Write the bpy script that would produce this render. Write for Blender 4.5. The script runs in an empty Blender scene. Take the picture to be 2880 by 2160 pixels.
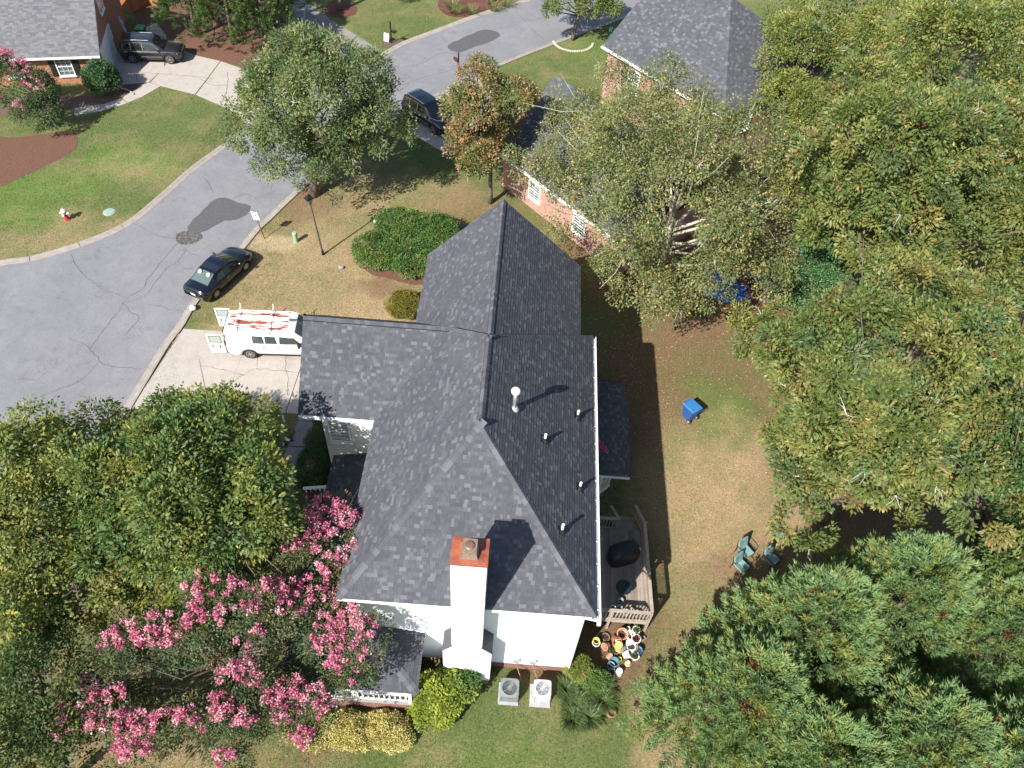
import bpy, bmesh, math, random
import numpy as np
from mathutils import Vector, Matrix
random.seed(7)
RNG = np.random.default_rng(11)
R = math.radians
scene = bpy.context.scene
COL = scene.collection

# ------------------------------------------------------------------ camera (drone looking down on the house)
cam_data = bpy.data.cameras.new('camera')
cam = bpy.data.objects.new('camera', cam_data)
COL.objects.link(cam)
CAM = Vector((-3.4566, -11.9905, 33.6720))
cr, cu, cf = Vector((0.997049, 0.055275, 0.053281)), Vector((-0.076549, 0.768786, 0.634908)), Vector((0.005867, 0.637113, -0.770748))
m = Matrix.Identity(4)
for i in range(3):
    m[i][0], m[i][1], m[i][2], m[i][3] = cr[i], cu[i], -cf[i], CAM[i]
cam.matrix_world = m
cam_data.sensor_width = 36.0
cam_data.lens = 27.4
cam_data.clip_end = 3000
scene.camera = cam

# ------------------------------------------------------------------ sky, sun, exposure
SUN_EL, SUN_AZ = 41.5, 215.5
world = bpy.data.worlds.new('World')
scene.world = world
world.use_nodes = True
nt = world.node_tree
sky = nt.nodes.new('ShaderNodeTexSky')
sky.sky_type = 'NISHITA'
sky.sun_disc = False
sky.sun_elevation = R(SUN_EL)
sky.sun_rotation = R(SUN_AZ)
bg = nt.nodes['Background']
bg.inputs['Strength'].default_value = 0.085
nt.links.new(sky.outputs[0], bg.inputs[0])
sl = bpy.data.lights.new('sun', 'SUN')
sl.energy = 4.6
sl.angle = R(0.5)
sl.color = (1.0, 0.95, 0.88)
sun = bpy.data.objects.new('sun', sl)
COL.objects.link(sun)
sd = Vector((-math.sin(R(SUN_AZ)) * math.cos(R(SUN_EL)), -math.cos(R(SUN_AZ)) * math.cos(R(SUN_EL)), -math.sin(R(SUN_EL))))
sun.rotation_euler = sd.to_track_quat('-Z', 'Y').to_euler()
sun.location = (-20, -30, 40)
scene.view_settings.view_transform = 'Standard'
scene.view_settings.look = 'None'
scene.view_settings.exposure = 1.1
scene.view_settings.gamma = 1.0
scene.view_settings.use_curve_mapping = False
scene.render.engine = 'CYCLES'
scene.cycles.max_bounces = 6
scene.cycles.diffuse_bounces = 3
scene.cycles.transparent_max_bounces = 6
scene.cycles.use_denoising = True

# ------------------------------------------------------------------ materials
MATS = {}
def nodes_of(name):
    mt = bpy.data.materials.new(name)
    mt.use_nodes = True
    t = mt.node_tree
    return mt, t, t.nodes['Principled BSDF']
def N(t, kind, **kw):
    n = t.nodes.new(kind)
    for k, v in kw.items():
        if k.startswith('i_'):
            key = k[2:]
            key = int(key) if key.isdigit() else key
            n.inputs[key].default_value = v
        else:
            setattr(n, k, v)
    return n
def rgba(c): return (c[0], c[1], c[2], 1.0)
def coords(t, space):
    if space == 'world':
        return N(t, 'ShaderNodeNewGeometry').outputs['Position']
    return N(t, 'ShaderNodeTexCoord').outputs['Object']
def ramp(t, src, stops):
    r = N(t, 'ShaderNodeValToRGB')
    e = r.color_ramp.elements
    while len(e) < len(stops): e.new(0.5)
    for q, (pos, c) in zip(e, stops):
        q.position = pos
        q.color = rgba(c) if len(c) == 3 else c
    t.links.new(src, r.inputs[0])
    return r.outputs['Color']
def mixc(t, a, b, fac, mode='MIX'):
    n = N(t, 'ShaderNodeMix', data_type='RGBA', blend_type=mode)
    for key, v in ((0, fac), (6, a), (7, b)):
        if hasattr(v, 'is_linked') or hasattr(v, 'links'):
            t.links.new(v, n.inputs[key])
        elif key == 0:
            n.inputs[0].default_value = v
        else:
            n.inputs[key].default_value = rgba(v)
    return n.outputs[2]
def noise(t, co, scale, detail=4, rough=0.6, dist=0.0):
    n = N(t, 'ShaderNodeTexNoise', i_Scale=scale, i_Detail=detail, i_Roughness=rough, i_Distortion=dist)
    t.links.new(co, n.inputs['Vector'])
    return n.outputs['Fac']
def add_bump(t, b, height, strength, dist=0.02):
    n = N(t, 'ShaderNodeBump', i_Strength=strength, i_Distance=dist)
    t.links.new(height, n.inputs['Height'])
    t.links.new(n.outputs[0], b.inputs['Normal'])
def mat(name, col, rough=0.6, metal=0.0, col2=None, nscale=6.0, lo=0.35, hi=0.65, bump=0.0, bscale=40.0, bdist=0.01, coat=0.0, spec=0.5, space='object', jitter=0.0):
    """Plain procedural surface: two tones through a noise, a second fine noise for relief."""
    if name in MATS: return MATS[name]
    mt, t, b = nodes_of(name)
    co = coords(t, space)
    c2 = col2 if col2 else tuple(x * 0.8 for x in col)
    c = ramp(t, noise(t, co, nscale, 5), [(lo, col), (hi, c2)])
    if jitter:
        oi = N(t, 'ShaderNodeObjectInfo')
        j = ramp(t, oi.outputs['Random'], [(0, (1 - jitter,) * 3), (1, (1 + jitter,) * 3)])
        c = mixc(t, c, j, 1.0, 'MULTIPLY')
    t.links.new(c, b.inputs['Base Color'])
    b.inputs['Roughness'].default_value = rough
    b.inputs['Metallic'].default_value = metal
    b.inputs['Coat Weight'].default_value = coat
    b.inputs['Coat Roughness'].default_value = 0.05
    b.inputs['Specular IOR Level'].default_value = spec
    if bump: add_bump(t, b, noise(t, co, bscale, 4), bump, bdist)
    MATS[name] = mt
    return mt
def leaf_mat(name, rough=0.5, trans=0.4, spec=0.35):
    if name in MATS: return MATS[name]
    mt, t, b = nodes_of(name)
    at = N(t, 'ShaderNodeAttribute', attribute_name='tint')
    t.links.new(at.outputs['Color'], b.inputs['Base Color'])
    b.inputs['Roughness'].default_value = rough
    b.inputs['Specular IOR Level'].default_value = spec
    tr = N(t, 'ShaderNodeBsdfTranslucent')
    br = mixc(t, at.outputs['Color'], (1.25, 1.25, 0.55), 1.0, 'MULTIPLY')
    t.links.new(br, tr.inputs['Color'])
    mx = N(t, 'ShaderNodeMixShader')
    mx.inputs[0].default_value = trans
    t.links.new(b.outputs[0], mx.inputs[1])
    t.links.new(tr.outputs[0], mx.inputs[2])
    t.links.new(mx.outputs[0], t.nodes['Material Output'].inputs['Surface'])
    MATS[name] = mt
    return mt
def glass_mat(name, col, rough=0.04):
    if name in MATS: return MATS[name]
    mt, t, b = nodes_of(name)
    b.inputs['Base Color'].default_value = rgba(col)
    b.inputs['Roughness'].default_value = rough
    b.inputs['Specular IOR Level'].default_value = 0.8
    b.inputs['Coat Weight'].default_value = 0.6
    MATS[name] = mt
    return mt
def brick_mat(name, c1, c2, mortar, along, scale=1.0):
    """Running-bond brick for surfaces too far off to pick bricks apart; along = horizontal wall direction."""
    mt, t, b = nodes_of(name)
    pos = coords(t, 'world')
    sep = N(t, 'ShaderNodeSeparateXYZ'); t.links.new(pos, sep.inputs[0])
    dot = N(t, 'ShaderNodeVectorMath', operation='DOT_PRODUCT'); t.links.new(pos, dot.inputs[0]); dot.inputs[1].default_value = (along[0], along[1], 0)
    cmb = N(t, 'ShaderNodeCombineXYZ'); t.links.new(dot.outputs['Value'], cmb.inputs[0]); t.links.new(sep.outputs[2], cmb.inputs[1])
    br = N(t, 'ShaderNodeTexBrick', i_Scale=1.0)
    br.inputs['Brick Width'].default_value = 0.21 * scale
    br.inputs['Row Height'].default_value = 0.075 * scale
    br.inputs['Mortar Size'].default_value = 0.008 * scale
    br.inputs['Color1'].default_value = rgba(c1); br.inputs['Color2'].default_value = rgba(c2); br.inputs['Mortar'].default_value = rgba(mortar)
    t.links.new(cmb.outputs[0], br.inputs['Vector'])
    c = mixc(t, br.outputs['Color'], ramp(t, noise(t, pos, 2.5, 5), [(0.3, (0.8, 0.8, 0.8)), (0.7, (1.15, 1.1, 1.1))]), 1.0, 'MULTIPLY')
    t.links.new(c, b.inputs['Base Color'])
    b.inputs['Roughness'].default_value = 0.85
    add_bump(t, b, br.outputs['Fac'], -0.5, 0.008)
    return mt

# ------------------------------------------------------------------ mesh helpers
WLOC = {}
def link(o, parent=None):
    COL.objects.link(o)
    if parent is not None: o.parent = parent
    return o
def tag(o, label, cat, group=None):
    o['label'] = label; o['category'] = cat
    if group: o['group'] = group
    return o
def thing(name, label, cat, loc=(0, 0, 0), rz=0.0, group=None):
    o = bpy.data.objects.new(name, None)
    o.empty_display_size = 0.2
    o.location = loc; o.rotation_euler = (0, 0, rz)
    link(o); tag(o, label, cat, group)
    WLOC[o.name] = Vector(loc)
    return o
def copy_tree(o, parent=None):
    c = o.copy(); COL.objects.link(c); c.parent = parent
    for ch in o.children: copy_tree(ch, c)
    return c
class MB:
    """Collects polygons and links them as one mesh object."""
    def __init__(s): s.v = []; s.f = []; s.m = []
    def add(s, vs, fs, m=0):
        b = len(s.v); s.v.extend([tuple(x) for x in vs]); s.f.extend([tuple(i + b for i in f) for f in fs])
        s.m.extend([m] * len(fs)); return s
    def box(s, c, d, rz=0.0, m=0, M=None):
        hx, hy, hz = d[0] / 2, d[1] / 2, d[2] / 2
        vs = [Vector((x * hx, y * hy, z * hz)) for z in (-1, 1) for x, y in ((-1, -1), (1, -1), (1, 1), (-1, 1))]
        Q = M if M is not None else Matrix.Rotation(rz, 3, 'Z')
        vs = [Q @ v + Vector(c) for v in vs]
        return s.add(vs, [(3, 2, 1, 0), (4, 5, 6, 7), (0, 1, 5, 4), (1, 2, 6, 5), (2, 3, 7, 6), (3, 0, 4, 7)], m)
    def bar(s, a, b, w, h, m=0, up=(0, 0, 1)):
        a, b = Vector(a), Vector(b); d = b - a; L = d.length; x = d.normalized(); u = Vector(up)
        if abs(x.dot(u)) > 0.99: u = Vector((0, 1, 0))
        y = u.cross(x).normalized(); z = x.cross(y)
        return s.box((a + b) / 2, (L, w, h), m=m, M=Matrix((x, y, z)).transposed())
    def tube(s, pts, rad, n=8, m=0, cap=True):
        pts = [Vector(q) for q in pts]
        if not hasattr(rad, '__len__'): rad = [rad] * len(pts)
        base = len(s.v); prev = None
        for i, q in enumerate(pts):
            d = (pts[min(i + 1, len(pts) - 1)] - pts[max(i - 1, 0)]).normalized()
            if prev is None:
                u = Vector((0, 0, 1)) if abs(d.z) < 0.9 else Vector((1, 0, 0))
                x = u.cross(d).normalized()
            else:
                x = (prev - d * prev.dot(d)).normalized()
            prev = x; y = d.cross(x)
            for k in range(n):
                a = 2 * math.pi * k / n
                s.v.append(tuple(q + (x * math.cos(a) + y * math.sin(a)) * rad[i]))
        for i in range(len(pts) - 1):
            for k in range(n):
                a = base + i * n + k; b = base + i * n + (k + 1) % n
                s.f.append((a, b, b + n, a + n)); s.m.append(m)
        if cap:
            s.f.append(tuple(base + k for k in reversed(range(n)))); s.m.append(m)
            e = base + (len(pts) - 1) * n
            s.f.append(tuple(e + k for k in range(n))); s.m.append(m)
        return s
    def lathe(s, prof, c=(0, 0, 0), n=16, m=0, M=None, cap=True):
        base = len(s.v); Q = M if M is not None else Matrix.Identity(3); c = Vector(c)
        for r, z in prof:
            for k in range(n):
                a = 2 * math.pi * k / n
                s.v.append(tuple(Q @ Vector((r * math.cos(a), r * math.sin(a), z)) + c))
        for i in range(len(prof) - 1):
            for k in range(n):
                a = base + i * n + k; b = base + i * n + (k + 1) % n
                s.f.append((a, b, b + n, a + n)); s.m.append(m)
        if cap:
            s.f.append(tuple(base + k for k in reversed(range(n)))); s.m.append(m)
            e = base + (len(prof) - 1) * n
            s.f.append(tuple(e + k for k in range(n))); s.m.append(m)
        return s
    def prism(s, poly, z0, z1, m=0, ms=None):
        n = len(poly); area = sum(poly[i][0] * poly[(i + 1) % n][1] - poly[(i + 1) % n][0] * poly[i][1] for i in range(n))
        if area < 0: poly = poly[::-1]
        s.add([(q[0], q[1], z1) for q in poly], [tuple(range(n))], m)
        s.add([(q[0], q[1], z0) for q in poly], [tuple(reversed(range(n)))], m)
        vs = [(q[0], q[1], z0) for q in poly] + [(q[0], q[1], z1) for q in poly]
        return s.add(vs, [(i, (i + 1) % n, (i + 1) % n + n, i + n) for i in range(n)], m if ms is None else ms)
    def slab(s, pts, th, m=0, ms=None):
        """A flat 3-D polygon (counter-clockwise from above) given thickness downwards along its normal."""
        P = [Vector(q) for q in pts]; nrm = (P[1] - P[0]).cross(P[2] - P[0]).normalized()
        if nrm.z < 0: P = P[::-1]; nrm = -nrm
        n = len(P); lo = [q - nrm * th for q in P]
        s.add(P, [tuple(range(n))], m); s.add(lo, [tuple(reversed(range(n)))], m)
        return s.add(P + lo, [(i + n, (i + 1) % n + n, (i + 1) % n, i) for i in range(n)], m if ms is None else ms)
    def build(s, name, mats, parent=None, world=True, smooth=False, loc=None):
        off = Vector((0, 0, 0))
        if parent is not None and world:
            off = WLOC.get(parent.name, Vector((0, 0, 0)))
        me = bpy.data.meshes.new(name)
        me.from_pydata([(v[0] - off.x, v[1] - off.y, v[2] - off.z) for v in s.v], [], s.f)
        if not isinstance(mats, (list, tuple)): mats = [mats]
        for q in mats: me.materials.append(q)
        if len(mats) > 1: me.polygons.foreach_set('material_index', s.m)
        if smooth: me.polygons.foreach_set('use_smooth', [True] * len(me.polygons))
        me.update()
        o = bpy.data.objects.new(name, me)
        link(o, parent)
        if loc is not None: o.location = loc
        if parent is not None: WLOC[o.name] = off
        return o
def struct(o): o['kind'] = 'structure'; return o
def stuff(o): o['kind'] = 'stuff'; return o
def catmull(pts, step=0.5, closed=False):
    P = [np.array(q[:2], float) for q in pts]
    out = []
    n = len(P)
    rng = range(n if closed else n - 1)
    for i in rng:
        p0 = P[(i - 1) % n] if (closed or i > 0) else 2 * P[0] - P[1]
        p1, p2 = P[i], P[(i + 1) % n]
        p3 = P[(i + 2) % n] if (closed or i + 2 < n) else 2 * P[-1] - P[-2]
        k = max(2, int(np.linalg.norm(p2 - p1) / step))
        for j in range(k):
            u = j / k
            out.append(0.5 * ((2 * p1) + (-p0 + p2) * u + (2 * p0 - 5 * p1 + 4 * p2 - p3) * u * u + (-p0 + 3 * p1 - 3 * p2 + p3) * u ** 3))
    if not closed: out.append(P[-1])
    return [(float(q[0]), float(q[1])) for q in out]
def offset_line(pts, d):
    P = np.array(pts); T = np.gradient(P, axis=0); T /= np.linalg.norm(T, axis=1)[:, None] + 1e-9
    Nn = np.stack([-T[:, 1], T[:, 0]], 1)
    return [tuple(q) for q in P + Nn * d]
def np_mesh(name, V, F, mat_, parent=None, tint=None, off=None, smooth=False):
    """Mesh from numpy arrays; F is (n,3) or (n,4); tint is one colour per face."""
    me = bpy.data.meshes.new(name)
    V = np.asarray(V, np.float32)
    if off is not None: V = V - np.asarray(off, np.float32)
    k = F.shape[1]; n = len(F)
    me.vertices.add(len(V)); me.vertices.foreach_set('co', V.ravel())
    me.loops.add(n * k); me.loops.foreach_set('vertex_index', F.astype(np.int32).ravel())
    me.polygons.add(n); me.polygons.foreach_set('loop_start', np.arange(0, n * k, k, dtype=np.int32))
    if tint is not None:
        a = me.attributes.new('tint', 'FLOAT_COLOR', 'FACE')
        T = np.ones((n, 4), np.float32); T[:, :3] = tint
        a.data.foreach_set('color', T.ravel())
    me.materials.append(mat_)
    if smooth: me.polygons.foreach_set('use_smooth', np.ones(n, bool))
    me.update(calc_edges=True)
    o = bpy.data.objects.new(name, me)
    link(o, parent)
    return o


# ------------------------------------------------------------------ outlines on the ground
NORTH_KERB = catmull([(-42.94, 17.72, 0.00), (-38.62, 20.29, 0.00), (-35.00, 22.44, 0.00), (-33.30, 23.07, 0.00), (-31.46, 24.32, 0.00), (-30.00, 25.60, 0.00), (-28.76, 27.28, 0.00), (-27.61, 30.52, 0.00), (-26.73, 33.20, 0.00), (-25.51, 35.93, 0.00), (-24.21, 38.92, 0.00), (-22.41, 42.50, 0.00), (-20.31, 45.62, 0.00), (-18.24, 48.35, 0.00), (-16.26, 50.78, 0.00), (-14.81, 53.03, 0.00), (-11.76, 56.24, 0.00), (-8.93, 59.16, 0.00), (-5.76, 61.98, 0.00), (-0.45, 66.54, 0.00)], 0.5)
SOUTH_KERB = catmull([(-24.16, 6.01, 0.00), (-23.96, 8.47, 0.00), (-23.79, 10.32, 0.00), (-23.63, 12.10, 0.00), (-23.46, 13.83, 0.00), (-23.13, 16.93, 0.00), (-22.83, 18.22, 0.00), (-22.65, 20.18, 0.00), (-22.02, 22.74, 0.00), (-21.25, 25.22, 0.00), (-20.71, 27.37, 0.00), (-20.22, 28.53, 0.00), (-19.73, 29.92, 0.00), (-18.57, 32.77, 0.00), (-16.78, 36.35, 0.00), (-14.79, 39.96, 0.00), (-12.36, 43.71, 0.00), (-10.23, 46.10, 0.00), (-7.99, 48.89, 0.00), (-5.20, 51.92, 0.00), (-0.80, 56.14, 0.00), (3.13, 59.81, 0.00), (7.40, 63.82, 0.00), (13.41, 69.18, 0.00)], 0.5)

def in_poly(px, py, poly):
    inside = np.zeros(px.shape, bool)
    n = len(poly)
    for i in range(n):
        x0, y0 = poly[i][:2]; x1, y1 = poly[(i + 1) % n][:2]
        if y0 == y1: continue
        c = ((y0 > py) != (y1 > py)) & (px < (x1 - x0) * (py - y0) / (y1 - y0) + x0)
        inside ^= c
    return inside
ROAD = NORTH_KERB + [SOUTH_KERB[-1]] + SOUTH_KERB[::-1] + [(-38.0, 4.0), (-60.0, 6.0)]

# how dry (tan), how bare (soil) and how lush the lawn is: (x, y, rx, ry, amount)
DRY = [(-14, 23, 9, 7, .75), (-17, 19.5, 5, 2.5, .85), (-11.5, 20.5, 3, 2.2, 1.0), (-14, 29, 6, 5, .55), (-12, 32, 7, 3, .5),
       (9, 8.5, 6, 6, .85), (7.5, 6, 4, 6, .55), (11.5, 10.5, 4, 4, .7), (5.5, 11, 2.5, 4, .6), (6, 2, 2.5, 4, .55), (4.5, -3.5, 1.6, 4.5, .7), (6, -7, 2.5, 3, .5),
       (-30, 25, 6, 3, .35), (-34, 23, 8, 2.2, .45), (-27, 33, 6, 3, .3), (-16, -5.2, 6, 1.5, .55), (1.2, -4.8, 2.2, 1.2, .25), (-5, -6.5, 9, 1.5, .15), (-20, 42, 4, 4, .2), (-6, 40, 4, 3, .25)]
SOIL = [(2.3, 1.2, 1.9, 1.7, .95), (1.2, -.2, 1.4, 1.0, .8), (-11.5, 22.9, 2.6, .8, .7), (11.8, 9.6, 1.4, 2.4, .55), (9, 5.5, 2.5, 1.8, .6), (3.5, 17, 4, 5, .8), (8, 22, 6, 6, .75),
        (13, 24, 6, 5, .9), (16, 14, 6, 12, .8), (12, -2, 5, 7, .6), (-19.3, 26.4, 1.8, 1.3, .4), (-18.6, 30.6, 3.2, 2.4, .6), (-6, 27, 6, 7, .5), (-2.2, .2, 3, .9, .8),
        (-10.4, 16.5, .1, .1, 0), (5.5, 29, 9, 7, .75), (24, 30, 14, 16, .8), (-12.3, 9.8, 1, 2.6, .85), (-24, -2, 8, 8, .35), (2.2, 3.6, 2.4, 3.6, .85), (-10, -3.6, 3, .8, .4)]
LUSH = [(-31, 33, 4, 2.2, .7), (-36, 30, 5, 2, .6), (-40, 27, 8, 2, .6), (-16, 48.5, 4, 3, .4), (-6, 45, 3, 2, .4), (2, 55, 4, 2, .4), (-3, -4.2, 5, 1.4, .3), (6.8, 15.2, 3, 2, .45), (-16, 10.5, 2.4, 2, .3)]
PALE = [(-19.2, 26.3, 1.6, 1.0, .9), (11.6, 9.2, .9, 2.2, .5), (9.7, 12.5, 1.2, 1.4, .3), (8.5, 9.3, 1, 1, .25)]
def lobes(x, y, L):
    v = np.zeros_like(x)
    for cx, cy, rx, ry, a in L:
        d = ((x - cx) / rx) ** 2 + ((y - cy) / ry) ** 2
        v = np.maximum(v, a * np.clip(1.35 - d, 0, 1) ** 0.8)
    return v
def value_noise(x, y, s, seed):
    g = np.random.default_rng(seed).random((64, 64))
    u, w = x / s, y / s
    i, j = np.floor(u).astype(int), np.floor(w).astype(int)
    fu, fw = u - i, w - j
    fu, fw = fu * fu * (3 - 2 * fu), fw * fw * (3 - 2 * fw)
    q = lambda a, b: g[a % 64, b % 64]
    return (q(i, j) * (1 - fu) + q(i + 1, j) * fu) * (1 - fw) + (q(i, j + 1) * (1 - fu) + q(i + 1, j + 1) * fu) * fw
def lawn(x, y):
    n = value_noise(x, y, 1.9, 1) * .45 + value_noise(x, y, .75, 2) * .35 + value_noise(x, y, .36, 5) * .35 - .575
    wx, wy = x + (value_noise(x, y, 1.3, 3) - .5) * 1.6, y + (value_noise(x, y, 1.3, 4) - .5) * 1.6
    dry = np.clip(lobes(wx, wy, DRY) + n * .85 + .08, 0, 1)
    soil = np.clip(lobes(wx, wy, SOIL) + n * .7 - .05, 0, 1)
    lush = np.clip(lobes(wx, wy, LUSH) + n * .3 - .05, 0, 1)
    pale = np.clip(lobes(wx, wy, PALE) + n * .5 - .15, 0, 1)
    return dry, soil, lush, pale
C_GRASS, C_DRY, C_SOIL, C_LUSH, C_PALE = [np.array(c) for c in ((.105, .135, .046), (.315, .235, .140), (.165, .098, .064), (.105, .185, .038), (.44, .35, .23))]
def lawn_colour(x, y):
    d, s, l, p = [q[..., None] for q in lawn(x, y)]
    c = C_GRASS * (1 - l) + C_LUSH * l
    c = c * (1 - d) + C_DRY * d
    c = c * (1 - s) + C_SOIL * s
    return c * (1 - p) + C_PALE * p
xs = np.concatenate([[-900, -300, -120, -75], np.arange(-58, 40, .5), [60, 110, 300, 900]])
ys = np.concatenate([[-500, -120, -50], np.arange(-14, 76, .5), [100, 150, 400, 1500]])
X, Y = np.meshgrid(xs, ys, indexing='ij')
nx, ny = X.shape
V = np.stack([X.ravel(), Y.ravel(), np.zeros(X.size)], 1)
idx = np.arange(X.size).reshape(nx, ny)
F = np.stack([idx[:-1, :-1], idx[1:, :-1], idx[1:, 1:], idx[:-1, 1:]], -1).reshape(-1, 4)
mt, t, b = nodes_of('lawn')
at = N(t, 'ShaderNodeAttribute', attribute_name='tint')
pos = coords(t, 'world')
c = mixc(t, at.outputs['Color'], ramp(t, noise(t, pos, 9, 6, .75), [(.25, (.45, .45, .45)), (.5, (1, 1, 1)), (.75, (1.6, 1.55, 1.4))]), 1.0, 'MULTIPLY')
c = mixc(t, c, ramp(t, noise(t, pos, 38, 3, .7), [(.3, (.5, .5, .5)), (.7, (1.5, 1.5, 1.45))]), 1.0, 'MULTIPLY')
c = mixc(t, c, ramp(t, noise(t, pos, 2.6, 5, .7), [(.35, (.82, .95, .75)), (.65, (1.18, 1.05, 1.2))]), 1.0, 'MULTIPLY')
t.links.new(c, b.inputs['Base Color'])
b.inputs['Roughness'].default_value = .9
b.inputs['Specular IOR Level'].default_value = .15
add_bump(t, b, noise(t, pos, 30, 4, .8), .9, .05)
ground = np_mesh('ground', V, F, mt)
a = ground.data.attributes.new('tint', 'FLOAT_COLOR', 'POINT')
T = np.ones((len(V), 4), np.float32); T[:, :3] = lawn_colour(V[:, 0], V[:, 1])
a.data.foreach_set('color', T.ravel())
struct(ground)

# ------------------------------------------------------------------ road, kerbs, patches and cracks
mt, t, b = nodes_of('asphalt')
pos = coords(t, 'world')
c = ramp(t, noise(t, pos, .35, 5, .6), [(.35, (.160, .161, .172)), (.65, (.188, .189, .200))])
c = mixc(t, c, ramp(t, noise(t, pos, 28, 4, .8), [(.32, (.62, .62, .62)), (.68, (1.36, 1.36, 1.36))]), 1.0, 'MULTIPLY')
c = mixc(t, c, ramp(t, noise(t, pos, 1.3, 6, .75, .8), [(.28, (.74, .73, .72)), (.42, (.96, .96, .96)), (.62, (1.06, 1.06, 1.06))]), 1.0, 'MULTIPLY')
vo = N(t, 'ShaderNodeTexVoronoi', feature='DISTANCE_TO_EDGE', i_Scale=.55)
wv = N(t, 'ShaderNodeVectorMath', operation='ADD')
nn = N(t, 'ShaderNodeTexNoise', i_Scale=1.6, i_Detail=5.0)
t.links.new(pos, nn.inputs['Vector']); t.links.new(pos, wv.inputs[0]); t.links.new(nn.outputs['Color'], wv.inputs[1]); t.links.new(wv.outputs[0], vo.inputs['Vector'])
gate = ramp(t, noise(t, pos, .3, 3), [(.52, (1, 1, 1)), (.6, (0, 0, 0))])
ck = ramp(t, vo.outputs['Distance'], [(.0, (.72, .72, .72)), (.012, (1, 1, 1))])
c = mixc(t, c, mixc(t, ck, (1, 1, 1), gate), 1.0, 'MULTIPLY')
t.links.new(c, b.inputs['Base Color'])
b.inputs['Roughness'].default_value = .85
add_bump(t, b, noise(t, pos, 60, 3, .8), .35, .01)
M_ASPHALT = mt
road = struct(MB().add([(q[0], q[1], .008) for q in ROAD], [tuple(range(len(ROAD)))]).build('road', M_ASPHALT))
M_KERB = mat('kerb_concrete', (.30, .265, .235), .85, col2=(.235, .21, .185), nscale=2.5, bump=.3, bscale=60, space='world')
kerb = bpy.data.objects.new('kerb', None); link(kerb); struct(kerb)
def kerb_run(line, side, seg=3.05):
    P = np.array(line); d = np.concatenate([[0], np.cumsum(np.linalg.norm(np.diff(P, axis=0), axis=1))])
    at_ = lambda s: np.array([np.interp(s, d, P[:, 0]), np.interp(s, d, P[:, 1])])
    s = 0.0
    while s < d[-1] - .5:
        e = min(s + seg * random.uniform(.85, 1.0), d[-1])
        mb = MB(); rows = []
        for u in np.linspace(s + .018, e - .018, 6):
            q = at_(u); tg = at_(min(u + .3, d[-1])) - at_(max(u - .3, 0)); tg /= np.linalg.norm(tg)
            nrm = np.array([-tg[1], tg[0]]) * side
            rows.append([(*(q + nrm * w), h) for w, h in ((.0, -.05), (.0, .085), (.10, .09), (.24, .05), (.46, .020), (.46, -.05))])
        vs = [v for r in rows for v in r]; k = 6
        fs = [(i * k + j, i * k + j + 1, (i + 1) * k + j + 1, (i + 1) * k + j) for i in range(5) for j in range(k - 1)]
        fs += [tuple(range(k)), tuple(5 * k + j for j in reversed(range(k)))]
        if side > 0: fs = [f[::-1] for f in fs]
        mb.add(vs, fs); mb.build('kerb_segment', M_KERB, kerb)
        s = e
kerb_run(NORTH_KERB, -1)
kerb_run(offset_line(SOUTH_KERB, -.46), 1)
M_PATCH = mat('asphalt_patch', (.068, .067, .072), .9, col2=(.088, .086, .09), nscale=5, bump=.4, bscale=50, space='world')
M_POTHOLE = mat('asphalt_scab', (.13, .12, .11), .9, col2=(.055, .052, .052), nscale=6, lo=.42, hi=.55, bump=.6, bscale=40, space='world')
def sheet(name, pts, z, m, parent=None, step=.35, rough=.06):
    q = catmull(pts, step, True)
    q = [(x + random.uniform(-rough, rough), y + random.uniform(-rough, rough)) for x, y in q]
    return MB().add([(x, y, z) for x, y in q], [tuple(range(len(q)))]).build(name, m, parent)
sheet('asphalt_patch', [(-23.42, 30.23, 0.00), (-22.47, 29.84, 0.00), (-21.51, 29.46, 0.00), (-21.58, 28.59, 0.00), (-22.11, 28.04, 0.00), (-22.82, 27.84, 0.00), (-23.31, 27.20, 0.00), (-24.00, 26.50, 0.00), (-24.83, 26.65, 0.00), (-24.93, 27.33, 0.00), (-24.72, 28.09, 0.00), (-24.48, 28.83, 0.00), (-24.11, 29.87, 0.00)], .014, M_PATCH, road)
sheet('asphalt_patch', [(-25.38, 26.30, 0.00), (-24.76, 26.52, 0.00), (-23.92, 26.40, 0.00), (-23.74, 25.90, 0.00), (-24.08, 25.44, 0.00), (-24.69, 25.23, 0.00), (-25.17, 25.59, 0.00)], .013, M_POTHOLE, road, .25, .08)
sheet('asphalt_patch', [(-10.89, 52.98, 0.00), (-9.31, 55.14, 0.00), (-7.75, 56.57, 0.00), (-6.46, 55.80, 0.00), (-7.47, 54.16, 0.00), (-8.69, 53.14, 0.00), (-9.70, 52.12, 0.00)], .014, M_PATCH, road)
M_CRACK = mat('crack', (.085, .082, .082), .95)
def crack(pts, w=.03, z=.0135, parent=road, m=None):
    P = catmull(pts, .25)
    Q = [(x + random.uniform(-.05, .05), y + random.uniform(-.05, .05)) for x, y in P]
    a = offset_line(Q, w / 2); b_ = offset_line(Q, -w / 2); n = len(Q)
    ws = [random.uniform(.4, 1.4) for _ in Q]
    A = [(q[0] + (p[0] - q[0]) * k, q[1] + (p[1] - q[1]) * k, z) for p, q, k in zip(a, Q, ws)]
    B = [(q[0] + (p[0] - q[0]) * k, q[1] + (p[1] - q[1]) * k, z) for p, q, k in zip(b_, Q, ws)]
    MB().add(A + B, [(i, i + n, i + 1 + n, i + 1) for i in range(n - 1)]).build('crack', m or M_CRACK, parent)
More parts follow.
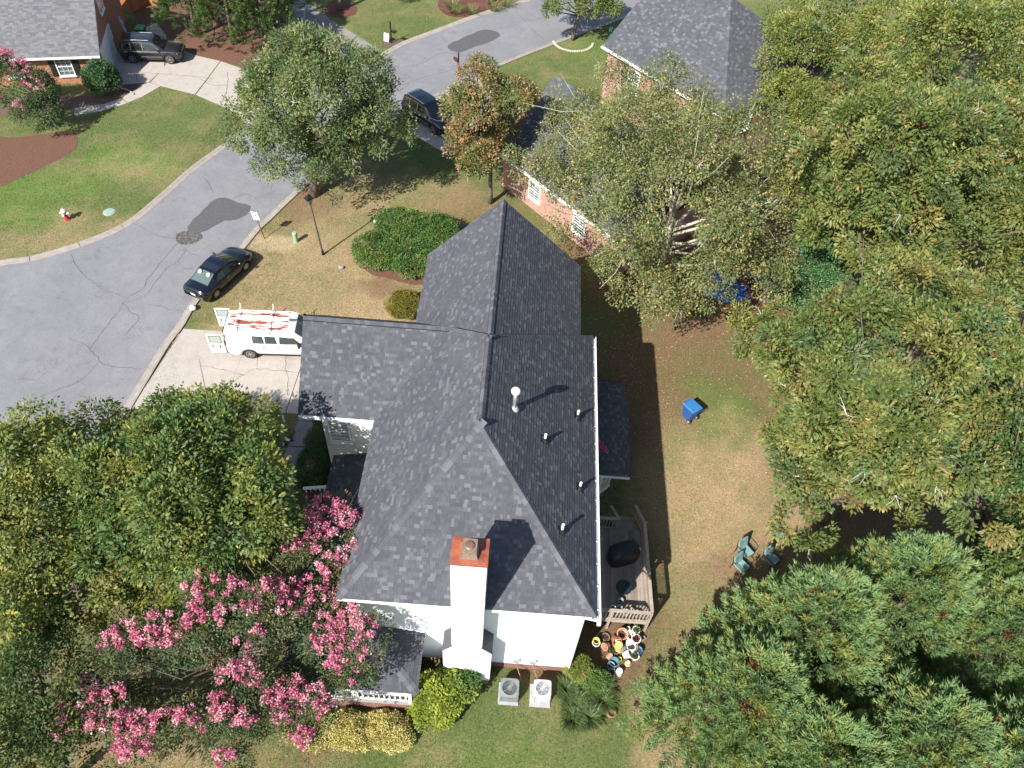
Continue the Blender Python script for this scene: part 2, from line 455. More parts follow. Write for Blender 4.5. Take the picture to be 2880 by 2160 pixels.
for pts in ([(-25.10, 25.25, 0.00), (-25.47, 23.55, 0.00), (-25.75, 21.83, 0.00), (-25.80, 20.95, 0.00), (-26.41, 20.12, 0.00), (-26.49, 18.93, 0.00), (-26.83, 16.90, 0.00), (-26.94, 16.02, 0.00)],
            [(-24.34, 24.86, 0.00), (-24.51, 23.66, 0.00), (-24.94, 22.95, 0.00), (-25.28, 21.11, 0.00), (-25.45, 20.38, 0.00), (-26.20, 19.85, 0.00)],
            [(-31.11, 23.56, 0.00), (-30.41, 22.65, 0.00), (-29.48, 21.70, 0.00), (-28.59, 21.11, 0.00), (-27.65, 20.59, 0.00), (-26.46, 20.24, 0.00)],
            [(-28.46, 26.89, 0.00), (-27.48, 26.40, 0.00), (-26.62, 25.90, 0.00), (-25.23, 25.65, 0.00)], [(-25.01, 19.74, 0.00), (-24.16, 19.71, 0.00), (-23.68, 19.53, 0.00), (-22.80, 19.41, 0.00)],
            [(-28.38, 16.74, 0.00), (-27.67, 16.48, 0.00), (-27.09, 16.19, 0.00), (-26.91, 15.94, 0.00), (-26.27, 15.47, 0.00), (-25.91, 15.06, 0.00), (-24.97, 14.90, 0.00), (-23.59, 14.88, 0.00)],
            [(-26.51, 19.81, 0.00), (-25.69, 19.01, 0.00), (-25.14, 18.64, 0.00), (-25.33, 17.48, 0.00), (-25.43, 17.19, 0.00)], [(-25.28, 17.90, 0.00), (-24.84, 17.81, 0.00), (-24.45, 17.57, 0.00)],
            [(-28.18, 12.42, 0.00), (-27.77, 12.78, 0.00), (-27.26, 13.15, 0.00), (-26.74, 13.50, 0.00), (-26.38, 14.04, 0.00), (-26.10, 15.04, 0.00)], [(-26.77, 11.32, 0.00), (-26.51, 11.82, 0.00), (-26.38, 12.31, 0.00)],
            [(-25.99, 11.45, 0.00), (-25.61, 11.67, 0.00), (-25.61, 12.26, 0.00)], [(-26.26, 12.81, 0.00), (-25.60, 12.58, 0.00), (-24.83, 12.29, 0.00)], [(-24.51, 23.66, 0.00), (-23.88, 23.07, 0.00), (-23.35, 23.14, 0.00)], [(-24.51, 24.67, 0.00), (-23.75, 24.42, 0.00), (-23.41, 24.19, 0.00)],
            [(-15.18, 48.48, 0.00), (-12.84, 49.71, 0.00), (-11.28, 51.75, 0.00), (-9.45, 51.73, 0.00), (-7.88, 51.08, 0.00)], [(-13.81, 46.16, 0.00), (-12.00, 47.82, 0.00), (-9.55, 49.63, 0.00), (-8.88, 52.13, 0.00)], [(-14.84, 51.18, 0.00), (-12.69, 50.92, 0.00), (-10.72, 49.45, 0.00)],
            [(-22.91, 30.14, 0.00), (-22.26, 30.81, 0.00), (-21.40, 30.33, 0.00)], [(-24.36, 30.54, 0.00), (-24.88, 31.47, 0.00), (-25.47, 32.20, 0.00)], [(-4.60, 58.65, 0.00), (-3.32, 59.21, 0.00), (-1.72, 60.53, 0.00)], [(-5.35, 60.62, 0.00), (-3.57, 57.13, 0.00), (-2.56, 55.66, 0.00)]):
    crack(pts)

# ------------------------------------------------------------------ concrete drives and paths: every slab a piece
mt, t, b = nodes_of('drive_concrete')
pos = coords(t, 'world')
c = ramp(t, noise(t, pos, 1.1, 6, .65), [(.3, (.31, .275, .245)), (.55, (.37, .335, .30)), (.72, (.33, .30, .275))])
c = mixc(t, c, ramp(t, noise(t, pos, 17, 5, .8), [(.3, (.78, .77, .76)), (.7, (1.15, 1.15, 1.15))]), 1.0, 'MULTIPLY')
t.links.new(c, b.inputs['Base Color']); b.inputs['Roughness'].default_value = .85
add_bump(t, b, noise(t, pos, 50, 4, .8), .3, .01)
M_DRIVE = mt
M_PATH = mat('path_concrete', (.23, .21, .195), .85, col2=(.17, .16, .15), nscale=1.5, bump=.3, bscale=50, space='world')
def slabs(name, polys, m, h=.03):
    root = bpy.data.objects.new(name, None); link(root); struct(root)
    for k, pl in enumerate(polys):
        P = np.array([q[:2] for q in pl]); c = P.mean(0); P = c + (P - c) * (1 - .012 / max(.3, np.abs(P - c).max()))
        MB().prism([tuple(q) for q in P], -.05, h + random.uniform(-.003, .003)).build('slab', m, root)
    return root
drive = slabs('driveway', [[(-22.35, 18.08, 0.00), (-18.46, 18.12, 0.00), (-18.52, 14.44, 0.00), (-18.46, 12.43, 0.00), (-23.21, 12.14, 0.00)], [(-18.46, 18.12, 0.00), (-15.0, 18.4), (-15.15, 12.62), (-18.46, 12.43, 0.00), (-18.52, 14.44, 0.00)],
                           [(-14.97, 18.4), (-11.4, 18.4), (-11.4, 12.6), (-15.12, 12.62)], [(-11.37, 18.4), (-7.75, 18.3), (-7.75, 13.2), (-11.37, 12.7)]], M_DRIVE)
for pts in ([(-20.63, 15.45, 0.00), (-20.01, 15.38, 0.00), (-18.96, 15.17, 0.00), (-18.49, 15.04, 0.00), (-17.92, 14.94, 0.00)], [(-18.37, 14.46, 0.00), (-17.97, 15.14, 0.00), (-17.47, 15.50, 0.00), (-15.88, 15.48, 0.00), (-15.02, 15.44, 0.00)], [(-17.58, 16.29, 0.00), (-17.42, 15.46, 0.00)], [(-16.05, 16.66, 0.00), (-15.79, 15.49, 0.00), (-15.56, 15.12, 0.00), (-15.34, 13.88, 0.00)]):
    crack(pts, .025, .037, drive)
crack([(-22.43, 17.64, 0.00), (-22.53, 17.02, 0.00), (-23.03, 16.81, 0.00)], .1, .036, drive, mat('leaf_dirt', (.33, .22, .12), .95))
slabs('garden_path', [[(-14.32, 12.57), (-13.45, 12.57), (-13.47, 12.2), (-14.36, 12.2)], [(-14.36, 12.17), (-13.47, 12.17), (-13.62, 10.56), (-14.5, 10.54)],
                      [(-14.5, 10.5), (-13.62, 10.52), (-13.7, 8.95), (-14.6, 8.92)], [(-14.6, 8.88), (-13.7, 8.91), (-13.5, 7.0), (-14.6, 6.9)]], M_PATH, .04)
nd = slabs('neighbour_driveway', [[(-36.82, 44.48, 0.00), (-37.28, 47.80, 0.00), (-36.84, 51.95, 0.00), (-35.99, 52.99, 0.00), (-34.49, 51.08, 0.00), (-32.95, 46.01, 0.00), (-33.32, 43.66, 0.00), (-35.55, 42.90, 0.00)],
                             [(-32.98, 46.12, 0.00), (-32.91, 49.21, 0.00), (-31.03, 48.20, 0.00), (-28.91, 47.67, 0.00), (-29.15, 44.66, 0.00), (-29.36, 42.46, 0.00), (-32.30, 43.28, 0.00), (-33.21, 43.67, 0.00)],
                             [(-28.86, 47.62, 0.00), (-27.18, 46.91, 0.00), (-24.60, 44.76, 0.00), (-22.08, 43.43, 0.00), (-24.19, 39.26, 0.00), (-24.40, 38.94, 0.00), (-25.09, 39.91, 0.00), (-26.54, 40.99, 0.00), (-29.27, 42.42, 0.00), (-29.07, 44.68, 0.00)]], M_DRIVE, .025)
for pts in ([(-33.88, 42.88, 0.00), (-34.56, 44.38, 0.00), (-34.63, 45.75, 0.00), (-35.43, 47.34, 0.00)], [(-34.35, 44.96, 0.00), (-32.37, 44.99, 0.00), (-30.40, 45.02, 0.00), (-28.66, 44.90, 0.00)], [(-27.83, 45.96, 0.00), (-27.23, 43.88, 0.00), (-26.98, 41.58, 0.00)], [(-29.74, 44.74, 0.00), (-28.38, 43.97, 0.00), (-27.31, 44.13, 0.00)]):
    crack(pts, .03, .033, nd)
slabs('neighbour_path', [[(-37.44, 39.31, 0.00), (-35.52, 40.18, 0.00), (-34.55, 41.13, 0.00), (-33.89, 40.52, 0.00), (-35.52, 39.10, 0.00), (-37.06, 38.39, 0.00)], [(-34.54, 41.18, 0.00), (-34.07, 42.28, 0.00), (-33.72, 43.22, 0.00), (-33.30, 43.61, 0.00), (-32.28, 43.23, 0.00), (-33.12, 41.54, 0.00), (-33.88, 40.57, 0.00)]], M_DRIVE, .03)
slabs('far_driveway', [[(-25.77, 59.94, 0.00), (-25.40, 60.01, 0.00), (-21.69, 56.32, 0.00), (-23.03, 52.96, 0.00), (-25.46, 53.84, 0.00)], [(-25.46, 53.71, 0.00), (-23.01, 52.84, 0.00), (-21.73, 56.18, 0.00), (-18.73, 53.60, 0.00), (-20.52, 49.39, 0.00), (-25.30, 49.52, 0.00)], [(-25.32, 49.40, 0.00), (-20.49, 49.28, 0.00), (-18.65, 53.49, 0.00), (-16.53, 51.52, 0.00), (-18.44, 48.60, 0.00), (-20.25, 46.01, 0.00), (-23.35, 46.37, 0.00)]], M_PATH, .028)
slabs('east_driveway', [[(-12.36, 42.94, 0.00), (-10.19, 45.72, 0.00), (-7.97, 48.61, 0.00), (-6.89, 46.10, 0.00), (-8.54, 42.22, 0.00), (-9.38, 41.01, 0.00), (-11.25, 41.83, 0.00)], [(-11.27, 41.73, 0.00), (-9.39, 40.91, 0.00), (-8.53, 42.12, 0.00), (-6.83, 46.01, 0.00), (-5.24, 42.69, 0.00), (-7.38, 38.53, 0.00), (-9.66, 37.54, 0.00), (-12.32, 39.64, 0.00)]], M_DRIVE, .03)

# ------------------------------------------------------------------ mulch beds
def mulch_mat(name, c1, c2):
    mt, t, b = nodes_of(name)
    pos = coords(t, 'world')
    c = ramp(t, noise(t, pos, 14, 6, .8), [(.3, tuple(x * .45 for x in c1)), (.5, c1), (.72, c2)])
    t.links.new(c, b.inputs['Base Color']); b.inputs['Roughness'].default_value = .95
    add_bump(t, b, noise(t, pos, 22, 5, .8), 1.0, .06)
    return mt
M_MULCH = mulch_mat('mulch', (.135, .062, .038), (.22, .115, .075))
M_MULCH_GREY = mulch_mat('old_mulch', (.12, .075, .055), (.24, .18, .145))
M_STRAW = mulch_mat('red_mulch', (.12, .035, .028), (.19, .075, .065))
for pts, m_ in (([(-42.09, 34.24, 0.00), (-39.54, 35.26, 0.00), (-36.52, 36.26, 0.00), (-35.63, 35.48, 0.00), (-35.35, 34.06, 0.00), (-36.49, 32.08, 0.00), (-38.36, 29.54, 0.00), (-39.34, 28.63, 0.00)], M_MULCH),
                ([(-44.44, 40.13, 0.00), (-40.32, 40.53, 0.00), (-37.98, 40.88, 0.00), (-36.57, 41.29, 0.00), (-36.33, 42.78, 0.00), (-35.58, 43.00, 0.00), (-33.79, 43.27, 0.00), (-34.15, 42.27, 0.00), (-34.64, 41.22, 0.00), (-35.61, 40.22, 0.00), (-37.56, 39.39, 0.00), (-43.07, 37.30, 0.00)], M_MULCH_GREY),
                ([(-37.44, 49.08, 0.00), (-37.39, 52.63, 0.00), (-38.54, 54.93, 0.00), (-36.24, 57.39, 0.00), (-32.80, 58.70, 0.00), (-26.59, 59.80, 0.00), (-25.54, 54.15, 0.00), (-25.57, 48.30, 0.00), (-26.68, 46.98, 0.00), (-28.92, 47.72, 0.00), (-31.04, 48.26, 0.00), (-32.96, 49.38, 0.00), (-34.47, 51.21, 0.00), (-36.03, 53.11, 0.00), (-36.89, 52.07, 0.00)], M_MULCH),
                ([(-22.49, 58.03, 0.00), (-22.27, 59.47, 0.00), (-21.21, 59.87, 0.00), (-19.78, 58.84, 0.00), (-19.76, 57.32, 0.00), (-20.75, 56.68, 0.00), (-21.92, 56.96, 0.00)], M_STRAW),
                ([(-12.51, 60.24, 0.00), (-12.24, 61.95, 0.00), (-9.57, 63.54, 0.00), (-3.86, 64.93, 0.00), (-5.46, 62.62, 0.00), (-8.82, 59.46, 0.00), (-10.10, 58.48, 0.00), (-11.55, 58.72, 0.00)], M_STRAW),
                ([(-16.40, 51.85, 0.00), (-16.18, 52.94, 0.00), (-15.31, 53.71, 0.00), (-14.80, 53.16, 0.00), (-15.58, 52.04, 0.00)], M_MULCH_GREY),
                ([(-12.71, 24.03, 0.00), (-11.64, 23.66, 0.00), (-9.15, 23.29, 0.00), (-9.37, 25.93, 0.00), (-10.55, 28.64, 0.00), (-12.87, 28.35, 0.00), (-13.64, 26.12, 0.00)], M_MULCH)):
    struct(sheet('mulch_bed', pts, .010, m_, None, .3, .05))


# ------------------------------------------------------------------ shingles
def shingle_mats(prefix, tones):
    out = []
    for k, c in enumerate(tones):
        mt, t, b = nodes_of('%s_shingle_%d' % (prefix, k))
        pos = coords(t, 'world')
        q = ramp(t, noise(t, pos, 45, 4, .8), [(.3, tuple(x * .72 for x in c)), (.7, tuple(x * 1.3 for x in c))])
        q = mixc(t, q, ramp(t, noise(t, pos, .8, 4), [(.3, (.9, .9, .92)), (.7, (1.1, 1.1, 1.08))]), 1.0, 'MULTIPLY')
        t.links.new(q, b.inputs['Base Color']); b.inputs['Roughness'].default_value = .9; b.inputs['Specular IOR Level'].default_value = .25
        add_bump(t, b, noise(t, pos, 120, 3, .8), .5, .004)
        out.append(mt)
    return out
def clip(poly, conv):
    n = len(conv)
    for i in range(n):
        ax, ay = conv[i]; bx, by = conv[(i + 1) % n]
        if not poly: return poly
        out = []
        side = [(bx - ax) * (q[1] - ay) - (by - ay) * (q[0] - ax) for q in poly]
        for j in range(len(poly)):
            p, q = poly[j], poly[(j + 1) % len(poly)]; s0, s1 = side[j], side[(j + 1) % len(poly)]
            if s0 >= 0: out.append(p)
            if (s0 >= 0) != (s1 >= 0):
                k = s0 / (s0 - s1); out.append((p[0] + (q[0] - p[0]) * k, p[1] + (q[1] - p[1]) * k))
        poly = out
    return poly
def frame(pts):
    P = [Vector(q) for q in pts]; n = (P[1] - P[0]).cross(P[2] - P[0]).normalized()
    if n.z < 0: P = P[::-1]; n = -n
    u = Vector((0, 0, 1)).cross(n)
    u = u.normalized() if u.length > 1e-6 else Vector((1, 0, 0))
    return P, u, n.cross(u), n
UNIT = {}
def shingle_roof(house, roofs, mats, expo=.145, widths=(.11, .13, .15, .18, .21, .26), singles=300, weights=None, thick=(.013, .019)):
    """Lay courses of tabs on every roof plane. roofs: list of (roof part, polygon). The tabs that show largest are objects, the rest one joined part."""
    cand = []; rest = {}
    for part, pts in roofs:
        P, u, v, n = frame(pts); O = min(P, key=lambda q: q.z)
        conv = [((q - O).dot(u), (q - O).dot(v)) for q in P]
        ar = sum(conv[i][0] * conv[(i + 1) % len(conv)][1] - conv[(i + 1) % len(conv)][0] * conv[i][1] for i in range(len(conv)))
        if ar < 0: conv = conv[::-1]
        u0, u1 = min(q[0] for q in conv), max(q[0] for q in conv); v1 = max(q[1] for q in conv)
        mb = rest.setdefault(part.name, (part, MB()))[1]
        y = -.02
        while y < v1:
            x = u0 - random.uniform(0, .3)
            while x < u1:
                w = random.choice(widths); tone = random.choices(range(len(mats)), weights)[0]; th = thick[0] if tone < 2 else random.choice(thick)
                rect = [(x + .002, y), (x + w - .002, y), (x + w - .002, y + expo), (x + .002, y + expo)]
                c = clip(rect, conv)
                if len(c) >= 3:
                    full = len(c) == 4 and all(abs(a[0] - b_[0]) + abs(a[1] - b_[1]) < 1e-6 for a, b_ in zip(sorted(c), sorted(rect)))
                    if full: cand.append((part, O, u, v, n, x, y, w, th, tone))
                    else: tab(mb, O, u, v, n, c, y, expo, th, tone)
                x += w
            y += expo
    cand.sort(key=lambda q: (q[1] + q[2] * q[5] + q[3] * q[6] - CAM).length)
    for k, (part, O, u, v, n, x, y, w, th, tone) in enumerate(cand):
        if k < singles:
            key = (w, th, mats[tone].name)
            if key not in UNIT:
                mb = MB(); tab(mb, Vector(), Vector((1, 0, 0)), Vector((0, 1, 0)), Vector((0, 0, 1)), [(.002, 0), (w - .002, 0), (w - .002, expo), (.002, expo)], 0, expo, th, 0)
                me = bpy.data.meshes.new('shingle'); me.from_pydata(mb.v, [], mb.f); me.materials.append(mats[tone]); UNIT[key] = me
            o = bpy.data.objects.new('shingle', UNIT[key]); link(o, part)
            q = O + u * x + v * y - WLOC[part.name]
            o.matrix_local = Matrix(((u.x, v.x, n.x, q.x), (u.y, v.y, n.y, q.y), (u.z, v.z, n.z, q.z), (0, 0, 0, 1)))
        else:
            tab(rest[part.name][1], O, u, v, n, [(x + .002, y), (x + w - .002, y), (x + w - .002, y + expo), (x + .002, y + expo)], y, expo, th, tone)
    for part, mb in rest.values():
        if mb.v: stuff(mb.build('shingles', mats, part))
def tab(mb, O, u, v, n, c, y0, expo, th, tone):
    k = len(c)
    top = [O + u * a + v * b_ + n * (th * (1 - .8 * (b_ - y0) / expo) + .002) for a, b_ in c]
    bot = [O + u * a + v * b_ - n * .004 for a, b_ in c]
    mb.add(top + bot, [tuple(range(k))] + [(i + k, (i + 1) % k + k, (i + 1) % k, i) for i in range(k)], tone)
CAPMESH = {}
def caps(part, a, b, n1, n2, mats, w=.17, expo=.19, lift=.0, vent=None):
    """Bent cap shingles lapped along a ridge or hip from a (low) to b (high)."""
    a, b = Vector(a), Vector(b); d = (b - a); L = d.length; x = d.normalized()
    z = (Vector(n1) + Vector(n2)); z = (z - x * z.dot(x)).normalized(); y = z.cross(x)
    ang = math.acos(max(-1, min(1, Vector(n1).normalized().dot(Vector(n2).normalized())))) / 2
    key = (round(ang, 2), w, expo)
    if key not in CAPMESH:
        lst = []
        for m_ in mats[:4]:
            mb = MB(); vs = []
            for px, h in ((0, .020), (expo * 1.15, .006)):
                for yy, zz in ((-w, -math.tan(ang) * w), (-w * .35, -math.tan(ang) * w * .3), (0, 0.004), (w * .35, -math.tan(ang) * w * .3), (w, -math.tan(ang) * w)):
                    vs.append((px, yy * math.cos(ang) / 1, zz * math.cos(ang) + h))
            vs += [(px, yy, zz - .03) for px, yy, zz in vs]
            fs = [(i, i + 5, i + 6, i + 1) for i in range(4)][::1]
            fs = [f[::-1] if False else (f[0], f[1], f[2], f[3]) for f in fs]
            fs += [(i, i + 1, i + 11, i + 10) for i in range(4)] + [(0, 10, 15, 5), (4, 9, 19, 14), (5, 15, 16, 6), (6, 16, 17, 7), (7, 17, 18, 8), (8, 18, 19, 9)]
            me = bpy.data.meshes.new('ridge_cap'); me.from_pydata(vs, [], fs); me.materials.append(m_); lst.append(me)
        CAPMESH[key] = lst
    s = 0.0
    while s < L - .02:
        o = bpy.data.objects.new('ridge_cap', random.choice(CAPMESH[key])); link(o, part)
        q = a + x * s + z * (.006 + lift) - WLOC[part.name]
        o.matrix_local = Matrix(((x.x, y.x, z.x, q.x), (x.y, y.y, z.y, q.y), (x.z, y.z, z.z, q.z), (0, 0, 0, 1)))
        s += expo
    if vent:
        mb = MB(); ww = w * 1.02 * math.cos(ang)
        for sg in (1, -1):
            e = y * sg
            q0, q1 = a + e * ww - z * (math.sin(ang) * w), b + e * ww - z * (math.sin(ang) * w)
            mb.bar(q0 + z * (lift * .4), q1 + z * (lift * .4), .02, .05, up=z)
        mb.build('ridge_vent', vent, part)
def nrm(pts): return frame(pts)[3]
def siding(mb, a, b, z0, z1, lap=.125, m=0):
    """Lapped boards on the wall from a to b; the outside is to the right of a->b."""
    a, b = Vector((a[0], a[1], 0)), Vector((b[0], b[1], 0)); d = (b - a).normalized(); n = Vector((d.y, -d.x, 0))
    z = z0
    while z < z1 - .001:
        e = min(z + lap, z1); k = Vector((0, 0, 1))
        v = [a + n * .018 + k * z, b + n * .018 + k * z, b + n * .004 + k * e, a + n * .004 + k * e, a + n * .004 + k * z, b + n * .004 + k * z]
        mb.add(v, [(0, 1, 2, 3), (4, 5, 1, 0)], m); z = e
    return mb

# ------------------------------------------------------------------ the white house
M_WHITE = mat('white_siding', (.80, .80, .80), .55, col2=(.74, .75, .75), nscale=1.2, space='world')
M_TRIM = mat('white_trim', (.80, .80, .79), .5, col2=(.72, .72, .71), nscale=3)
M_DARKROOF = mat('roof_deck', (.03, .03, .034), .9)
M_BLACK = mat('black_rubber', (.012, .012, .013), .55)
M_BRICKF = brick_mat('foundation_brick', (.22, .085, .06), (.16, .055, .04), (.30, .25, .22), (.8, .6))
M_SH = shingle_mats('charcoal', [(.061, .063, .074), (.068, .070, .082), (.074, .077, .089), (.084, .087, .100), (.108, .111, .126)])
WTS = [30, 30, 20, 14, 12]
HE, HR, OV = 6.861, 11.288, .39
house = thing('white_house', 'white sided two storey house with charcoal hip roof, white chimney and wraparound porch', 'house', (-4.3, 6.5, 0))
pE = [(.39, -.39, HE), (.39, 13.5, HE), (-4.3, 8.91, HR), (-4.3, 4.57, HR)]
pS = [(-8.99, -.39, HE), (.39, -.39, HE), (-4.3, 4.57, HR)]
pW = [(-8.99, 7.6, HE), (-8.99, -.39, HE), (-4.3, 4.57, HR), (-4.3, 8.91, HR), (-5.93, 10.586, 9.747)]
pN = [(.39, 13.5, HE), (-8.99, 13.5, HE), (-4.3, 8.91, HR)]
gS = [(-12.235, 7.6, HE), (-8.99, 7.6, HE), (-5.93, 10.586, 9.747), (-12.235, 10.586, 9.747)]
gN = [(-8.99, 13.5, HE), (-12.235, 13.5, HE), (-12.235, 10.586, 9.747), (-5.93, 10.586, 9.747)]
fE = [(-.195, 13.43, 6.93), (-.195, 18.28, 6.93), (-4.3, 18.28, 10.695), (-4.3, 9.53, 10.695)]
fW = [(-8.0, 18.28, 6.93), (-8.0, 13.43, 6.93), (-4.3, 9.53, 10.695), (-4.3, 18.28, 10.695)]
roof = MB()
for q in (pE, pS, pW, pN, gS, gN, fE, fW): roof.slab(q, .14, 0, 1)
roof = roof.build('roof', [M_DARKROOF, M_TRIM], house)
# walls
def wall_part(a, b, z0, z1, mt_=None):
    return siding(MB(), a, b, z0, z1).build('wall', mt_ or M_WHITE, house)
wall_part((-8.6, 0), (0, 0), .62, 6.9); wall_part((0, 0), (0, 13.1), .62, 6.9); wall_part((-8.6, 13.1), (-8.6, 0), .62, 6.9)
wall_part((-11.38, 8.1), (-8.6, 8.1), .3, 6.9); wall_part((-11.38, 13.1), (-11.38, 8.1), .3, 6.9); wall_part((-7.7, 13.1), (-11.38, 13.1), .3, 6.9)
wall_part((-.5, 13.1), (-.5, 17.9), .3, 6.95); wall_part((-7.7, 17.9), (-7.7, 13.1), .3, 6.95); wall_part((-.5, 17.9), (-7.7, 17.9), .3, 6.9)
MB().add([(-7.9, 17.9, 6.85), (-.3, 17.9, 6.85), (-4.3, 17.9, 10.5)], [(0, 1, 2)]).build('gable', M_WHITE, house)
MB().add([(-11.38, 7.9, 6.85), (-11.38, 13.3, 6.85), (-11.38, 10.586, 9.5)], [(0, 1, 2)]).build('gable', M_WHITE, house)
mb = MB()
for x0, y0, x1, y1 in ((-8.56, .03, -.03, 13.0), (-11.3, 8.14, -8.6, 13.0), (-7.65, 13.0, -.55, 17.85)): mb.prism([(x0, y0), (x1, y0), (x1, y1), (x0, y1)], 0, .66)
mb.build('foundation', M_BRICKF, house)
mb = MB()
for x, y in ((0, 0), (-8.6, 0), (-11.38, 8.1), (-.5, 17.9)):
    mb.box((x, y, 3.75), (.11, .11, 6.25))
    o = mb.build('corner_board', M_TRIM, house); mb = MB()
mb.box((-10.15, 8.07, 4.5), (.1, .06, 4.6)).build('corner_board', M_TRIM, house)
# soffit and fascia boards
for a, b_ in (((-8.99, -.39), (.39, -.39)), ((-12.235, 7.6), (-8.99, 7.6)), ((-8.99, 7.6), (-8.99, -.39))):
    MB().bar((a[0], a[1], HE - .17), (b_[0], b_[1], HE - .17), .03, .16).build('fascia', M_TRIM, house)
mb = MB(); mb.prism([(-8.97, -.37), (.37, -.37), (.37, 13.4), (-8.97, 13.4)], HE - .27, HE - .24); mb.build('soffit', M_TRIM, house)
MB().prism([(-12.2, 7.62), (-8.9, 7.62), (-8.9, 13.5), (-12.2, 13.5)], HE - .30, HE - .275).build('soffit', M_TRIM, house)
# caps on ridges and hips
M_VENT = mat('ridge_vent_black', (.008, .008, .009), .9)
nE, nS, nW, nN, ngS, ngN, nfE, nfW = [nrm(q) for q in (pE, pS, pW, pN, gS, gN, fE, fW)]
caps(roof, (-4.3, 4.57, HR), (-4.3, 8.91, HR), nE, nW, M_SH[1:], .17, .2, .03, M_VENT)
caps(roof, (.39, -.39, HE), (-4.3, 4.57, HR), nE, nS, M_SH[2:], .17, .23)
caps(roof, (-8.99, -.39, HE), (-4.3, 4.57, HR), nS, nW, M_SH[2:], .17, .23)
caps(roof, (.39, 13.5, HE), (-4.3, 8.91, HR), nE, nN, M_SH, .16, .23)
caps(roof, (-5.93, 10.586, 9.747), (-4.3, 8.91, HR), nW, nN, M_SH, .16, .23)
caps(roof, (-12.235, 10.586, 9.747), (-5.93, 10.586, 9.747), ngS, ngN, M_SH, .17, .2, .03, M_VENT)
caps(roof, (-4.3, 18.28, 10.695), (-4.3, 9.53, 10.695), nfE, nfW, M_SH[1:], .18, .2, .035, M_VENT)
# chimney chase
ch = siding(MB(), (-4.815, -.78), (-3.663, -.78), 3.6, 11.0, .125)
siding(ch, (-3.663, -.78), (-3.663, .15), 3.9, 11.0); siding(ch, (-4.815, .15), (-4.815, -.78), 3.9, 11.0); siding(ch, (-3.663, .15), (-4.815, .15), 8, 11.0)
siding(ch, (-5.17, -.78), (-3.27, -.78), .6, 3.65); siding(ch, (-3.27, -.78), (-3.27, 0), .6, 3.65); siding(ch, (-5.17, 0), (-5.17, -.78), .6, 3.65)
for s_ in (0, 1):
    xo, xi = ((-5.17, -4.815), (-3.27, -3.663))[s_]
    ch.add([(xo, -.785, 3.62), (xi, -.785, 3.62), (xi, -.785, 4.15)], [(0, 1, 2) if s_ == 0 else (2, 1, 0)])
chimney = ch.build('chimney', M_WHITE, house)
MB().prism([(-5.15, -.76), (-3.29, -.76), (-3.29, 0), (-5.15, 0)], 0, .64).build('chimney_foot', M_BRICKF, house)
for xo, xi in ((-5.20, -4.805), (-3.24, -3.673)):
    MB().slab([(xo, -.82, 3.63), (xi, -.82, 4.18), (xi, .0, 4.18), (xo, .0, 3.63)], .03).build('chimney_shoulder', M_SH[3], chimney)
M_RUST = mat('rusty_metal', (.30, .085, .035), .65, col2=(.20, .05, .03), nscale=3.5, lo=.4, hi=.62, bump=.2, bscale=15)
cp = MB()
zc = 11.0
o_ = [(-4.845, -.81), (-3.633, -.81), (-3.633, .18), (-4.845, .18)]; i_ = [(-4.42, -.45), (-4.06, -.45), (-4.06, -.12), (-4.42, -.12)]
cp.add([(x, y, zc + .03) for x, y in o_] + [(x, y, zc + .09) for x, y in i_] + [(x, y, zc - .06) for x, y in o_], [(0, 1, 5, 4), (1, 2, 6, 5), (2, 3, 7, 6), (3, 0, 4, 7), (4, 5, 6, 7), (8, 9, 1, 0), (9, 10, 2, 1), (10, 11, 3, 2), (11, 8, 0, 3)])
cp.build('chimney_cap', M_RUST, chimney)
M_FLUE = mat('weathered_flue', (.17, .15, .135), .6, .3, col2=(.30, .20, .13), nscale=6, bump=.2)
fl = MB(); bx = lambda cx, cy, w, d, z0, z1, k: fl.add([(cx + sx * w * q, cy + sy * d * q, z) for z, q in ((z0, 1), (z1, k)) for sx, sy in ((-.5, -.5), (.5, -.5), (.5, .5), (-.5, .5))], [(3, 2, 1, 0), (4, 5, 6, 7), (0, 1, 5, 4), (1, 2, 6, 5), (2, 3, 7, 6), (3, 0, 4, 7)])
bx(-4.24, -.33, .56, .62, zc + .07, zc + .28, .82); bx(-4.24, -.33, .40, .44, zc + .28, zc + .40, 1.0); bx(-4.24, -.33, .47, .5, zc + .40, zc + .46, .97)
flue = fl.build('flue', M_FLUE, chimney)
MB().lathe([(.17, 0), (.17, .012), (.12, .03), (.05, .035), (.0, .035)], (-4.24, -.33, zc + .455), 20).build('flue_lid', mat('flue_lid', (.16, .12, .10), .5, .4, col2=(.28, .14, .07), nscale=14), flue, smooth=True)
# gutters and downspouts
g = MB()
g.box((.44, 6.55, HE - .12), (.02, 13.9, .12)); g.box((.50, 6.55, HE - .17), (.10, 13.9, .015)); g.box((.555, 6.55, HE - .105), (.022, 13.9, .13))
gut = g.build('gutter', M_TRIM, house)
for y in [-.1 + .92 * k for k in range(15)]:
    MB().bar((.36, y, HE - .02), (.56, y, HE - .035), .03, .012).build('gutter_hanger', M_TRIM, gut)
MB().box((.5, -.5, HE - .2), (.13, .18, .22)).build('gutter_end', M_TRIM, gut)
MB().tube([(.5, -.42, HE - .2), (.42, -.30, HE - .5), (.05, -.07, HE - .9), (.05, -.07, .25), (.3, -.25, .12)], .045, 6).build('downspout', M_TRIM, house)
MB().bar((-12.2, 7.55, HE - .09), (-9.0, 7.55, HE - .09), .11, .12).build('gutter', M_TRIM, house)
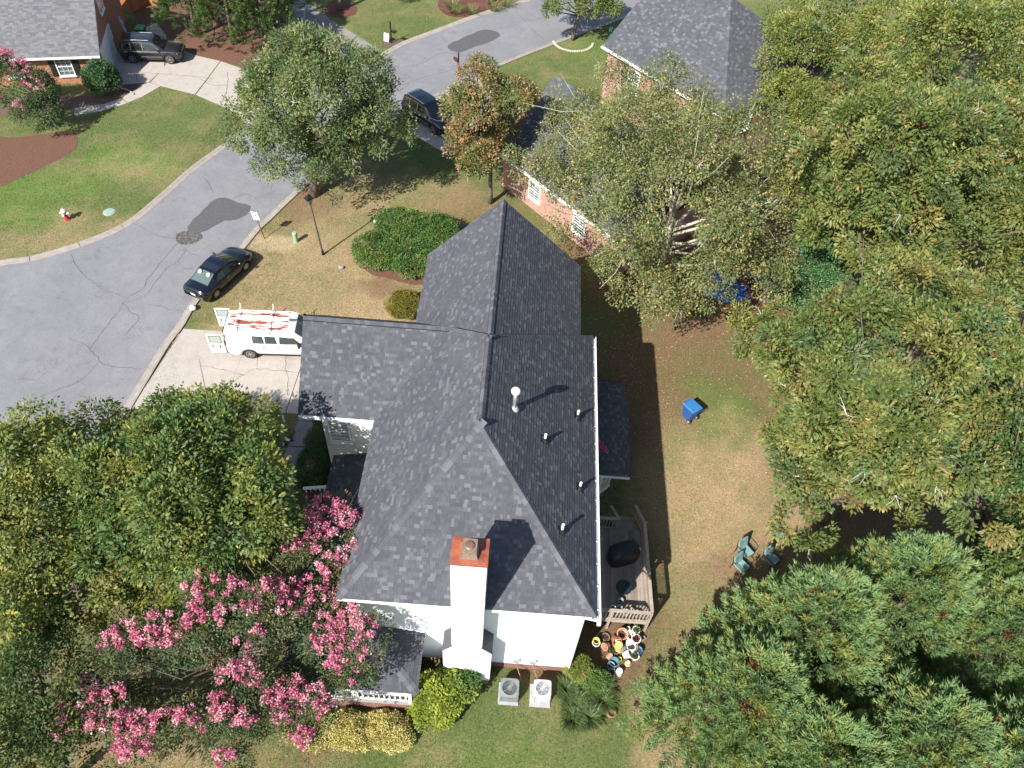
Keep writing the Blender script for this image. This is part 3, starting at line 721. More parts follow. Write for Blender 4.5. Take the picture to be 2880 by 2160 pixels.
# roof vents
def roof_z(x): return HE + .944 * (.39 - x)
M_PVC = mat('vent_white', (.80, .79, .76), .45)
for x, y, L_ in ((-.40, 8.05, .40), (-1.83, 5.72, .40), (-.29, 4.60, .38), (-1.04, 2.22, .50)):
    z = roof_z(x); v_ = MB().tube([(x, y, z - .05), (x, y, z + L_)], .055, 12)
    pipe = v_.build('vent_pipe', M_PVC, house, smooth=False)
    mb = MB().lathe([(.15, -.10), (.14, .02), (.10, .09), (.072, .17), (.058, .19)], (x, y, z), 14)
    mb.slab([(x - .17, y - .17, roof_z(x - .17) + .02), (x + .17, y - .17, roof_z(x + .17) + .02), (x + .17, y + .17, roof_z(x + .17) + .02), (x - .17, y + .17, roof_z(x - .17) + .02)], .015)
    mb.build('vent_boot', M_BLACK, pipe)
x, y = -3.12, 6.24; z = roof_z(x)
flp = MB().tube([(x, y, z - .05), (x, y, z + 1.0)], .075, 14).build('flue_pipe', mat('galvanised', (.52, .53, .54), .35, .6), house, smooth=True)
MB().lathe([(.10, 0), (.16, .04), (.18, .10), (.17, .18), (.12, .24), (.0, .26)], (x, y, z + .92), 18).build('flue_ball', M_PVC, flp, smooth=True)
MB().lathe([(.20, -.12), (.17, 0), (.13, .04), (.12, .07), (.08, .09)], (x, y, z + .02), 16).build('storm_collar', mat('collar', (.6, .6, .6), .4, .5), flp, smooth=True)
# porch
ZP = 3.2
qS = [(-11.25, -2.4, ZP), (-5.97, -2.4, ZP), (-8.37, 0, 3.8), (-8.85, 0, 3.8)]
qE = [(-5.97, -2.4, ZP), (-5.97, 0, ZP), (-8.37, 0, 3.8)]
qW = [(-11.25, 8.09, ZP), (-11.25, -2.4, ZP), (-8.85, 0, 3.8), (-8.6, .25, 3.8625), (-8.6, 8.09, 3.8625)]
pr = MB()
for q in (qS, qE, qW): pr.slab(q, .10, 0, 1)
proof = pr.build('porch_roof', [M_DARKROOF, M_TRIM], house)
caps(proof, (-5.97, -2.4, ZP), (-8.37, 0, 3.8), nrm(qS), nrm(qE), M_SH[2:], .17, .23)
caps(proof, (-11.25, -2.4, ZP), (-8.85, 0, 3.8), nrm(qS), nrm(qW), M_SH[2:], .17, .23)
# bay on the garden side
bp = [(0, 8.05), (2.55, 8.05), (2.65, 12.1), (2.42, 13.8), (0, 13.8)]; ap = (.02, 10.3, 4.5)
bays = [[(*bp[i], 3.3), (*bp[i + 1], 3.3), ap] for i in range(4)]
br_ = MB()
for q in bays: br_.slab(q, .09, 0, 1)
broof = br_.build('bay_roof', [M_DARKROOF, M_TRIM], house)
MB().bar((.2, 8.03, 3.22), (2.55, 8.03, 3.22), .04, .13).build('fascia', M_TRIM, broof)
M_BAYW = mat('bay_white', (.62, .63, .62), .6)
bw = MB()
base = [(0, 8.4), (1.25, 8.4), (1.95, 9.1), (1.95, 12.4), (1.2, 13.2), (0, 13.2)]
for i in range(5): siding(bw, base[i], base[i + 1], .7, 3.2, .13)
bay = bw.build('bay', M_BAYW, house)
MB().prism([(x * .97, y if y > 9 else y + .04) for x, y in base], 0, .72).build('bay_foot', M_BRICKF, bay)
M_GLASS = glass_mat('window_glass', (.10, .14, .14))
def window(parent, a, b, z0, z1, name='window', cols=2, rows=3):
    """A framed sash window on the wall a->b (outside to the right), with muntins and a pane."""
    a, b = Vector((a[0], a[1], 0)), Vector((b[0], b[1], 0)); d = (b - a).normalized(); n = Vector((d.y, -d.x, 0)); k = Vector((0, 0, 1))
    fr = MB()
    for p_, q_ in ((a + k * z0, b + k * z0), (a + k * z1, b + k * z1)): fr.bar(p_ + n * .03, q_ + n * .03, .07, .09)
    for p_ in (a, b): fr.bar(p_ + k * (z0 + .046) + n * .03, p_ + k * (z1 - .046) + n * .03, .07, .09, up=n)
    fr.bar(a + k * ((z0 + z1) / 2) + d * .046 + n * .028, b + k * ((z0 + z1) / 2) - d * .046 + n * .028, .05, .05)
    L_ = (b - a).length
    for i in range(1, cols): fr.bar(a + d * (L_ * i / cols) + k * (z0 + .05) + n * .022, a + d * (L_ * i / cols) + k * (z1 - .05) + n * .022, .02, .022, up=n)
    for j in range(1, rows * 2):
        if j != rows: fr.bar(a + k * (z0 + (z1 - z0) * j / rows / 2) + n * .021 + d * .05, b + k * (z0 + (z1 - z0) * j / rows / 2) + n * .021 - d * .05, .02, .022)
    w_ = fr.build(name, M_TRIM, parent)
    MB().add([a + k * z0 + n * .012, b + k * z0 + n * .012, b + k * z1 + n * .012, a + k * z1 + n * .012], [(0, 1, 2, 3)]).build('pane', M_GLASS, w_)
    MB().bar(a - d * .08 + k * (z0 - .07) + n * .06, b + d * .08 + k * (z0 - .07) + n * .06, .13, .05).build('sill', M_TRIM, w_)
    return w_
window(house, (.25, 8.4), (1.15, 8.4), 1.1, 2.7); window(house, (1.35, 8.5), (1.85, 9.0), 1.1, 2.7, cols=1)
window(house, (1.95, 9.6), (1.95, 11.9), 1.1, 2.7, cols=3)
window(house, (-11.2, 8.1), (-10.3, 8.1), 4.4, 6.0); window(house, (-11.25, 8.1), (-10.3, 8.1), 1.0, 2.7)
for y0 in (2.0, 5.0, 9.5): window(house, (0, y0), (0, y0 + .95), 4.4, 6.0)
for y0 in (3.0, 6.0): window(house, (-8.6, y0 + .95), (-8.6, y0), 4.4, 6.0)
for y0 in (13.7, 15.9):
    mb = MB()
    for j in range(4): mb.box((-7.73, y0 + .9, .33 + .52 * j), (.05, 1.75, .50))
    mb.build('garage_door', M_TRIM, house)
# porch floor, posts and rails
M_PORCHF = mat('porch_floor', (.30, .29, .28), .8)
MB().prism([(-10.95, -2.1), (-6.27, -2.1), (-6.27, -.01), (-8.61, -.01), (-8.61, 8.0), (-10.95, 8.0)], .80, .9).build('porch_floor', M_PORCHF, house)
MB().prism([(-10.9, -2.05), (-6.32, -2.05), (-6.32, -.05), (-8.63, -.05), (-8.63, 7.95), (-10.9, 7.95)], 0, .80).build('porch_base', M_BRICKF, house)
posts = [(-10.85, -2.0), (-8.6, -2.0), (-6.37, -2.0), (-10.85, .6), (-10.85, 3.2), (-10.85, 5.6), (-10.85, 7.85)]
for x, y in posts: MB().box((x, y, 2.0), (.13, .13, 2.2)).build('porch_post', M_TRIM, house)
def railing(parent, a, b, z, h=.92, sp=.19, mt_=None, cap=(.13, .05), bal=.04, name='railing'):
    a, b = Vector(a), Vector(b); d = (b - a); L_ = d.length; d.normalize(); k = Vector((0, 0, 1))
    zz = lambda q: z
    r_ = MB().bar(a + k * (z + h), b + k * (z + h), cap[0], cap[1]).bar(a + k * (z + h - .09), b + k * (z + h - .09), .05, .08).bar(a + k * (z + .12), b + k * (z + .12), .06, .07).build(name, mt_ or M_TRIM, parent)
    n_ = max(2, int(L_ / sp))
    for i in range(n_):
        q = a + d * (L_ * (i + .5) / n_)
        MB().bar(q + k * (z + .155), q + k * (z + h - .13), bal, bal).build('baluster', mt_ or M_TRIM, r_)
    return r_
railing(house, (-10.75, -2.0, 0), (-6.45, -2.0, 0), .9, 1.0, .21, None, (.17, .06), .06)
railing(house, (-6.37, -1.9, 0), (-6.37, -.1, 0), .9, 1.0, .2, None, (.15, .06), .05)
railing(house, (-10.85, .7, 0), (-10.85, 5.5, 0), .9, 1.0, .2, None, (.15, .06), .05)
railing(house, (-12.8, 7.35, -.55), (-10.95, 7.3, 0), .9, .95, .22, None, (.12, .05), .05, 'stair_railing')
for k in range(3): MB().box((-11.15 - .32 * k, 6.6, .36 - .12 * k), (.36, 1.3, .72 - .24 * k)).build('step', M_PATH, house)
# electric boxes and lines on the chimney wall
M_BOX = mat('meter_grey', (.34, .35, .36), .5, .2)
for x in (-2.2, -.95 - .55):
    bxp = MB().box((x, -.08, 1.15), (.26, .14, .20)).build('electric_box', M_BOX, house)
    MB().tube([(x + .05, -.06, 1.05), (x + .04, -.08, .75), (x + .10, -.2, .55), (x + .28, -.62, .45)], .018, 6).build('conduit', mat('copper_line', (.32, .16, .09), .6), bxp)
# shingles on every plane
shingle_roof(house, [(roof, pS), (roof, pE), (roof, pW), (roof, gS), (roof, fE), (roof, fW)] + [(proof, q) for q in (qS, qE, qW)] + [(broof, q) for q in bays], M_SH, weights=WTS)


# ------------------------------------------------------------------ neighbouring houses
def to_world(o, ang):
    c, s = math.cos(ang), math.sin(ang)
    return lambda x, y, z=0.0: (o[0] + c * x - s * y, o[1] + s * x + c * y, z)
def brick_wall(parent, T_, a, b, z0, z1, m_, name='wall'):
    p_, q_ = T_(*a), T_(*b)
    return MB().add([(p_[0], p_[1], z0), (q_[0], q_[1], z0), (q_[0], q_[1], z1), (p_[0], p_[1], z1)], [(0, 1, 2, 3)]).build(name, m_, parent)
# brick house with the garage, seen at the top corner
A1 = R(13); T1 = to_world((-36.4, 43.3), A1)
bh = thing('brick_house', 'red brick house with grey roof, white garage door and shuttered window', 'house', T1(-5, 5))
M_BR_S = brick_mat('orange_brick', (.40, .135, .065), (.30, .095, .05), (.36, .26, .20), (math.cos(A1), math.sin(A1)))
M_BR_E = brick_mat('orange_brick_gable', (.36, .115, .058), (.27, .085, .045), (.32, .23, .18), (-math.sin(A1), math.cos(A1)))
brick_wall(bh, T1, (-22, 0), (0, 0), 0, 2.45, M_BR_S)
brick_wall(bh, T1, (0, 0), (0, 10.2), 0, 2.45, M_BR_E); brick_wall(bh, T1, (0, 10.2), (-22, 10.2), 0, 2.45, M_BR_S)
MB().add([T1(0, 0, 2.45), T1(0, 10.2, 2.45), T1(0, 5.1, 6.6)], [(0, 1, 2)]).build('gable', M_BR_E, bh)
ze = 2.3; zr = ze + .83 * 5.5
bS = [T1(-22, -.4, ze), T1(.18, -.4, ze), T1(.18, 5.1, zr), T1(-22, 5.1, zr)]; bN = [T1(.18, 10.6, ze), T1(-22, 10.6, ze), T1(-22, 5.1, zr), T1(.18, 5.1, zr)]
broof2 = MB().slab(bS, .12, 0, 1).slab(bN, .12, 0, 1).build('roof', [M_DARKROOF, M_TRIM], bh)
M_SHG = shingle_mats('weathered', [(.105, .107, .116), (.125, .127, .136), (.145, .147, .155)])
shingle_roof(bh, [(broof2, bS)], M_SHG, .15, (.3, .33, .36), singles=0, thick=(.008, .010))
g2 = MB().bar(T1(-22, -.46, ze - .05), T1(.2, -.46, ze - .05), .12, .12).build('gutter', M_TRIM, bh)
MB().tube([T1(.02, -.42, ze - .1), T1(-.06, -.1, ze - .5), T1(-.06, -.06, .1)], .05, 6).build('downspout', M_TRIM, bh)
MB().lathe([(.0, 0), (.07, .02), (.09, .08), (.05, .13), (0, .14)], T1(-.35, -.35, ze - .28), 12).build('security_lamp', M_TRIM, bh)
gd = MB()
for j in range(4): gd.bar(T1(.03, .55, .28 + .53 * j), T1(.03, 4.55, .28 + .53 * j), .05, .51)
gd = gd.build('garage_door', mat('door_grey_white', (.70, .72, .74), .5), bh)
MB().bar(T1(.06, .45, 1.1), T1(.06, .45, 2.3), .1, .1).bar(T1(.06, 4.65, 1.1), T1(.06, 4.65, 2.3), .1, .1).bar(T1(.06, .4, 2.25), T1(.06, 4.7, 2.25), .1, .12).build('door_frame', M_TRIM, gd)
window(bh, T1(-3.25, 0)[:2], T1(-2.15, 0)[:2], .65, 2.1, cols=3, rows=2)
M_SHUT = mat('black_shutter', (.016, .017, .018), .5)
for x in (-3.55, -1.85):
    s_ = MB().bar(T1(x - .2, -.04, 1.38), T1(x + .2, -.04, 1.38), .05, 1.5).build('shutter', M_SHUT, bh)
    for j in range(9): MB().bar(T1(x - .15, -.075, .78 + .15 * j), T1(x + .15, -.075, .78 + .15 * j), .02, .05).build('slat', M_SHUT, s_)
window(bh, T1(-6.9, 0)[:2], T1(-5.8, 0)[:2], .65, 2.1, cols=3, rows=2)
window(bh, T1(0, 3.9)[:2], T1(0, 5.2)[:2], 3.4, 5.0, cols=2, rows=2)
up = MB(); up.prism([T1(-18, .6)[:2], T1(-9.6, .6)[:2], T1(-9.6, 8)[:2], T1(-18, 8)[:2]], 2.5, 6.6); up.build('upper_storey', M_BR_S, bh)
MB().slab([T1(-18.4, .2, 6.5), T1(-9.2, .2, 6.5), T1(-9.2, 4.3, 9.2), T1(-18.4, 4.3, 9.2)], .12).slab([T1(-9.2, 8.4, 6.5), T1(-18.4, 8.4, 6.5), T1(-18.4, 4.3, 9.2), T1(-9.2, 4.3, 9.2)], .12).build('upper_roof', M_SHG[0], bh)

# brick house with the dark hip roof behind the birch
A2 = R(-47); T2 = to_world((-5.45, 33.98), A2)
nh = thing('brick_house', 'pink brick house with dark hip roof half hidden behind the birch', 'house', T2(4, 10))
M_BR_A = brick_mat('pink_brick', (.40, .20, .155), (.32, .145, .11), (.42, .36, .31), (math.cos(A2), math.sin(A2)))
M_BR_B = brick_mat('pink_brick_gable', (.40, .20, .155), (.32, .145, .11), (.42, .36, .31), (-math.sin(A2), math.cos(A2)))
for x0, x1, y0, y1, z1 in ((.35, 12, .4, 9.7, 2.95), (-1.8, 9.2, 11.9, 22.6, 6.05)):
    brick_wall(nh, T2, (x0, y0), (x1, y0), 0, z1, M_BR_A); brick_wall(nh, T2, (x1, y0), (x1, y1), 0, z1, M_BR_B)
    brick_wall(nh, T2, (x1, y1), (x0, y1), 0, z1, M_BR_A); brick_wall(nh, T2, (x0, y1), (x0, y0), 0, z1, M_BR_B)
MB().add([T2(.35, 9.7, 2.95), T2(.35, .4, 2.95), T2(.35, 5, 6.4)], [(0, 1, 2)]).build('gable', M_BR_B, nh)
MB().add([T2(-1.8, 22.6, 6.05), T2(-1.8, 11.9, 6.05), T2(-1.8, 17.25, 10.1)], [(0, 1, 2)]).build('gable', M_BR_B, nh)
w1 = [T2(0, 0, 2.9), T2(12, 0, 2.9), T2(12, 5, 6.65), T2(0, 5, 6.65)]; w2 = [T2(12, 10, 2.9), T2(0, 10, 2.9), T2(0, 5, 6.65), T2(12, 5, 6.65)]
m1 = [T2(-2.1, 11.5, 6), T2(9.5, 11.5, 6), T2(3.75, 17.25, 10.31), T2(-2.1, 17.25, 10.31)]; m2 = [T2(9.5, 23, 6), T2(-2.1, 23, 6), T2(-2.1, 17.25, 10.31), T2(3.75, 17.25, 10.31)]
m3 = [T2(9.5, 11.5, 6), T2(9.5, 23, 6), T2(3.75, 17.25, 10.31)]
nr = MB()
for q in (w1, w2, m1, m2, m3): nr.slab(q, .12, 0, 1)
nr = nr.build('roof', [M_DARKROOF, M_TRIM], nh)
M_SHN = shingle_mats('slate_blue', [(.062, .066, .076), (.072, .076, .087), (.082, .087, .098), (.112, .118, .133)])
shingle_roof(nh, [(nr, w1), (nr, w2), (nr, m1), (nr, m3)], M_SHN, .17, (.15, .19, .23, .28), singles=160, weights=[30, 30, 20, 13])
caps(nr, T2(9.5, 11.5, 6), T2(3.75, 17.25, 10.31), nrm(m1), nrm(m3), M_SHN, .17, .3); caps(nr, T2(0, 5, 6.65), T2(12, 5, 6.65), nrm(w1), nrm(w2), M_SHN, .17, .3)
caps(nr, T2(-2.1, 17.25, 10.31), T2(3.75, 17.25, 10.31), nrm(m1), nrm(m2), M_SHN, .17, .3)
MB().bar(T2(0, -.07, 2.82), T2(12, -.07, 2.82), .12, .12).build('gutter', M_TRIM, nh); MB().bar(T2(-2.1, 11.43, 5.92), T2(9.5, 11.43, 5.92), .12, .12).build('gutter', M_TRIM, nh)
window(nh, T2(3.2, .4)[:2], T2(4.3, .4)[:2], .9, 2.2); window(nh, T2(7.6, .4)[:2], T2(8.7, .4)[:2], .9, 2.2); window(nh, T2(.5, 11.9)[:2], T2(1.6, 11.9)[:2], 3.8, 5.3)
window(nh, T2(9.2, 14)[:2], T2(9.2, 15.2)[:2], 3.8, 5.3)
# wooden fence at the top edge
M_CEDAR = mat('cedar_board', (.40, .17, .06), .75, col2=(.28, .11, .04), nscale=4, jitter=.25)
fence = thing('wooden_fence', 'orange cedar board fence behind the brick house', 'fence', (-38.77, 54.89, 0.00))
fp = [(-40.92, 55.61, 0.00), (-38.72, 54.50, 0.00), (-37.78, 56.15, 0.00), (-36.59, 56.08, 0.00)]
pl = bpy.data.meshes.new('plank'); mb = MB().box((0, 0, .9), (.135, .02, 1.8)); pl.from_pydata(mb.v, [], mb.f); pl.materials.append(M_CEDAR)
for a, b in zip(fp[:-1], fp[1:]):
    a, b = Vector((a[0], a[1], 0)), Vector((b[0], b[1], 0)); d = b - a; n_ = int(d.length / .142); an = math.atan2(d.y, d.x)
    for k in range(n_):
        o = bpy.data.objects.new('plank', pl); link(o, fence); o.location = a + d * ((k + .5) / n_) - WLOC[fence.name]; o.location.z = random.uniform(-.03, .03); o.rotation_euler = (0, 0, an)
    for z in (.4, 1.4): MB().bar(a + Vector((0, 0, z)) + Vector((-d.y, d.x, 0)).normalized() * .04, b + Vector((0, 0, z)) + Vector((-d.y, d.x, 0)).normalized() * .04, .04, .09).build('rail', M_CEDAR, fence)
    MB().box((b.x, b.y, .95), (.1, .1, 1.9), an).build('post', M_CEDAR, fence)


# ------------------------------------------------------------------ vehicles
def interp_st(st, n=61):
    st = np.array(st, float); xs_ = st[:, 0]
    x = np.linspace(xs_[0], xs_[-1], n); out = [x]
    for k in range(1, st.shape[1]):
        # smooth (monotone-ish) interpolation
        m_ = np.gradient(st[:, k], xs_); i = np.clip(np.searchsorted(xs_, x) - 1, 0, len(xs_) - 2); h = xs_[i + 1] - xs_[i]; t_ = (x - xs_[i]) / h
        y = (2 * t_**3 - 3 * t_**2 + 1) * st[i, k] + (t_**3 - 2 * t_**2 + t_) * h * m_[i] * .6 + (-2 * t_**3 + 3 * t_**2) * st[i + 1, k] + (t_**3 - t_**2) * h * m_[i + 1] * .6
        out.append(y)
    return np.stack(out, 1)
M_TYRE = mat('tyre', (.022, .022, .023), .85); M_RIM = mat('alloy_rim', (.55, .55, .56), .3, .85); M_DARK = mat('underbody', (.01, .01, .011), .9)
M_CHROME = mat('chrome', (.75, .75, .77), .15, 1.0); M_LAMP_R = mat('tail_lamp', (.55, .015, .02), .2, coat=.8); M_LAMP_W = mat('head_lamp', (.72, .74, .76), .15, coat=.8); M_PLATE = mat('number_plate', (.75, .75, .72), .5)
def wheel(parent, x, y, r, w, spokes=10, rim=None):
    M = Matrix.Rotation(R(90), 3, 'X'); sg = 1 if y > 0 else -1
    wl = MB().lathe([(r * .62, -w / 2), (r * .93, -w / 2), (r, -w / 2 + .03), (r, w / 2 - .03), (r * .93, w / 2), (r * .62, w / 2)], (x, y, r), 26, M=M).build('wheel', M_TYRE, parent, world=False, smooth=True)
    rm = MB().lathe([(r * .64, -.01), (r * .66, .015), (r * .60, .018), (r * .57, -.03), (0.001, -.05)], (x, y + sg * w * .46, r), 26, M=Matrix.Rotation(R(-90 * sg), 3, 'X'), cap=False)
    for k in range(spokes):
        a = 2 * math.pi * k / spokes; rm.bar((x, y + sg * w * .44, r), (x + math.cos(a) * r * .6, y + sg * w * .47, r + math.sin(a) * r * .6), .035, .025, up=(0, 1, 0))
    rm.lathe([(.07, 0), (.06, .02), (0.001, .025)], (x, y + sg * w * .48, r), 12, M=Matrix.Rotation(R(-90 * sg), 3, 'X'), cap=False)
    rm.build('rim', rim or M_RIM, wl, world=False)
def car(name, label, loc, ang, st, prof, wheels, wr, paint, glass, windows, cat='car', trim=None, wide=.22, spokes=10, belt=.02, crown_h=.03, glass_rear=None):
    root = thing(name, label, cat, (loc[0], loc[1], loc[2] if len(loc) > 2 else .008), R(ang))
    S_ = interp_st(st, 81); rows = []
    for x, w, zb, zs, zt, tw in S_:
        arch = 0
        for wx in wheels:
            d = abs(x - wx); rr = wr * 1.17
            if d < rr: arch = max(arch, wr * .95 + math.sqrt(rr * rr - d * d) * .98)
        b0 = max(zb, arch); b1 = max(zb + .12, arch + .02); b2 = max((zb + zs) / 2 + .05, arch + .035)
        half = [(w * .93, b0), (w * .99, b1), (w, b2), (w * .985, max(zs, b2 + .02)), (tw, zt - .015), (tw * .5, zt + .012), (0, zt + .02)]
        rows.append([(x, y, z) for y, z in half] + [(x, -y, z) for y, z in half[-2::-1]])
    k = len(rows[0]); n = len(rows); mb = MB()
    mb.add([v for r_ in rows for v in r_], [(i * k + j, i * k + j + 1, (i + 1) * k + j + 1, (i + 1) * k + j) for i in range(n - 1) for j in range(k - 1)] + [tuple(range(k)), tuple((n - 1) * k + j for j in reversed(range(k)))])
    body = mb.build('body', paint, root, world=False, smooth=True)
    ub = MB(); x0, x1 = S_[2, 0], S_[-3, 0]; w0 = S_[:, 1].max()
    ub.box(((x0 + x1) / 2, 0, .42), (x1 - x0 - .1, w0 * 1.62, .42)); ub.build('underbody', M_DARK, root, world=False)
    fw = lambda x: float(np.interp(x, S_[:, 0], S_[:, 1])); fzs = lambda x: float(np.interp(x, S_[:, 0], S_[:, 3]))
    P = np.array(prof, float); px = P[:, 0]
    # cabin shell: top sheet and two sides
    mb = MB(); m_ = 9; fine = []
    for i in range(len(P) - 1):
        for t_ in np.linspace(0, 1, 5)[:-1]: fine.append(P[i] + (P[i + 1] - P[i]) * t_)
    fine.append(P[-1]); fine = np.array(fine)
    top = [[(q[0], q[2] * (1 - 2 * j / (m_ - 1)), q[1] + crown_h * (1 - (1 - 2 * j / (m_ - 1)) ** 2)) for j in range(m_)] for q in fine]
    mb.add([v for r_ in top for v in r_], [(i * m_ + j, i * m_ + j + 1, (i + 1) * m_ + j + 1, (i + 1) * m_ + j) for i in range(len(fine) - 1) for j in range(m_ - 1)])
    for sg in (1, -1):
        vs = []
        for q in fine: vs += [(q[0], sg * q[2], q[1]), (q[0], sg * fw(q[0]) * .965, min(q[1], fzs(q[0]) + belt))]
        mb.add(vs, [(2 * i, 2 * i + 2, 2 * i + 3, 2 * i + 1) if sg > 0 else (2 * i, 2 * i + 1, 2 * i + 3, 2 * i + 2) for i in range(len(fine) - 1)])
    cabin = mb.build('cabin', paint, root, world=False, smooth=True)
    def sheet_glass(nm, i0, i1, s0, s1, g_):
        a, b = P[i0], P[i1]; nn = np.array([-(b[1] - a[1]), 0, b[0] - a[0]]); nn /= np.linalg.norm(nn)
        if nn[2] < 0: nn = -nn
        mb = MB(); g = []
        for t_ in np.linspace(s0, s1, 5):
            q = a + (b - a) * t_
            g += [(q[0] + nn[0] * .008, q[2] * .93 * (1 - 2 * j / 8), q[1] + crown_h * (1 - (1 - 2 * j / 8) ** 2) + nn[2] * .008) for j in range(9)]
        mb.add(g, [(i * 9 + j, i * 9 + j + 1, (i + 1) * 9 + j + 1, (i + 1) * 9 + j) for i in range(4) for j in range(8)]); return mb.build(nm, g_, cabin, world=False, smooth=True)
    yy = lambda x, z, sg: sg * (fw(x) * .965 + (float(np.interp(x, px, P[:, 2])) - fw(x) * .965) * max(0, (z - fzs(x) - belt) / max(.05, float(np.interp(x, px, P[:, 1])) - fzs(x) - belt)))
    for poly in windows:
        for sg in (1, -1):
            c = np.mean(poly, 0); gp = [(x, yy(x, z, sg) + sg * .012, z) for x, z in poly]; fr = [(x, yy(x, z, sg) + sg * .008, z) for x, z in (np.array(poly) - c) * 1.08 + c]
            f_ = [tuple(range(len(poly)))] if sg < 0 else [tuple(reversed(range(len(poly))))]
            wv = MB().add(gp, f_).build('side_window', glass, cabin, world=False)
            MB().add(fr, f_).build('window_trim', trim or M_DARK, wv, world=False)
    for wx in wheels:
        for sg in (1, -1): wheel(root, wx, sg * (fw(wx) - wide * .52), wr, wide, spokes)
    return root, body, cabin, sheet_glass, fw, fzs
def add_box(nm, parent, m_, c, d, M=None):
    return MB().box(c, d, M=M).build(nm, m_, parent, world=False)
def mirrors(root, x, y, z, m_, L=.2):
    for sg in (1, -1):
        mr = MB().lathe([(.0, -L / 2), (.06, -L / 2 + .02), (.085, 0), (.06, L / 2 - .02), (0, L / 2)], (x, sg * (y + .1), z), 10, M=Matrix.Rotation(R(90), 3, 'X')).build('mirror', m_, root, world=False, smooth=True)
def seam(root, pts, m_=None): MB().tube(pts, .006, 4, cap=False).build('seam', m_ or M_DARK, root, world=False)
# black coupe at the kerb
NAVY = mat('navy_paint', (.006, .0075, .016), .22, .2, col2=(.005, .006, .013), coat=1.0); G_COUPE = glass_mat('coupe_glass', (.03, .042, .04)); G_BACK = glass_mat('pale_backlight', (.085, .125, .115), .06)
r_, bd, cb, sg_, fw, fzs = car('parked_coupe', 'black two door car parked with two wheels on the kerb and dry grass', (-21.42, 22.38), 67.5,
    [(-2.3, .70, .44, .72, .86, .56), (-2.22, .80, .34, .80, .98, .66), (-1.9, .87, .28, .84, 1.02, .70), (-1.2, .905, .24, .87, .99, .74), (0, .915, .22, .86, .95, .76), (.9, .915, .22, .84, .94, .76), (1.5, .90, .25, .80, .90, .73), (2.05, .85, .30, .70, .78, .66), (2.32, .66, .42, .56, .62, .5)],
    [(-1.72, 1.0, .66), (-.85, 1.36, .58), (-.2, 1.42, .60), (.3, 1.40, .61), (1.2, .95, .70)], (-1.38, 1.36), .325, NAVY, G_COUPE,
    [[(-1.12, .96), (-.30, .95), (-.30, 1.30), (-.72, 1.28)], [(-.24, .95), (.86, .94), (.45, 1.22), (.12, 1.31), (-.24, 1.32)]], spokes=12)
sg_('rear_window', 0, 1, .12, .97, G_BACK); sg_('windscreen', 3, 4, .06, .92, G_COUPE); sg_('sunroof', 1, 2, .25, .95, glass_mat('roof_glass', (.012, .015, .025)))
for s_ in (1, -1):
    tl = MB().add([(-2.27, s_ * .48, .68), (-2.20, s_ * .74, .70), (-1.98, s_ * .868, .76), (-1.98, s_ * .868, .86), (-2.16, s_ * .76, .87), (-2.25, s_ * .48, .83)], [(0, 1, 4, 5), (1, 2, 3, 4)]); tl.build('tail_light', M_LAMP_R, r_, world=False)
    hl = MB().add([(2.22, s_ * .5, .56), (2.24, s_ * .66, .57), (1.95, s_ * .86, .64), (1.93, s_ * .855, .74), (2.16, s_ * .68, .70), (2.2, s_ * .5, .67)], [(0, 1, 4, 5), (1, 2, 3, 4)]); hl.build('headlight', M_LAMP_W, r_, world=False)
    add_box('door_handle', r_, M_CHROME, (-.25, s_ * .925, .80), (.2, .02, .03)); seam(r_, [(-.38, s_ * .92, .35), (-.38, s_ * .92, .85)]); seam(r_, [(1.0, s_ * .92, .35), (.98, s_ * .91, .84)])
    # pale headrests seen through the backlight
    MB().lathe([(0, 0), (.13, .03), (.14, .10), (.10, .16), (0, .17)], (-1.02, s_ * .3, 1.27), 12, M=Matrix.Rotation(R(-24), 3, 'Y')).build('headrest', mat('cream_leather', (.62, .60, .52), .6), cb, world=False, smooth=True)
add_box('number_plate', r_, M_PLATE, (-2.305, 0, .66), (.02, .34, .13), Matrix.Rotation(R(-8), 3, 'Y')); mirrors(r_, .85, .86, .98, NAVY)
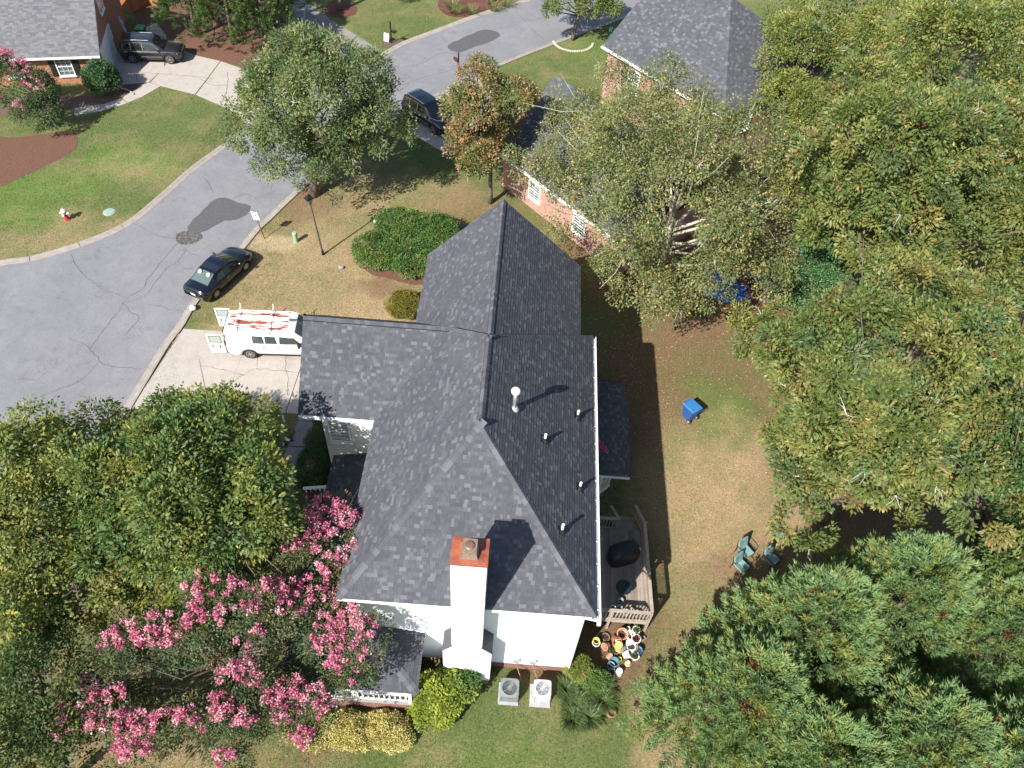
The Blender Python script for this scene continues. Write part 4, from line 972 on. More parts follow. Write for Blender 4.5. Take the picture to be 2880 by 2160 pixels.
# brown SUV in the brick house drive
SUVP = mat('brown_grey_paint', (.022, .018, .018), .28, .35, col2=(.019, .016, .016), coat=1.0); BLKP = mat('black_paint', (.006, .006, .008), .2, .2, coat=1.0); G_DK = glass_mat('dark_glass', (.012, .014, .014))
def suv(name, label, loc, ang, paint, trim):
    r_, bd, cb, sg_, fw, fzs = car(name, label, loc, ang,
        [(-2.4, .78, .50, .90, 1.0, .62), (-2.3, .90, .42, .98, 1.06, .70), (-1.6, .955, .36, 1.02, 1.10, .76), (0, .965, .34, 1.02, 1.10, .78), (1.0, .965, .34, 1.01, 1.09, .80), (1.6, .95, .36, .98, 1.07, .80), (2.2, .90, .42, .90, 1.0, .76), (2.4, .78, .50, .80, .86, .66)],
        [(-2.32, 1.06, .74), (-2.12, 1.60, .66), (-1.9, 1.70, .66), (-.8, 1.75, .67), (.1, 1.73, .67), (.35, 1.68, .67), (1.12, 1.09, .76)], (-1.45, 1.45), .39, paint, G_DK,
        [[(-2.06, 1.14), (-1.4, 1.13), (-1.4, 1.58), (-1.95, 1.52)], [(-1.34, 1.13), (-.5, 1.12), (-.5, 1.62), (-1.34, 1.60)], [(-.44, 1.12), (.78, 1.12), (.28, 1.56), (-.44, 1.62)]], 'car', trim, .25, 5, crown_h=.025)
    sg_('windscreen', 5, 6, .06, .93, G_DK); sg_('rear_window', 0, 1, .15, .95, G_DK); sg_('sunroof', 3, 4, -.1, .95, G_DK)
    for s_ in (1, -1):
        MB().tube([(-1.9, s_ * .62, 1.76), (-1.0, s_ * .63, 1.81), (.1, s_ * .63, 1.79)], .02, 6).build('roof_rail', trim, r_, world=False)
        MB().add([(-2.37, s_ * .62, .86), (-2.32, s_ * .86, .88), (-2.1, s_ * .955, .92), (-2.1, s_ * .955, 1.04), (-2.3, s_ * .86, 1.03), (-2.35, s_ * .62, 1.02)], [(0, 1, 4, 5), (1, 2, 3, 4)]).build('tail_light', M_LAMP_R, r_, world=False)
        MB().add([(2.36, s_ * .50, .80), (2.35, s_ * .74, .80), (2.12, s_ * .93, .84), (2.1, s_ * .925, .93), (2.28, s_ * .78, .92), (2.33, s_ * .50, .90)], [(0, 1, 4, 5), (1, 2, 3, 4)]).build('headlight', M_LAMP_W, r_, world=False)
        for x in (-1.05, .02): add_box('door_handle', r_, M_CHROME, (x, s_ * .975, .96), (.2, .025, .035))
        for x in (-1.38, -.47, .85): seam(r_, [(x, s_ * .97, .55 if abs(x + 1.38) > .1 else .85), (x, s_ * .965, 1.03)])
        add_box('side_moulding', r_, mat('chrome_strip', (.45, .45, .46), .3, .8), (.1, s_ * .972, .60), (1.6, .02, .03))
        MB().lathe([(.06, 0), (.05, .01), (0, .012)], (2.375, s_ * .72, .58), 12, M=Matrix.Rotation(R(90), 3, 'Y')).build('fog_lamp', M_LAMP_W, r_, world=False)
    for k in range(7): add_box('grille_slot', r_, M_CHROME, (2.385, -.36 + .12 * k, .82), (.03, .055, .16))
    mirrors(r_, .72, .93, 1.16, M_CHROME if trim is M_CHROME else paint); return r_
suv('parked_suv', 'brown grey sport utility car parked beside the white garage door', (-34.1, 47.3, .03), 6.6, SUVP, mat('satin_trim', (.35, .35, .36), .3, .8))
suv('parked_suv', 'black sport utility car half hidden between the front yard tree and the bronze tree', (-10.9, 41.2, .03), -42, BLKP, M_CHROME)
# white work van in the drive
VW = mat('van_white', (.80, .80, .79), .3, coat=.5)
mt, t, b = nodes_of('rusty_roof'); co = coords(t, 'object')
mp = N(t, 'ShaderNodeMapping'); mp.inputs['Scale'].default_value = (.55, 3.2, 1); t.links.new(co, mp.inputs[0])
c = ramp(t, noise(t, mp.outputs[0], 2.1, 5, .6, .3), [(.40, (.20, .045, .030)), (.47, (.30, .10, .07)), (.52, (.70, .64, .60)), (.60, (.80, .79, .77))])
t.links.new(c, b.inputs['Base Color']); b.inputs['Roughness'].default_value = .6
M_VROOF = mt
G_VAN = glass_mat('van_glass', (.045, .06, .06))
r_, bd, cb, sg_, fw, fzs = car('work_van', 'white work van with peeling red roof, ladder rack and open rear doors', (-16.35, 17.3, .035), 4,
    [(-2.85, .90, .45, 1.02, 1.08, .80), (-2.8, .97, .42, 1.05, 1.12, .84), (-1.6, 1.0, .40, 1.06, 1.14, .84), (0, 1.0, .38, 1.06, 1.14, .84), (1.2, 1.0, .38, 1.06, 1.14, .84), (2.0, .98, .40, 1.02, 1.14, .80), (2.6, .93, .45, .92, 1.02, .74), (2.85, .80, .5, .75, .82, .62)],
    [(-2.83, 1.1, .93), (-2.80, 1.93, .80), (-2.62, 2.05, .76), (-1, 2.08, .77), (.7, 2.06, .77), (.98, 1.98, .76), (1.85, 1.18, .82)], (-1.62, 1.83), .37, VW, G_VAN,
    [[(-1.30, 1.24), (-.72, 1.24), (-.78, 1.68), (-1.30, 1.70)], [(-.62, 1.24), (-.02, 1.24), (-.10, 1.68), (-.62, 1.70)], [(.16, 1.22), (1.30, 1.20), (.92, 1.62), (.20, 1.68)]], 'van', None, .24, 8, crown_h=.05)
sg_('windscreen', 5, 6, .05, .95, G_VAN)
rp = MB(); nxp, nyp = 24, 25
rv = [(-2.60 + 3.22 * i / (nxp - 1), (-.70 + 1.40 * j / (nyp - 1)), 0) for i in range(nxp) for j in range(nyp)]
P_ = np.array([(-2.62, 2.05), (-1, 2.08), (.7, 2.06)])
rv = [(x, y, float(np.interp(x, P_[:, 0], P_[:, 1])) + .05 * (1 - (y / .77) ** 2) + .012 + (.012 if (j % 4) in (1, 2) else 0)) for (x, y, _), j in zip(rv, [j for i in range(nxp) for j in range(nyp)])]
rp.add(rv, [(i * nyp + j, (i + 1) * nyp + j, (i + 1) * nyp + j + 1, i * nyp + j + 1) for i in range(nxp - 1) for j in range(nyp - 1)])
rp.build('roof_panel', M_VROOF, cb, world=False)
M_RACK = mat('white_steel', (.72, .71, .69), .45, col2=(.5, .42, .36), nscale=8)
for x in (-2.15, -.35):
    rk = MB().tube([(x, -.92, 2.02), (x, -.92, 2.27), (x, .92, 2.27), (x, .92, 2.02)], .025, 6).box((x, .93, 2.36), (.05, .03, .2)).box((x, -.93, 2.36), (.05, .03, .2)); rk.build('rack_bar', M_RACK, r_, world=False)
MB().tube([(-2.2, -.55, 2.31), (-.4, -.55, 2.31)], .018, 6).tube([(-2.2, .55, 2.31), (-.4, .55, 2.31)], .018, 6).build('rack_rail', M_RACK, r_, world=False)
MB().tube([(-2.0, -.12, 2.36), (.72, -.14, 2.36)], .085, 14).build('pipe_carrier', mat('cream_pipe', (.66, .62, .54), .5), r_, world=False)
for s_ in (1, -1):
    dr = MB().bar((-2.86, s_ * .97, .55), (-2.86, s_ * .97, 1.95), .05, .05, up=(0, 1, 0))
    dr = MB().box((-3.28, s_ * 1.0, 1.22), (.84, .05, 1.42)); dr = dr.build('rear_door', VW, r_, world=False)
    for sd_ in (1, -1): add_box('door_window', dr, glass_mat('pale_door_glass', (.30, .36, .34), .1), (-3.27, s_ * 1.0 + sd_ * .028, 1.58), (.60, .006, .46)); add_box('window_seal', dr, M_DARK, (-3.27, s_ * 1.0 + sd_ * .0265, 1.58), (.68, .004, .54))
    add_box('number_plate', dr, M_PLATE, (-3.3, s_ * 1.0 - .03, 1.0), (.34, .01, .15)); add_box('plate_recess', dr, M_DARK, (-3.3, s_ * 1.0 - .028, 1.0), (.48, .008, .22))
    for k in range(5): add_box('vent_slat', dr, M_BOX, (-3.28, s_ * 1.0 + .029, .68 + .06 * k), (.5, .006, .03))
    add_box('tail_light', r_, M_LAMP_R, (-2.84, s_ * .93, 1.18), (.05, .12, .34))
    for x in (.05, -.74): add_box('door_handle', r_, M_DARK, (x - .02, s_ * 1.005, 1.0), (.11, .03, .05))
    for x in (.08, -.68, 1.32): seam(r_, [(x, s_ * 1.003, .5), (x, s_ * 1.0, 1.06)], mat('seam_grey', (.3, .3, .3), .7))
    MB().box((1.22, s_ * 1.12, 1.32), (.12, .2, .3)).build('mirror', M_DARK, r_, world=False)
add_box('interior_shade', r_, M_DARK, (-2.862, 0, 1.25), (.01, 1.5, 1.35)); add_box('rear_bumper', r_, mat('bumper_grey', (.25, .25, .26), .5), (-2.9, 0, .5), (.16, 1.8, .16))  # thin dark sheet paints the shade of the load space between the open doors


# ------------------------------------------------------------------ garden deck
M_DECK = mat('weathered_board', (.27, .225, .19), .85, col2=(.20, .165, .14), nscale=3, lo=.3, hi=.7, bump=.3, bscale=20, jitter=.18)
M_RAILW = mat('weathered_rail', (.36, .30, .25), .85, col2=(.27, .22, .18), nscale=4, jitter=.1)
deck = thing('garden_deck', 'weathered wooden deck with railing on the garden side of the house', 'deck', (1.8, 4.4, 0))
ZD = .95
for k in range(24):
    x = .10 + .146 * k
    MB().box((x, 4.36 + random.uniform(-.01, .01), ZD - .02), (.138, 4.5, .036)).build('plank', M_DECK, deck)
MB().box((1.8, 2.13, ZD - .14), (3.5, .05, .2)).box((1.8, 6.6, ZD - .14), (3.5, .05, .2)).box((3.56, 4.36, ZD - .14), (.05, 4.4, .2)).build('joist', M_RAILW, deck)
for x, y in ((.12, 2.1), (3.5, 2.1), (3.5, 4.3), (3.5, 6.55), (2.2, 6.6), (1.8, 2.1), (.12, 6.6)): MB().box((x, y, .97), (.09, .09, 1.9)).build('post', M_RAILW, deck)
railing(deck, (3.5, 2.15, 0), (3.42, 6.5, 0), ZD, .98, .145, M_RAILW, (.145, .035), .036)
railing(deck, (.15, 2.1, 0), (3.45, 2.1, 0), ZD, .98, .145, M_RAILW, (.145, .035), .036)
railing(deck, (.15, 6.6, 0), (2.2, 6.6, 0), ZD, .98, .145, M_RAILW, (.145, .035), .036)
for a, b in (((3.40, 6.55, ZD + .96), (3.15, 7.75, ZD + .40)), ((2.22, 6.62, ZD + .96), (1.95, 7.6, ZD + .45))):
    sr = MB().bar(a, b, .14, .035).bar((a[0], a[1], a[2] - .75), (b[0], b[1], b[2] - .75), .05, .07).build('stair_rail', M_RAILW, deck)
    for k in range(7):
        q = Vector(a).lerp(Vector(b), (k + .5) / 7); MB().bar(q - Vector((0, 0, .73)), q - Vector((0, 0, .03)), .036, .036).build('baluster', M_RAILW, sr)
for k in range(4): MB().box((2.75 - .05 * k, 6.78 + .29 * k, ZD - .22 - .19 * k), (1.1, .3, .04)).build('step', M_DECK, deck)
# covered grill, table and planters on the deck
gr = thing('covered_grill', 'black fabric cover over a barbecue grill on the deck', 'grill', (2.45, 5.1, ZD), R(20))
M_COVER = mat('black_cover', (.010, .011, .016), .55, col2=(.014, .016, .022), nscale=5, bump=.6, bscale=7, bdist=.05)
cv = MB(); rows = []
for z, sx, sy in ((0, .72, .40), (.25, .74, .42), (.62, .74, .42), (.86, .72, .40), (.98, .55, .36), (1.06, .46, .28), (1.08, .2, .12)):
    rows.append([((sx * math.copysign(abs(math.cos(a)) ** .55, math.cos(a)) + random.uniform(-.02, .02)), (sy * math.copysign(abs(math.sin(a)) ** .55, math.sin(a)) + random.uniform(-.02, .02)), z + random.uniform(-.01, .01)) for a in [2 * math.pi * k / 20 for k in range(20)]])
cv.add([v for r_ in rows for v in r_], [(i * 20 + j, i * 20 + (j + 1) % 20, (i + 1) * 20 + (j + 1) % 20, (i + 1) * 20 + j) for i in range(6) for j in range(20)] + [tuple(120 + j for j in range(20))])
cv.build('cover', M_COVER, gr, world=False, smooth=True)
MB().box((.66, -.2, .98), (.02, .12, .06)).build('tag', M_PLATE, gr, world=False)
for x, y in ((-.5, .25), (.5, .25), (-.5, -.25), (.5, -.25)): MB().lathe([(.05, 0), (.05, .06)], (x, y, .0), 10).build('foot', M_BLACK, gr, world=False)
tb = thing('patio_table', 'small round dark green table on the deck boards', 'table', (2.42, 3.45, ZD))
MB().lathe([(.33, .44), (.36, .46), (.36, .48), (.33, .49), (.30, .475), (.0, .475)], n=24).build('table_top', mat('dark_green_metal', (.02, .032, .03), .4, .3), tb, world=False, smooth=False)
for k in range(3): MB().tube([(.26 * math.cos(k * 2.1), .26 * math.sin(k * 2.1), .45), (.22 * math.cos(k * 2.1), .22 * math.sin(k * 2.1), .2), (.28 * math.cos(k * 2.1), .28 * math.sin(k * 2.1), 0)], .015, 6).build('leg', M_BLACK, tb, world=False)
M_WPOT = mat('white_pot', (.72, .72, .68), .5, col2=(.6, .58, .53), nscale=5); M_GPOT = mat('grey_pot', (.30, .33, .34), .6, col2=(.22, .24, .25), nscale=5); M_GREENPOT = mat('sage_pot', (.28, .36, .30), .5)
M_SOILP = mulch_mat('potting_soil', (.06, .04, .03), (.10, .07, .05))
def pot(label, loc, r, h, m_, tilt=0.0, az=0.0, rim=True, soil=True, taper=.72, plant=None, group=None, name='flower_pot', inner=None):
    o = thing(name, label, 'pot', loc, 0, group); o.rotation_euler = (tilt * math.cos(az), tilt * math.sin(az), az)
    prof = [(r * taper, 0), (r * .97, h * .82)] + ([(r * 1.07, h * .83), (r * 1.07, h)] if rim else [(r, h)]) + [(r * .92, h), (r * .86, h * .86), (r * taper * .9, h * .2 if not soil else h * .80)]
    MB().lathe(prof, n=18).build('body', m_, o, world=False, smooth=False)
    if soil: MB().lathe([(r * .88, h * .83), (r * .5, h * .86), (.001, h * .87)], n=14, cap=False).build('soil', M_SOILP, o, world=False)
    else: MB().lathe([(r * .86, h * .22), (.001, h * .21)], n=14, cap=False).build('inside', inner or M_SOILP, o, world=False)
    if plant:
        rng = np.random.default_rng(int(abs(loc[0] * 100 + loc[1] * 10))); n = 90
        p = np.stack([rng.normal(0, r * .4, n), rng.normal(0, r * .4, n), h * .85 + rng.random(n) * .12], 1)
        V, F = leaf_arrays(p, rng.normal(size=(n, 3)) + np.array([0, 0, .6]), unit(rng.normal(size=(n, 3)) + np.array([0, 0, 1.])), .09, .045)
        np_mesh('plant', V, F, leaf_mat('leaf'), o, np.array(plant) * rng.uniform(.7, 1.3, (n, 1)))
    return o
def unit(a): return a / (np.linalg.norm(a, axis=-1, keepdims=True) + 1e-9)
def leaf_arrays(p, axis, nrm_, L, W, fold=.12):
    axis = unit(axis); side = unit(np.cross(axis, nrm_)); up = np.cross(side, axis); mid = p + axis * L * .45
    V = np.stack([p, mid + side * W * .5 + up * W * fold, p + axis * L, mid - side * W * .5 + up * W * fold], 1).reshape(-1, 3)
    return V, np.arange(len(p) * 4).reshape(-1, 4)
for k, (x, y, r, m_, lab) in enumerate(((1.95, 2.55, .13, M_WPOT, 'white pot on the deck beside the rail, nearest the house'), (2.25, 2.6, .14, M_GREENPOT, 'sage green pot on the deck behind the rail'), (2.5, 2.42, .13, M_WPOT, 'white pot on the deck in the middle of the row by the rail'), (2.75, 2.5, .13, M_GPOT, 'grey pot on the deck beside the rail'), (3.0, 2.4, .14, M_GREENPOT, 'sage green pot on the deck nearest the rail corner'), (2.3, 2.95, .12, M_GPOT, 'grey pot standing on the deck behind the row of pots'))):
    pot(lab, (x, y, ZD), r, .24, m_, soil=(k % 2 == 0), group='pots on the deck')
# the heap of flower pots on the bare bed
M_TERRA = mat('terracotta', (.42, .17, .085), .8, col2=(.34, .13, .07), nscale=6); M_TERRA2 = mat('pale_terracotta', (.50, .27, .18), .8, col2=(.44, .22, .15), nscale=6); M_YELP = mat('yellow_glaze', (.62, .46, .17), .45); M_LEMON = mat('lemon_glaze', (.66, .60, .13), .45)
M_BROWNP = mat('brown_clay', (.22, .14, .10), .85); M_BLUEP = mat('blue_glaze', (.03, .16, .42), .4); M_TEALP = mat('teal_glaze', (.10, .22, .27), .4); M_BLKP = mat('black_pot', (.02, .02, .022), .6); M_CREAM = mat('cream_pot', (.66, .57, .33), .55)
GR = (.07, .12, .03)
for lab, x, y, r, h, m_, tl, az, kw in (
    ('white pot holding a yellow one, nearest the house wall', 1.30, 1.28, .17, .33, M_WPOT, 0, 0, {}), ('small lemon yellow pot nested in the white pot', 1.29, 1.29, .145, .18, M_LEMON, .1, 2, dict(z=.32, soil=False)),
    ('brown clay saucer pot lying beside the fallen terracotta pot', 1.72, 1.62, .19, .16, M_BROWNP, .2, 1, {}), ('pale terracotta pot tipped over below the brown saucer', 1.86, 1.30, .17, .28, M_TERRA2, 1.2, 2.6, dict(soil=False)),
    ('orange terracotta pot tipped on its side with a white pot inside', 2.13, 1.62, .21, .36, M_TERRA, .9, .2, dict(soil=False)), ('white pot lying inside the orange terracotta pot', 2.20, 1.48, .10, .17, M_WPOT, .8, .4, dict(z=.16)),
    ('wide ochre rimmed terracotta bowl at the back of the heap', 2.50, 1.85, .24, .30, M_TERRA2, .35, 3.0, dict(soil=False)), ('large upturned ochre yellow pot in the middle of the heap', 2.28, 1.22, .23, .42, M_YELP, 0, 0, dict(flip=True)),
    ('dark pot with a green plant below the ochre pot', 1.98, 1.02, .15, .20, M_BLKP, 0, 0, dict(plant=GR)), ('small square looking orange pot at the front of the heap', 1.92, .80, .14, .22, M_TERRA2, 0, 0, dict(flip=True)),
    ('upturned grey pot beside the railing balusters', 2.66, 2.0, .16, .22, M_GPOT, .1, 0, dict(flip=True)), ('white cylinder pot under the deck rail', 3.10, 2.0, .17, .32, M_WPOT, 0, 0, dict(plant=GR, taper=.9)), ('broken white pot near the deck rail', 2.88, 1.92, .16, .26, M_WPOT, 1.0, 5.2, dict(soil=False)),
    ('small white rimmed pot behind the round white urn', 2.80, 1.72, .12, .18, M_WPOT, .2, 1, {}), ('round white urn leaning in the heap', 2.76, 1.44, .19, .30, M_WPOT, .3, 4, dict(flip=True)), ('white footed planter with black rim and red leaves', 3.06, 1.56, .20, .40, M_WPOT, 0, 0, dict(plant=(.14, .03, .03))),
    ('grey cone pot lying between the ochre pot and the stacked bowls', 2.58, 1.22, .15, .26, M_GPOT, 1.3, 5.6, dict(soil=False)), ('stack of pale bowls with a soil filled top, upper pile', 2.90, 1.14, .20, .30, M_WPOT, .35, 5.0, {}), ('grey ringed bowl leaning on the pale stack', 2.97, 1.18, .21, .18, M_GPOT, .45, 5.0, dict(z=.05, soil=False)),
    ('stack of white rings lying at the front of the heap', 2.54, .88, .19, .34, M_WPOT, .9, .9, dict(soil=False)), ('white pot behind the stack of rings', 2.66, .90, .17, .2, M_WPOT, .9, .9, dict(soil=False)), ('bright blue glazed pot at the shady end of the heap', 3.16, 1.15, .17, .30, M_BLUEP, .2, 0, {}),
    ('pale rimmed pot with weeds growing in it', 3.02, .84, .19, .24, M_WPOT, .1, 5, dict(plant=GR)), ('broken lemon yellow pot at the front edge', 2.36, .62, .12, .16, M_LEMON, .5, 2, dict(soil=False)), ('small upturned cream pot at the front edge', 2.70, .55, .12, .20, M_CREAM, 0, 0, dict(flip=True)),
    ('large teal glazed tub with dark inside', 2.09, .46, .22, .30, M_TEALP, .15, 5, dict(soil=False)), ('pale blue grey tub squeezed beside the teal tub', 1.90, .34, .17, .26, M_GPOT, .2, 4, dict(soil=False)), ('grey tub filled with leaf litter', 1.97, .10, .16, .22, M_GPOT, 0, 0, {}), ('white bucket with a lid beside the grey tub', 2.29, .12, .14, .30, M_WPOT, 0, 0, dict(flip=True, taper=.97)),
    ('lone terracotta pot on the lawn with a dark block inside', 1.88, -1.62, .19, .22, M_TERRA, .15, 1, dict(soil=False, inner=M_GPOT)), ('small grey round pot near the end post', 3.42, 1.72, .10, .14, M_GPOT, 0, 0, {}), ('small brown stone pot in the middle', 2.18, .98, .09, .12, M_BROWNP, .2, 0, {})):
    z = kw.pop('z', 0.0) if 'z' in kw else 0.0; flip = kw.pop('flip', False)
    if flip:
        o = pot(lab, (x, y, h + .01), r, h, m_, 0, 0, soil=False, group='flower pot heap', **kw); o.rotation_euler = (math.pi + tl, 0, az)
        MB().lathe([(r * kw.get('taper', .72) * .99, .0), (.001, .001)], n=16, cap=False).build('base', m_, o, world=False)
    else:
        pot(lab, (x, y, z + (r * .75 * math.sin(tl) if tl > .3 else 0)), r, h, m_, tl, az, group='flower pot heap', **kw)
# ------------------------------------------------------------------ air conditioners
def aircon(label, x, y, s, h, m_, m_side, guard, pad):
    o = thing('air_conditioner', label, 'air conditioner', (x, y, 0))
    P = lambda hw, c: [(sx * hw + dx * c, sy * hw + dy * c) for sx, sy, ds in ((1, 1, 0), (-1, 1, 1), (-1, -1, 2), (1, -1, 3)) for dx, dy in [((0, -1), (-.3, -.3), (-1, 0))[k] if (sx, sy) == (1, 1) else ((1, 0), (.3, -.3), (0, -1))[k] if (sx, sy) == (-1, 1) else ((0, 1), (.3, .3), (1, 0))[k] if (sx, sy) == (-1, -1) else ((-1, 0), (-.3, .3), (0, 1))[k] for k in range(3)]]
    hw = s / 2; MB().prism([(-hw * pad, -hw * pad * 1.1), (hw * 1.06, -hw * pad * 1.1), (hw * 1.06, hw * 1.1), (-hw * pad, hw * 1.1)], 0, .07).build('pad', mat('grey_plastic_pad', (.36, .37, .38), .8), o, world=False)
    MB().prism(P(hw * .93, .10), .07, h - .06).build('coil', m_side, o, world=False)
    for k in range(int((h - .2) / .035)): MB().prism(P(hw * .955, .10), .12 + .035 * k, .131 + .035 * k).build('louvre', m_, o, world=False)
    for sx in (1, -1):
        for sy in (1, -1): MB().box((sx * hw * .90, sy * hw * .90, h / 2), (.06, .06, h - .15)).build('corner_post', m_, o, world=False)
    n = 32; rr = hw * .78; top = MB(); out = P(hw, .12); ring = [(rr * math.cos(2 * math.pi * k / n), rr * math.sin(2 * math.pi * k / n)) for k in range(n)]
    bm_out = []
    for k in range(n):
        a = 2 * math.pi * k / n; cx, cy = math.cos(a), math.sin(a); sc = hw / max(abs(cx), abs(cy)); sc = min(sc, hw * 1.27); bm_out.append((cx * sc, cy * sc))
    vs = [(*q, h - .02) for q in bm_out] + [(*q, h) for q in ring] + [(*q, h - .09) for q in bm_out] + [(*q, h - .10) for q in ring]
    top.add(vs, [(k, (k + 1) % n, n + (k + 1) % n, n + k) for k in range(n)] + [(2 * n + k, 2 * n + (k + 1) % n, (k + 1) % n, k) for k in range(n)] + [(n + k, n + (k + 1) % n, 3 * n + (k + 1) % n, 3 * n + k) for k in range(n)])
    tp = top.build('top_cover', m_, o, world=False)
    MB().lathe([(rr, 0), (.001, 0)], (0, 0, h - .22), 24, cap=False).build('fan_well', M_DARK, o, world=False)
    for k in range(3 if guard else 4):
        a = 2 * math.pi * k / (3 if guard else 4) + .5
        MB().add([(math.cos(a - .45) * rr * .3, math.sin(a - .45) * rr * .3, h - .10), (math.cos(a + .3) * rr * .3, math.sin(a + .3) * rr * .3, h - .16), (math.cos(a + .35) * rr * .9, math.sin(a + .35) * rr * .9, h - .17), (math.cos(a - .3) * rr * .9, math.sin(a - .3) * rr * .9, h - .10)], [(0, 1, 2, 3)]).build('fan_blade', mat('fan_alu', (.45, .46, .47), .35, .7), o, world=False)
    MB().lathe([(.11, 0), (.10, .035), (.001, .04)], (0, 0, h - .08), 16).build('motor', m_, o, world=False)
    for k in range(8 if guard else 2):
        a = 2 * math.pi * k / (8 if guard else 2) + .6; MB().bar((0, 0, h - .015), (math.cos(a) * rr, math.sin(a) * rr, h - .012), .016, .012).build('guard_spoke', m_, tp, world=False)
    for k in range(2, 11):
        r_ = rr * k / 11; MB().tube([(r_ * math.cos(2 * math.pi * j / 24), r_ * math.sin(2 * math.pi * j / 24), h - .008) for j in range(25)], .003, 3, cap=False).build('guard_ring', m_, tp, world=False)
    MB().box((.08, -hw * .97, h - .17), (.20, .01, .035)).build('badge', mat('red_badge', (.45, .05, .03), .5) if not guard else M_PLATE, o, world=False)
    return o
aircon('grey green air conditioner nearest the chimney with a red badge', -2.40, -1.08, .78, .76, mat('grey_green_steel', (.22, .25, .25), .45, .2), mat('coil_dark', (.07, .07, .07), .7), False, 1.12)
aircon('pale grey air conditioner on a light pad beside the grass clumps', -1.03, -1.02, .72, .80, mat('pale_grey_steel', (.50, .51, .53), .45, .2), mat('coil_grey', (.20, .20, .21), .7), True, 1.35)
# ------------------------------------------------------------------ wheeled bins
def bin_(label, x, y, ang, body_m, lid_m, sticker=None):
    o = thing('wheeled_bin', label, 'bin', (x, y, 0), R(ang))
    vs = [(sx * w, sy * d + off, z) for z, w, d, off in ((.06, .25, .27, .03), (.55, .29, .33, 0), (.98, .33, .39, 0)) for sx, sy in ((-1, -1), (1, -1), (1, 1), (-1, 1))]
    MB().add(vs, [(3, 2, 1, 0)] + [(i * 4 + j, i * 4 + (j + 1) % 4, (i + 1) * 4 + (j + 1) % 4, (i + 1) * 4 + j) for i in range(2) for j in range(4)]).build('body', body_m, o, world=False)
    MB().box((0, .0, .97), (.71, .83, .05)).build('rim', body_m, o, world=False)
    ld = MB().add([(-.36, -.45, 1.0), (.36, -.45, 1.0), (.36, .43, 1.02), (-.36, .43, 1.02), (-.31, -.38, 1.06), (.31, -.38, 1.06), (.31, .30, 1.09), (-.31, .30, 1.09)], [(3, 2, 1, 0), (4, 5, 6, 7), (0, 1, 5, 4), (1, 2, 6, 5), (2, 3, 7, 6), (3, 0, 4, 7)]).build('lid', lid_m, o, world=False)
    for y_ in (.12, .18): MB().bar((-.30, y_, 1.085), (.30, y_, 1.085), .02, .012).build('lid_rib', lid_m, ld, world=False)
    MB().tube([(-.28, .44, .98), (-.28, .50, .98), (.28, .50, .98), (.28, .44, .98)], .02, 6).build('handle', body_m, o, world=False)
    for sx in (1, -1): MB().lathe([(.13, -.04), (.14, -.02), (.14, .02), (.13, .04)], (sx * .29, .30, .14), 16, M=Matrix.Rotation(R(90), 3, 'Y')).build('wheel', M_TYRE, o, world=False); MB().lathe([(.08, -.045), (.08, .045)], (sx * .29, .30, .14), 12, M=Matrix.Rotation(R(90), 3, 'Y')).build('hub', M_GPOT, o, world=False)
    if sticker:
        MB().box((-.315, -.05, .80), (.008, .30, .05), M=Matrix.Rotation(R(-4), 3, 'Y')).build('lettering', sticker, o, world=False); MB().box((-.306, -.05, .73), (.008, .24, .03), M=Matrix.Rotation(R(-4), 3, 'Y')).build('lettering', sticker, o, world=False)
    return o
bin_('blue wheeled bin with white lettering standing on the back lawn', 6.6, 14.45, 218, mat('bin_blue', (.022, .085, .27), .45), mat('bin_blue_lid', (.035, .16, .40), .45), M_PLATE)
bin_('dark wheeled bin with bright green lid behind the brown car', -36.1, 50.2, 5, mat('bin_dark', (.02, .028, .03), .5), mat('bin_green_lid', (.06, .36, .09), .45), M_PLATE)
# ------------------------------------------------------------------ street furniture
lp = thing('street_lamp', 'black lamp post with lantern standing on the dry front lawn', 'street lamp', (-15.79, 25.31, 0)); lp.rotation_euler = (R(1), R(-3.2), 0)
M_IRON = mat('black_iron', (.014, .014, .016), .45, .3)
MB().tube([(0, 0, -.05), (0, 0, .35), (0, 0, .36), (0, 0, 4.0)], [.085, .085, .058, .045], 12).build('pole', M_IRON, lp, world=False, smooth=True)
lt = MB().lathe([(.05, 3.98), (.09, 4.02), (.11, 4.06)], n=4).build('lantern', M_IRON, lp, world=False)
MB().lathe([(.10, 4.06), (.22, 4.42)], n=4).build('pane', mat('lamp_glass', (.42, .44, .42), .15), lt, world=False)
MB().lathe([(.32, 4.41), (.30, 4.45), (.12, 4.60), (.03, 4.63), (.03, 4.70), (.001, 4.72)], n=4).build('lantern_cap', M_IRON, lt, world=False)
for k in range(4):
    a = k * math.pi / 2; MB().bar((.10 * math.cos(a), .10 * math.sin(a), 4.06), (.225 * math.cos(a), .225 * math.sin(a), 4.42), .018, .018).build('lantern_bar', M_IRON, lt, world=False)
sg = thing('watch_sign', 'white sign with a teal eye emblem on a leaning brown post by the kerb', 'sign', (-19.81, 26.4, 0)); sg.rotation_euler = (R(2), R(-6), R(-14))
MB().bar((0, 0, -.1), (0, 0, 2.25), .04, .05).build('post', mat('rust_post', (.17, .09, .055), .7, .2), sg, world=False)
pl_ = MB().box((0, -.04, 1.86), (.46, .012, .62)).build('plate', mat('sign_white', (.74, .76, .77), .4), sg, world=False)
MB().box((-.02, -.049, 1.90), (.34, .004, .15)).build('emblem', mat('sign_teal', (.10, .34, .40), .5), pl_, world=False); MB().box((.0, -.052, 1.90), (.26, .004, .075)).build('emblem_eye', mat('sign_pale', (.62, .70, .72), .5), pl_, world=False)
MB().lathe([(.05, 0), (.05, .004)], (.06, -.053, 1.89), 14, M=Matrix.Rotation(R(90), 3, 'X')).build('emblem_pupil', mat('sign_navy', (.02, .03, .08), .5), pl_, world=False)
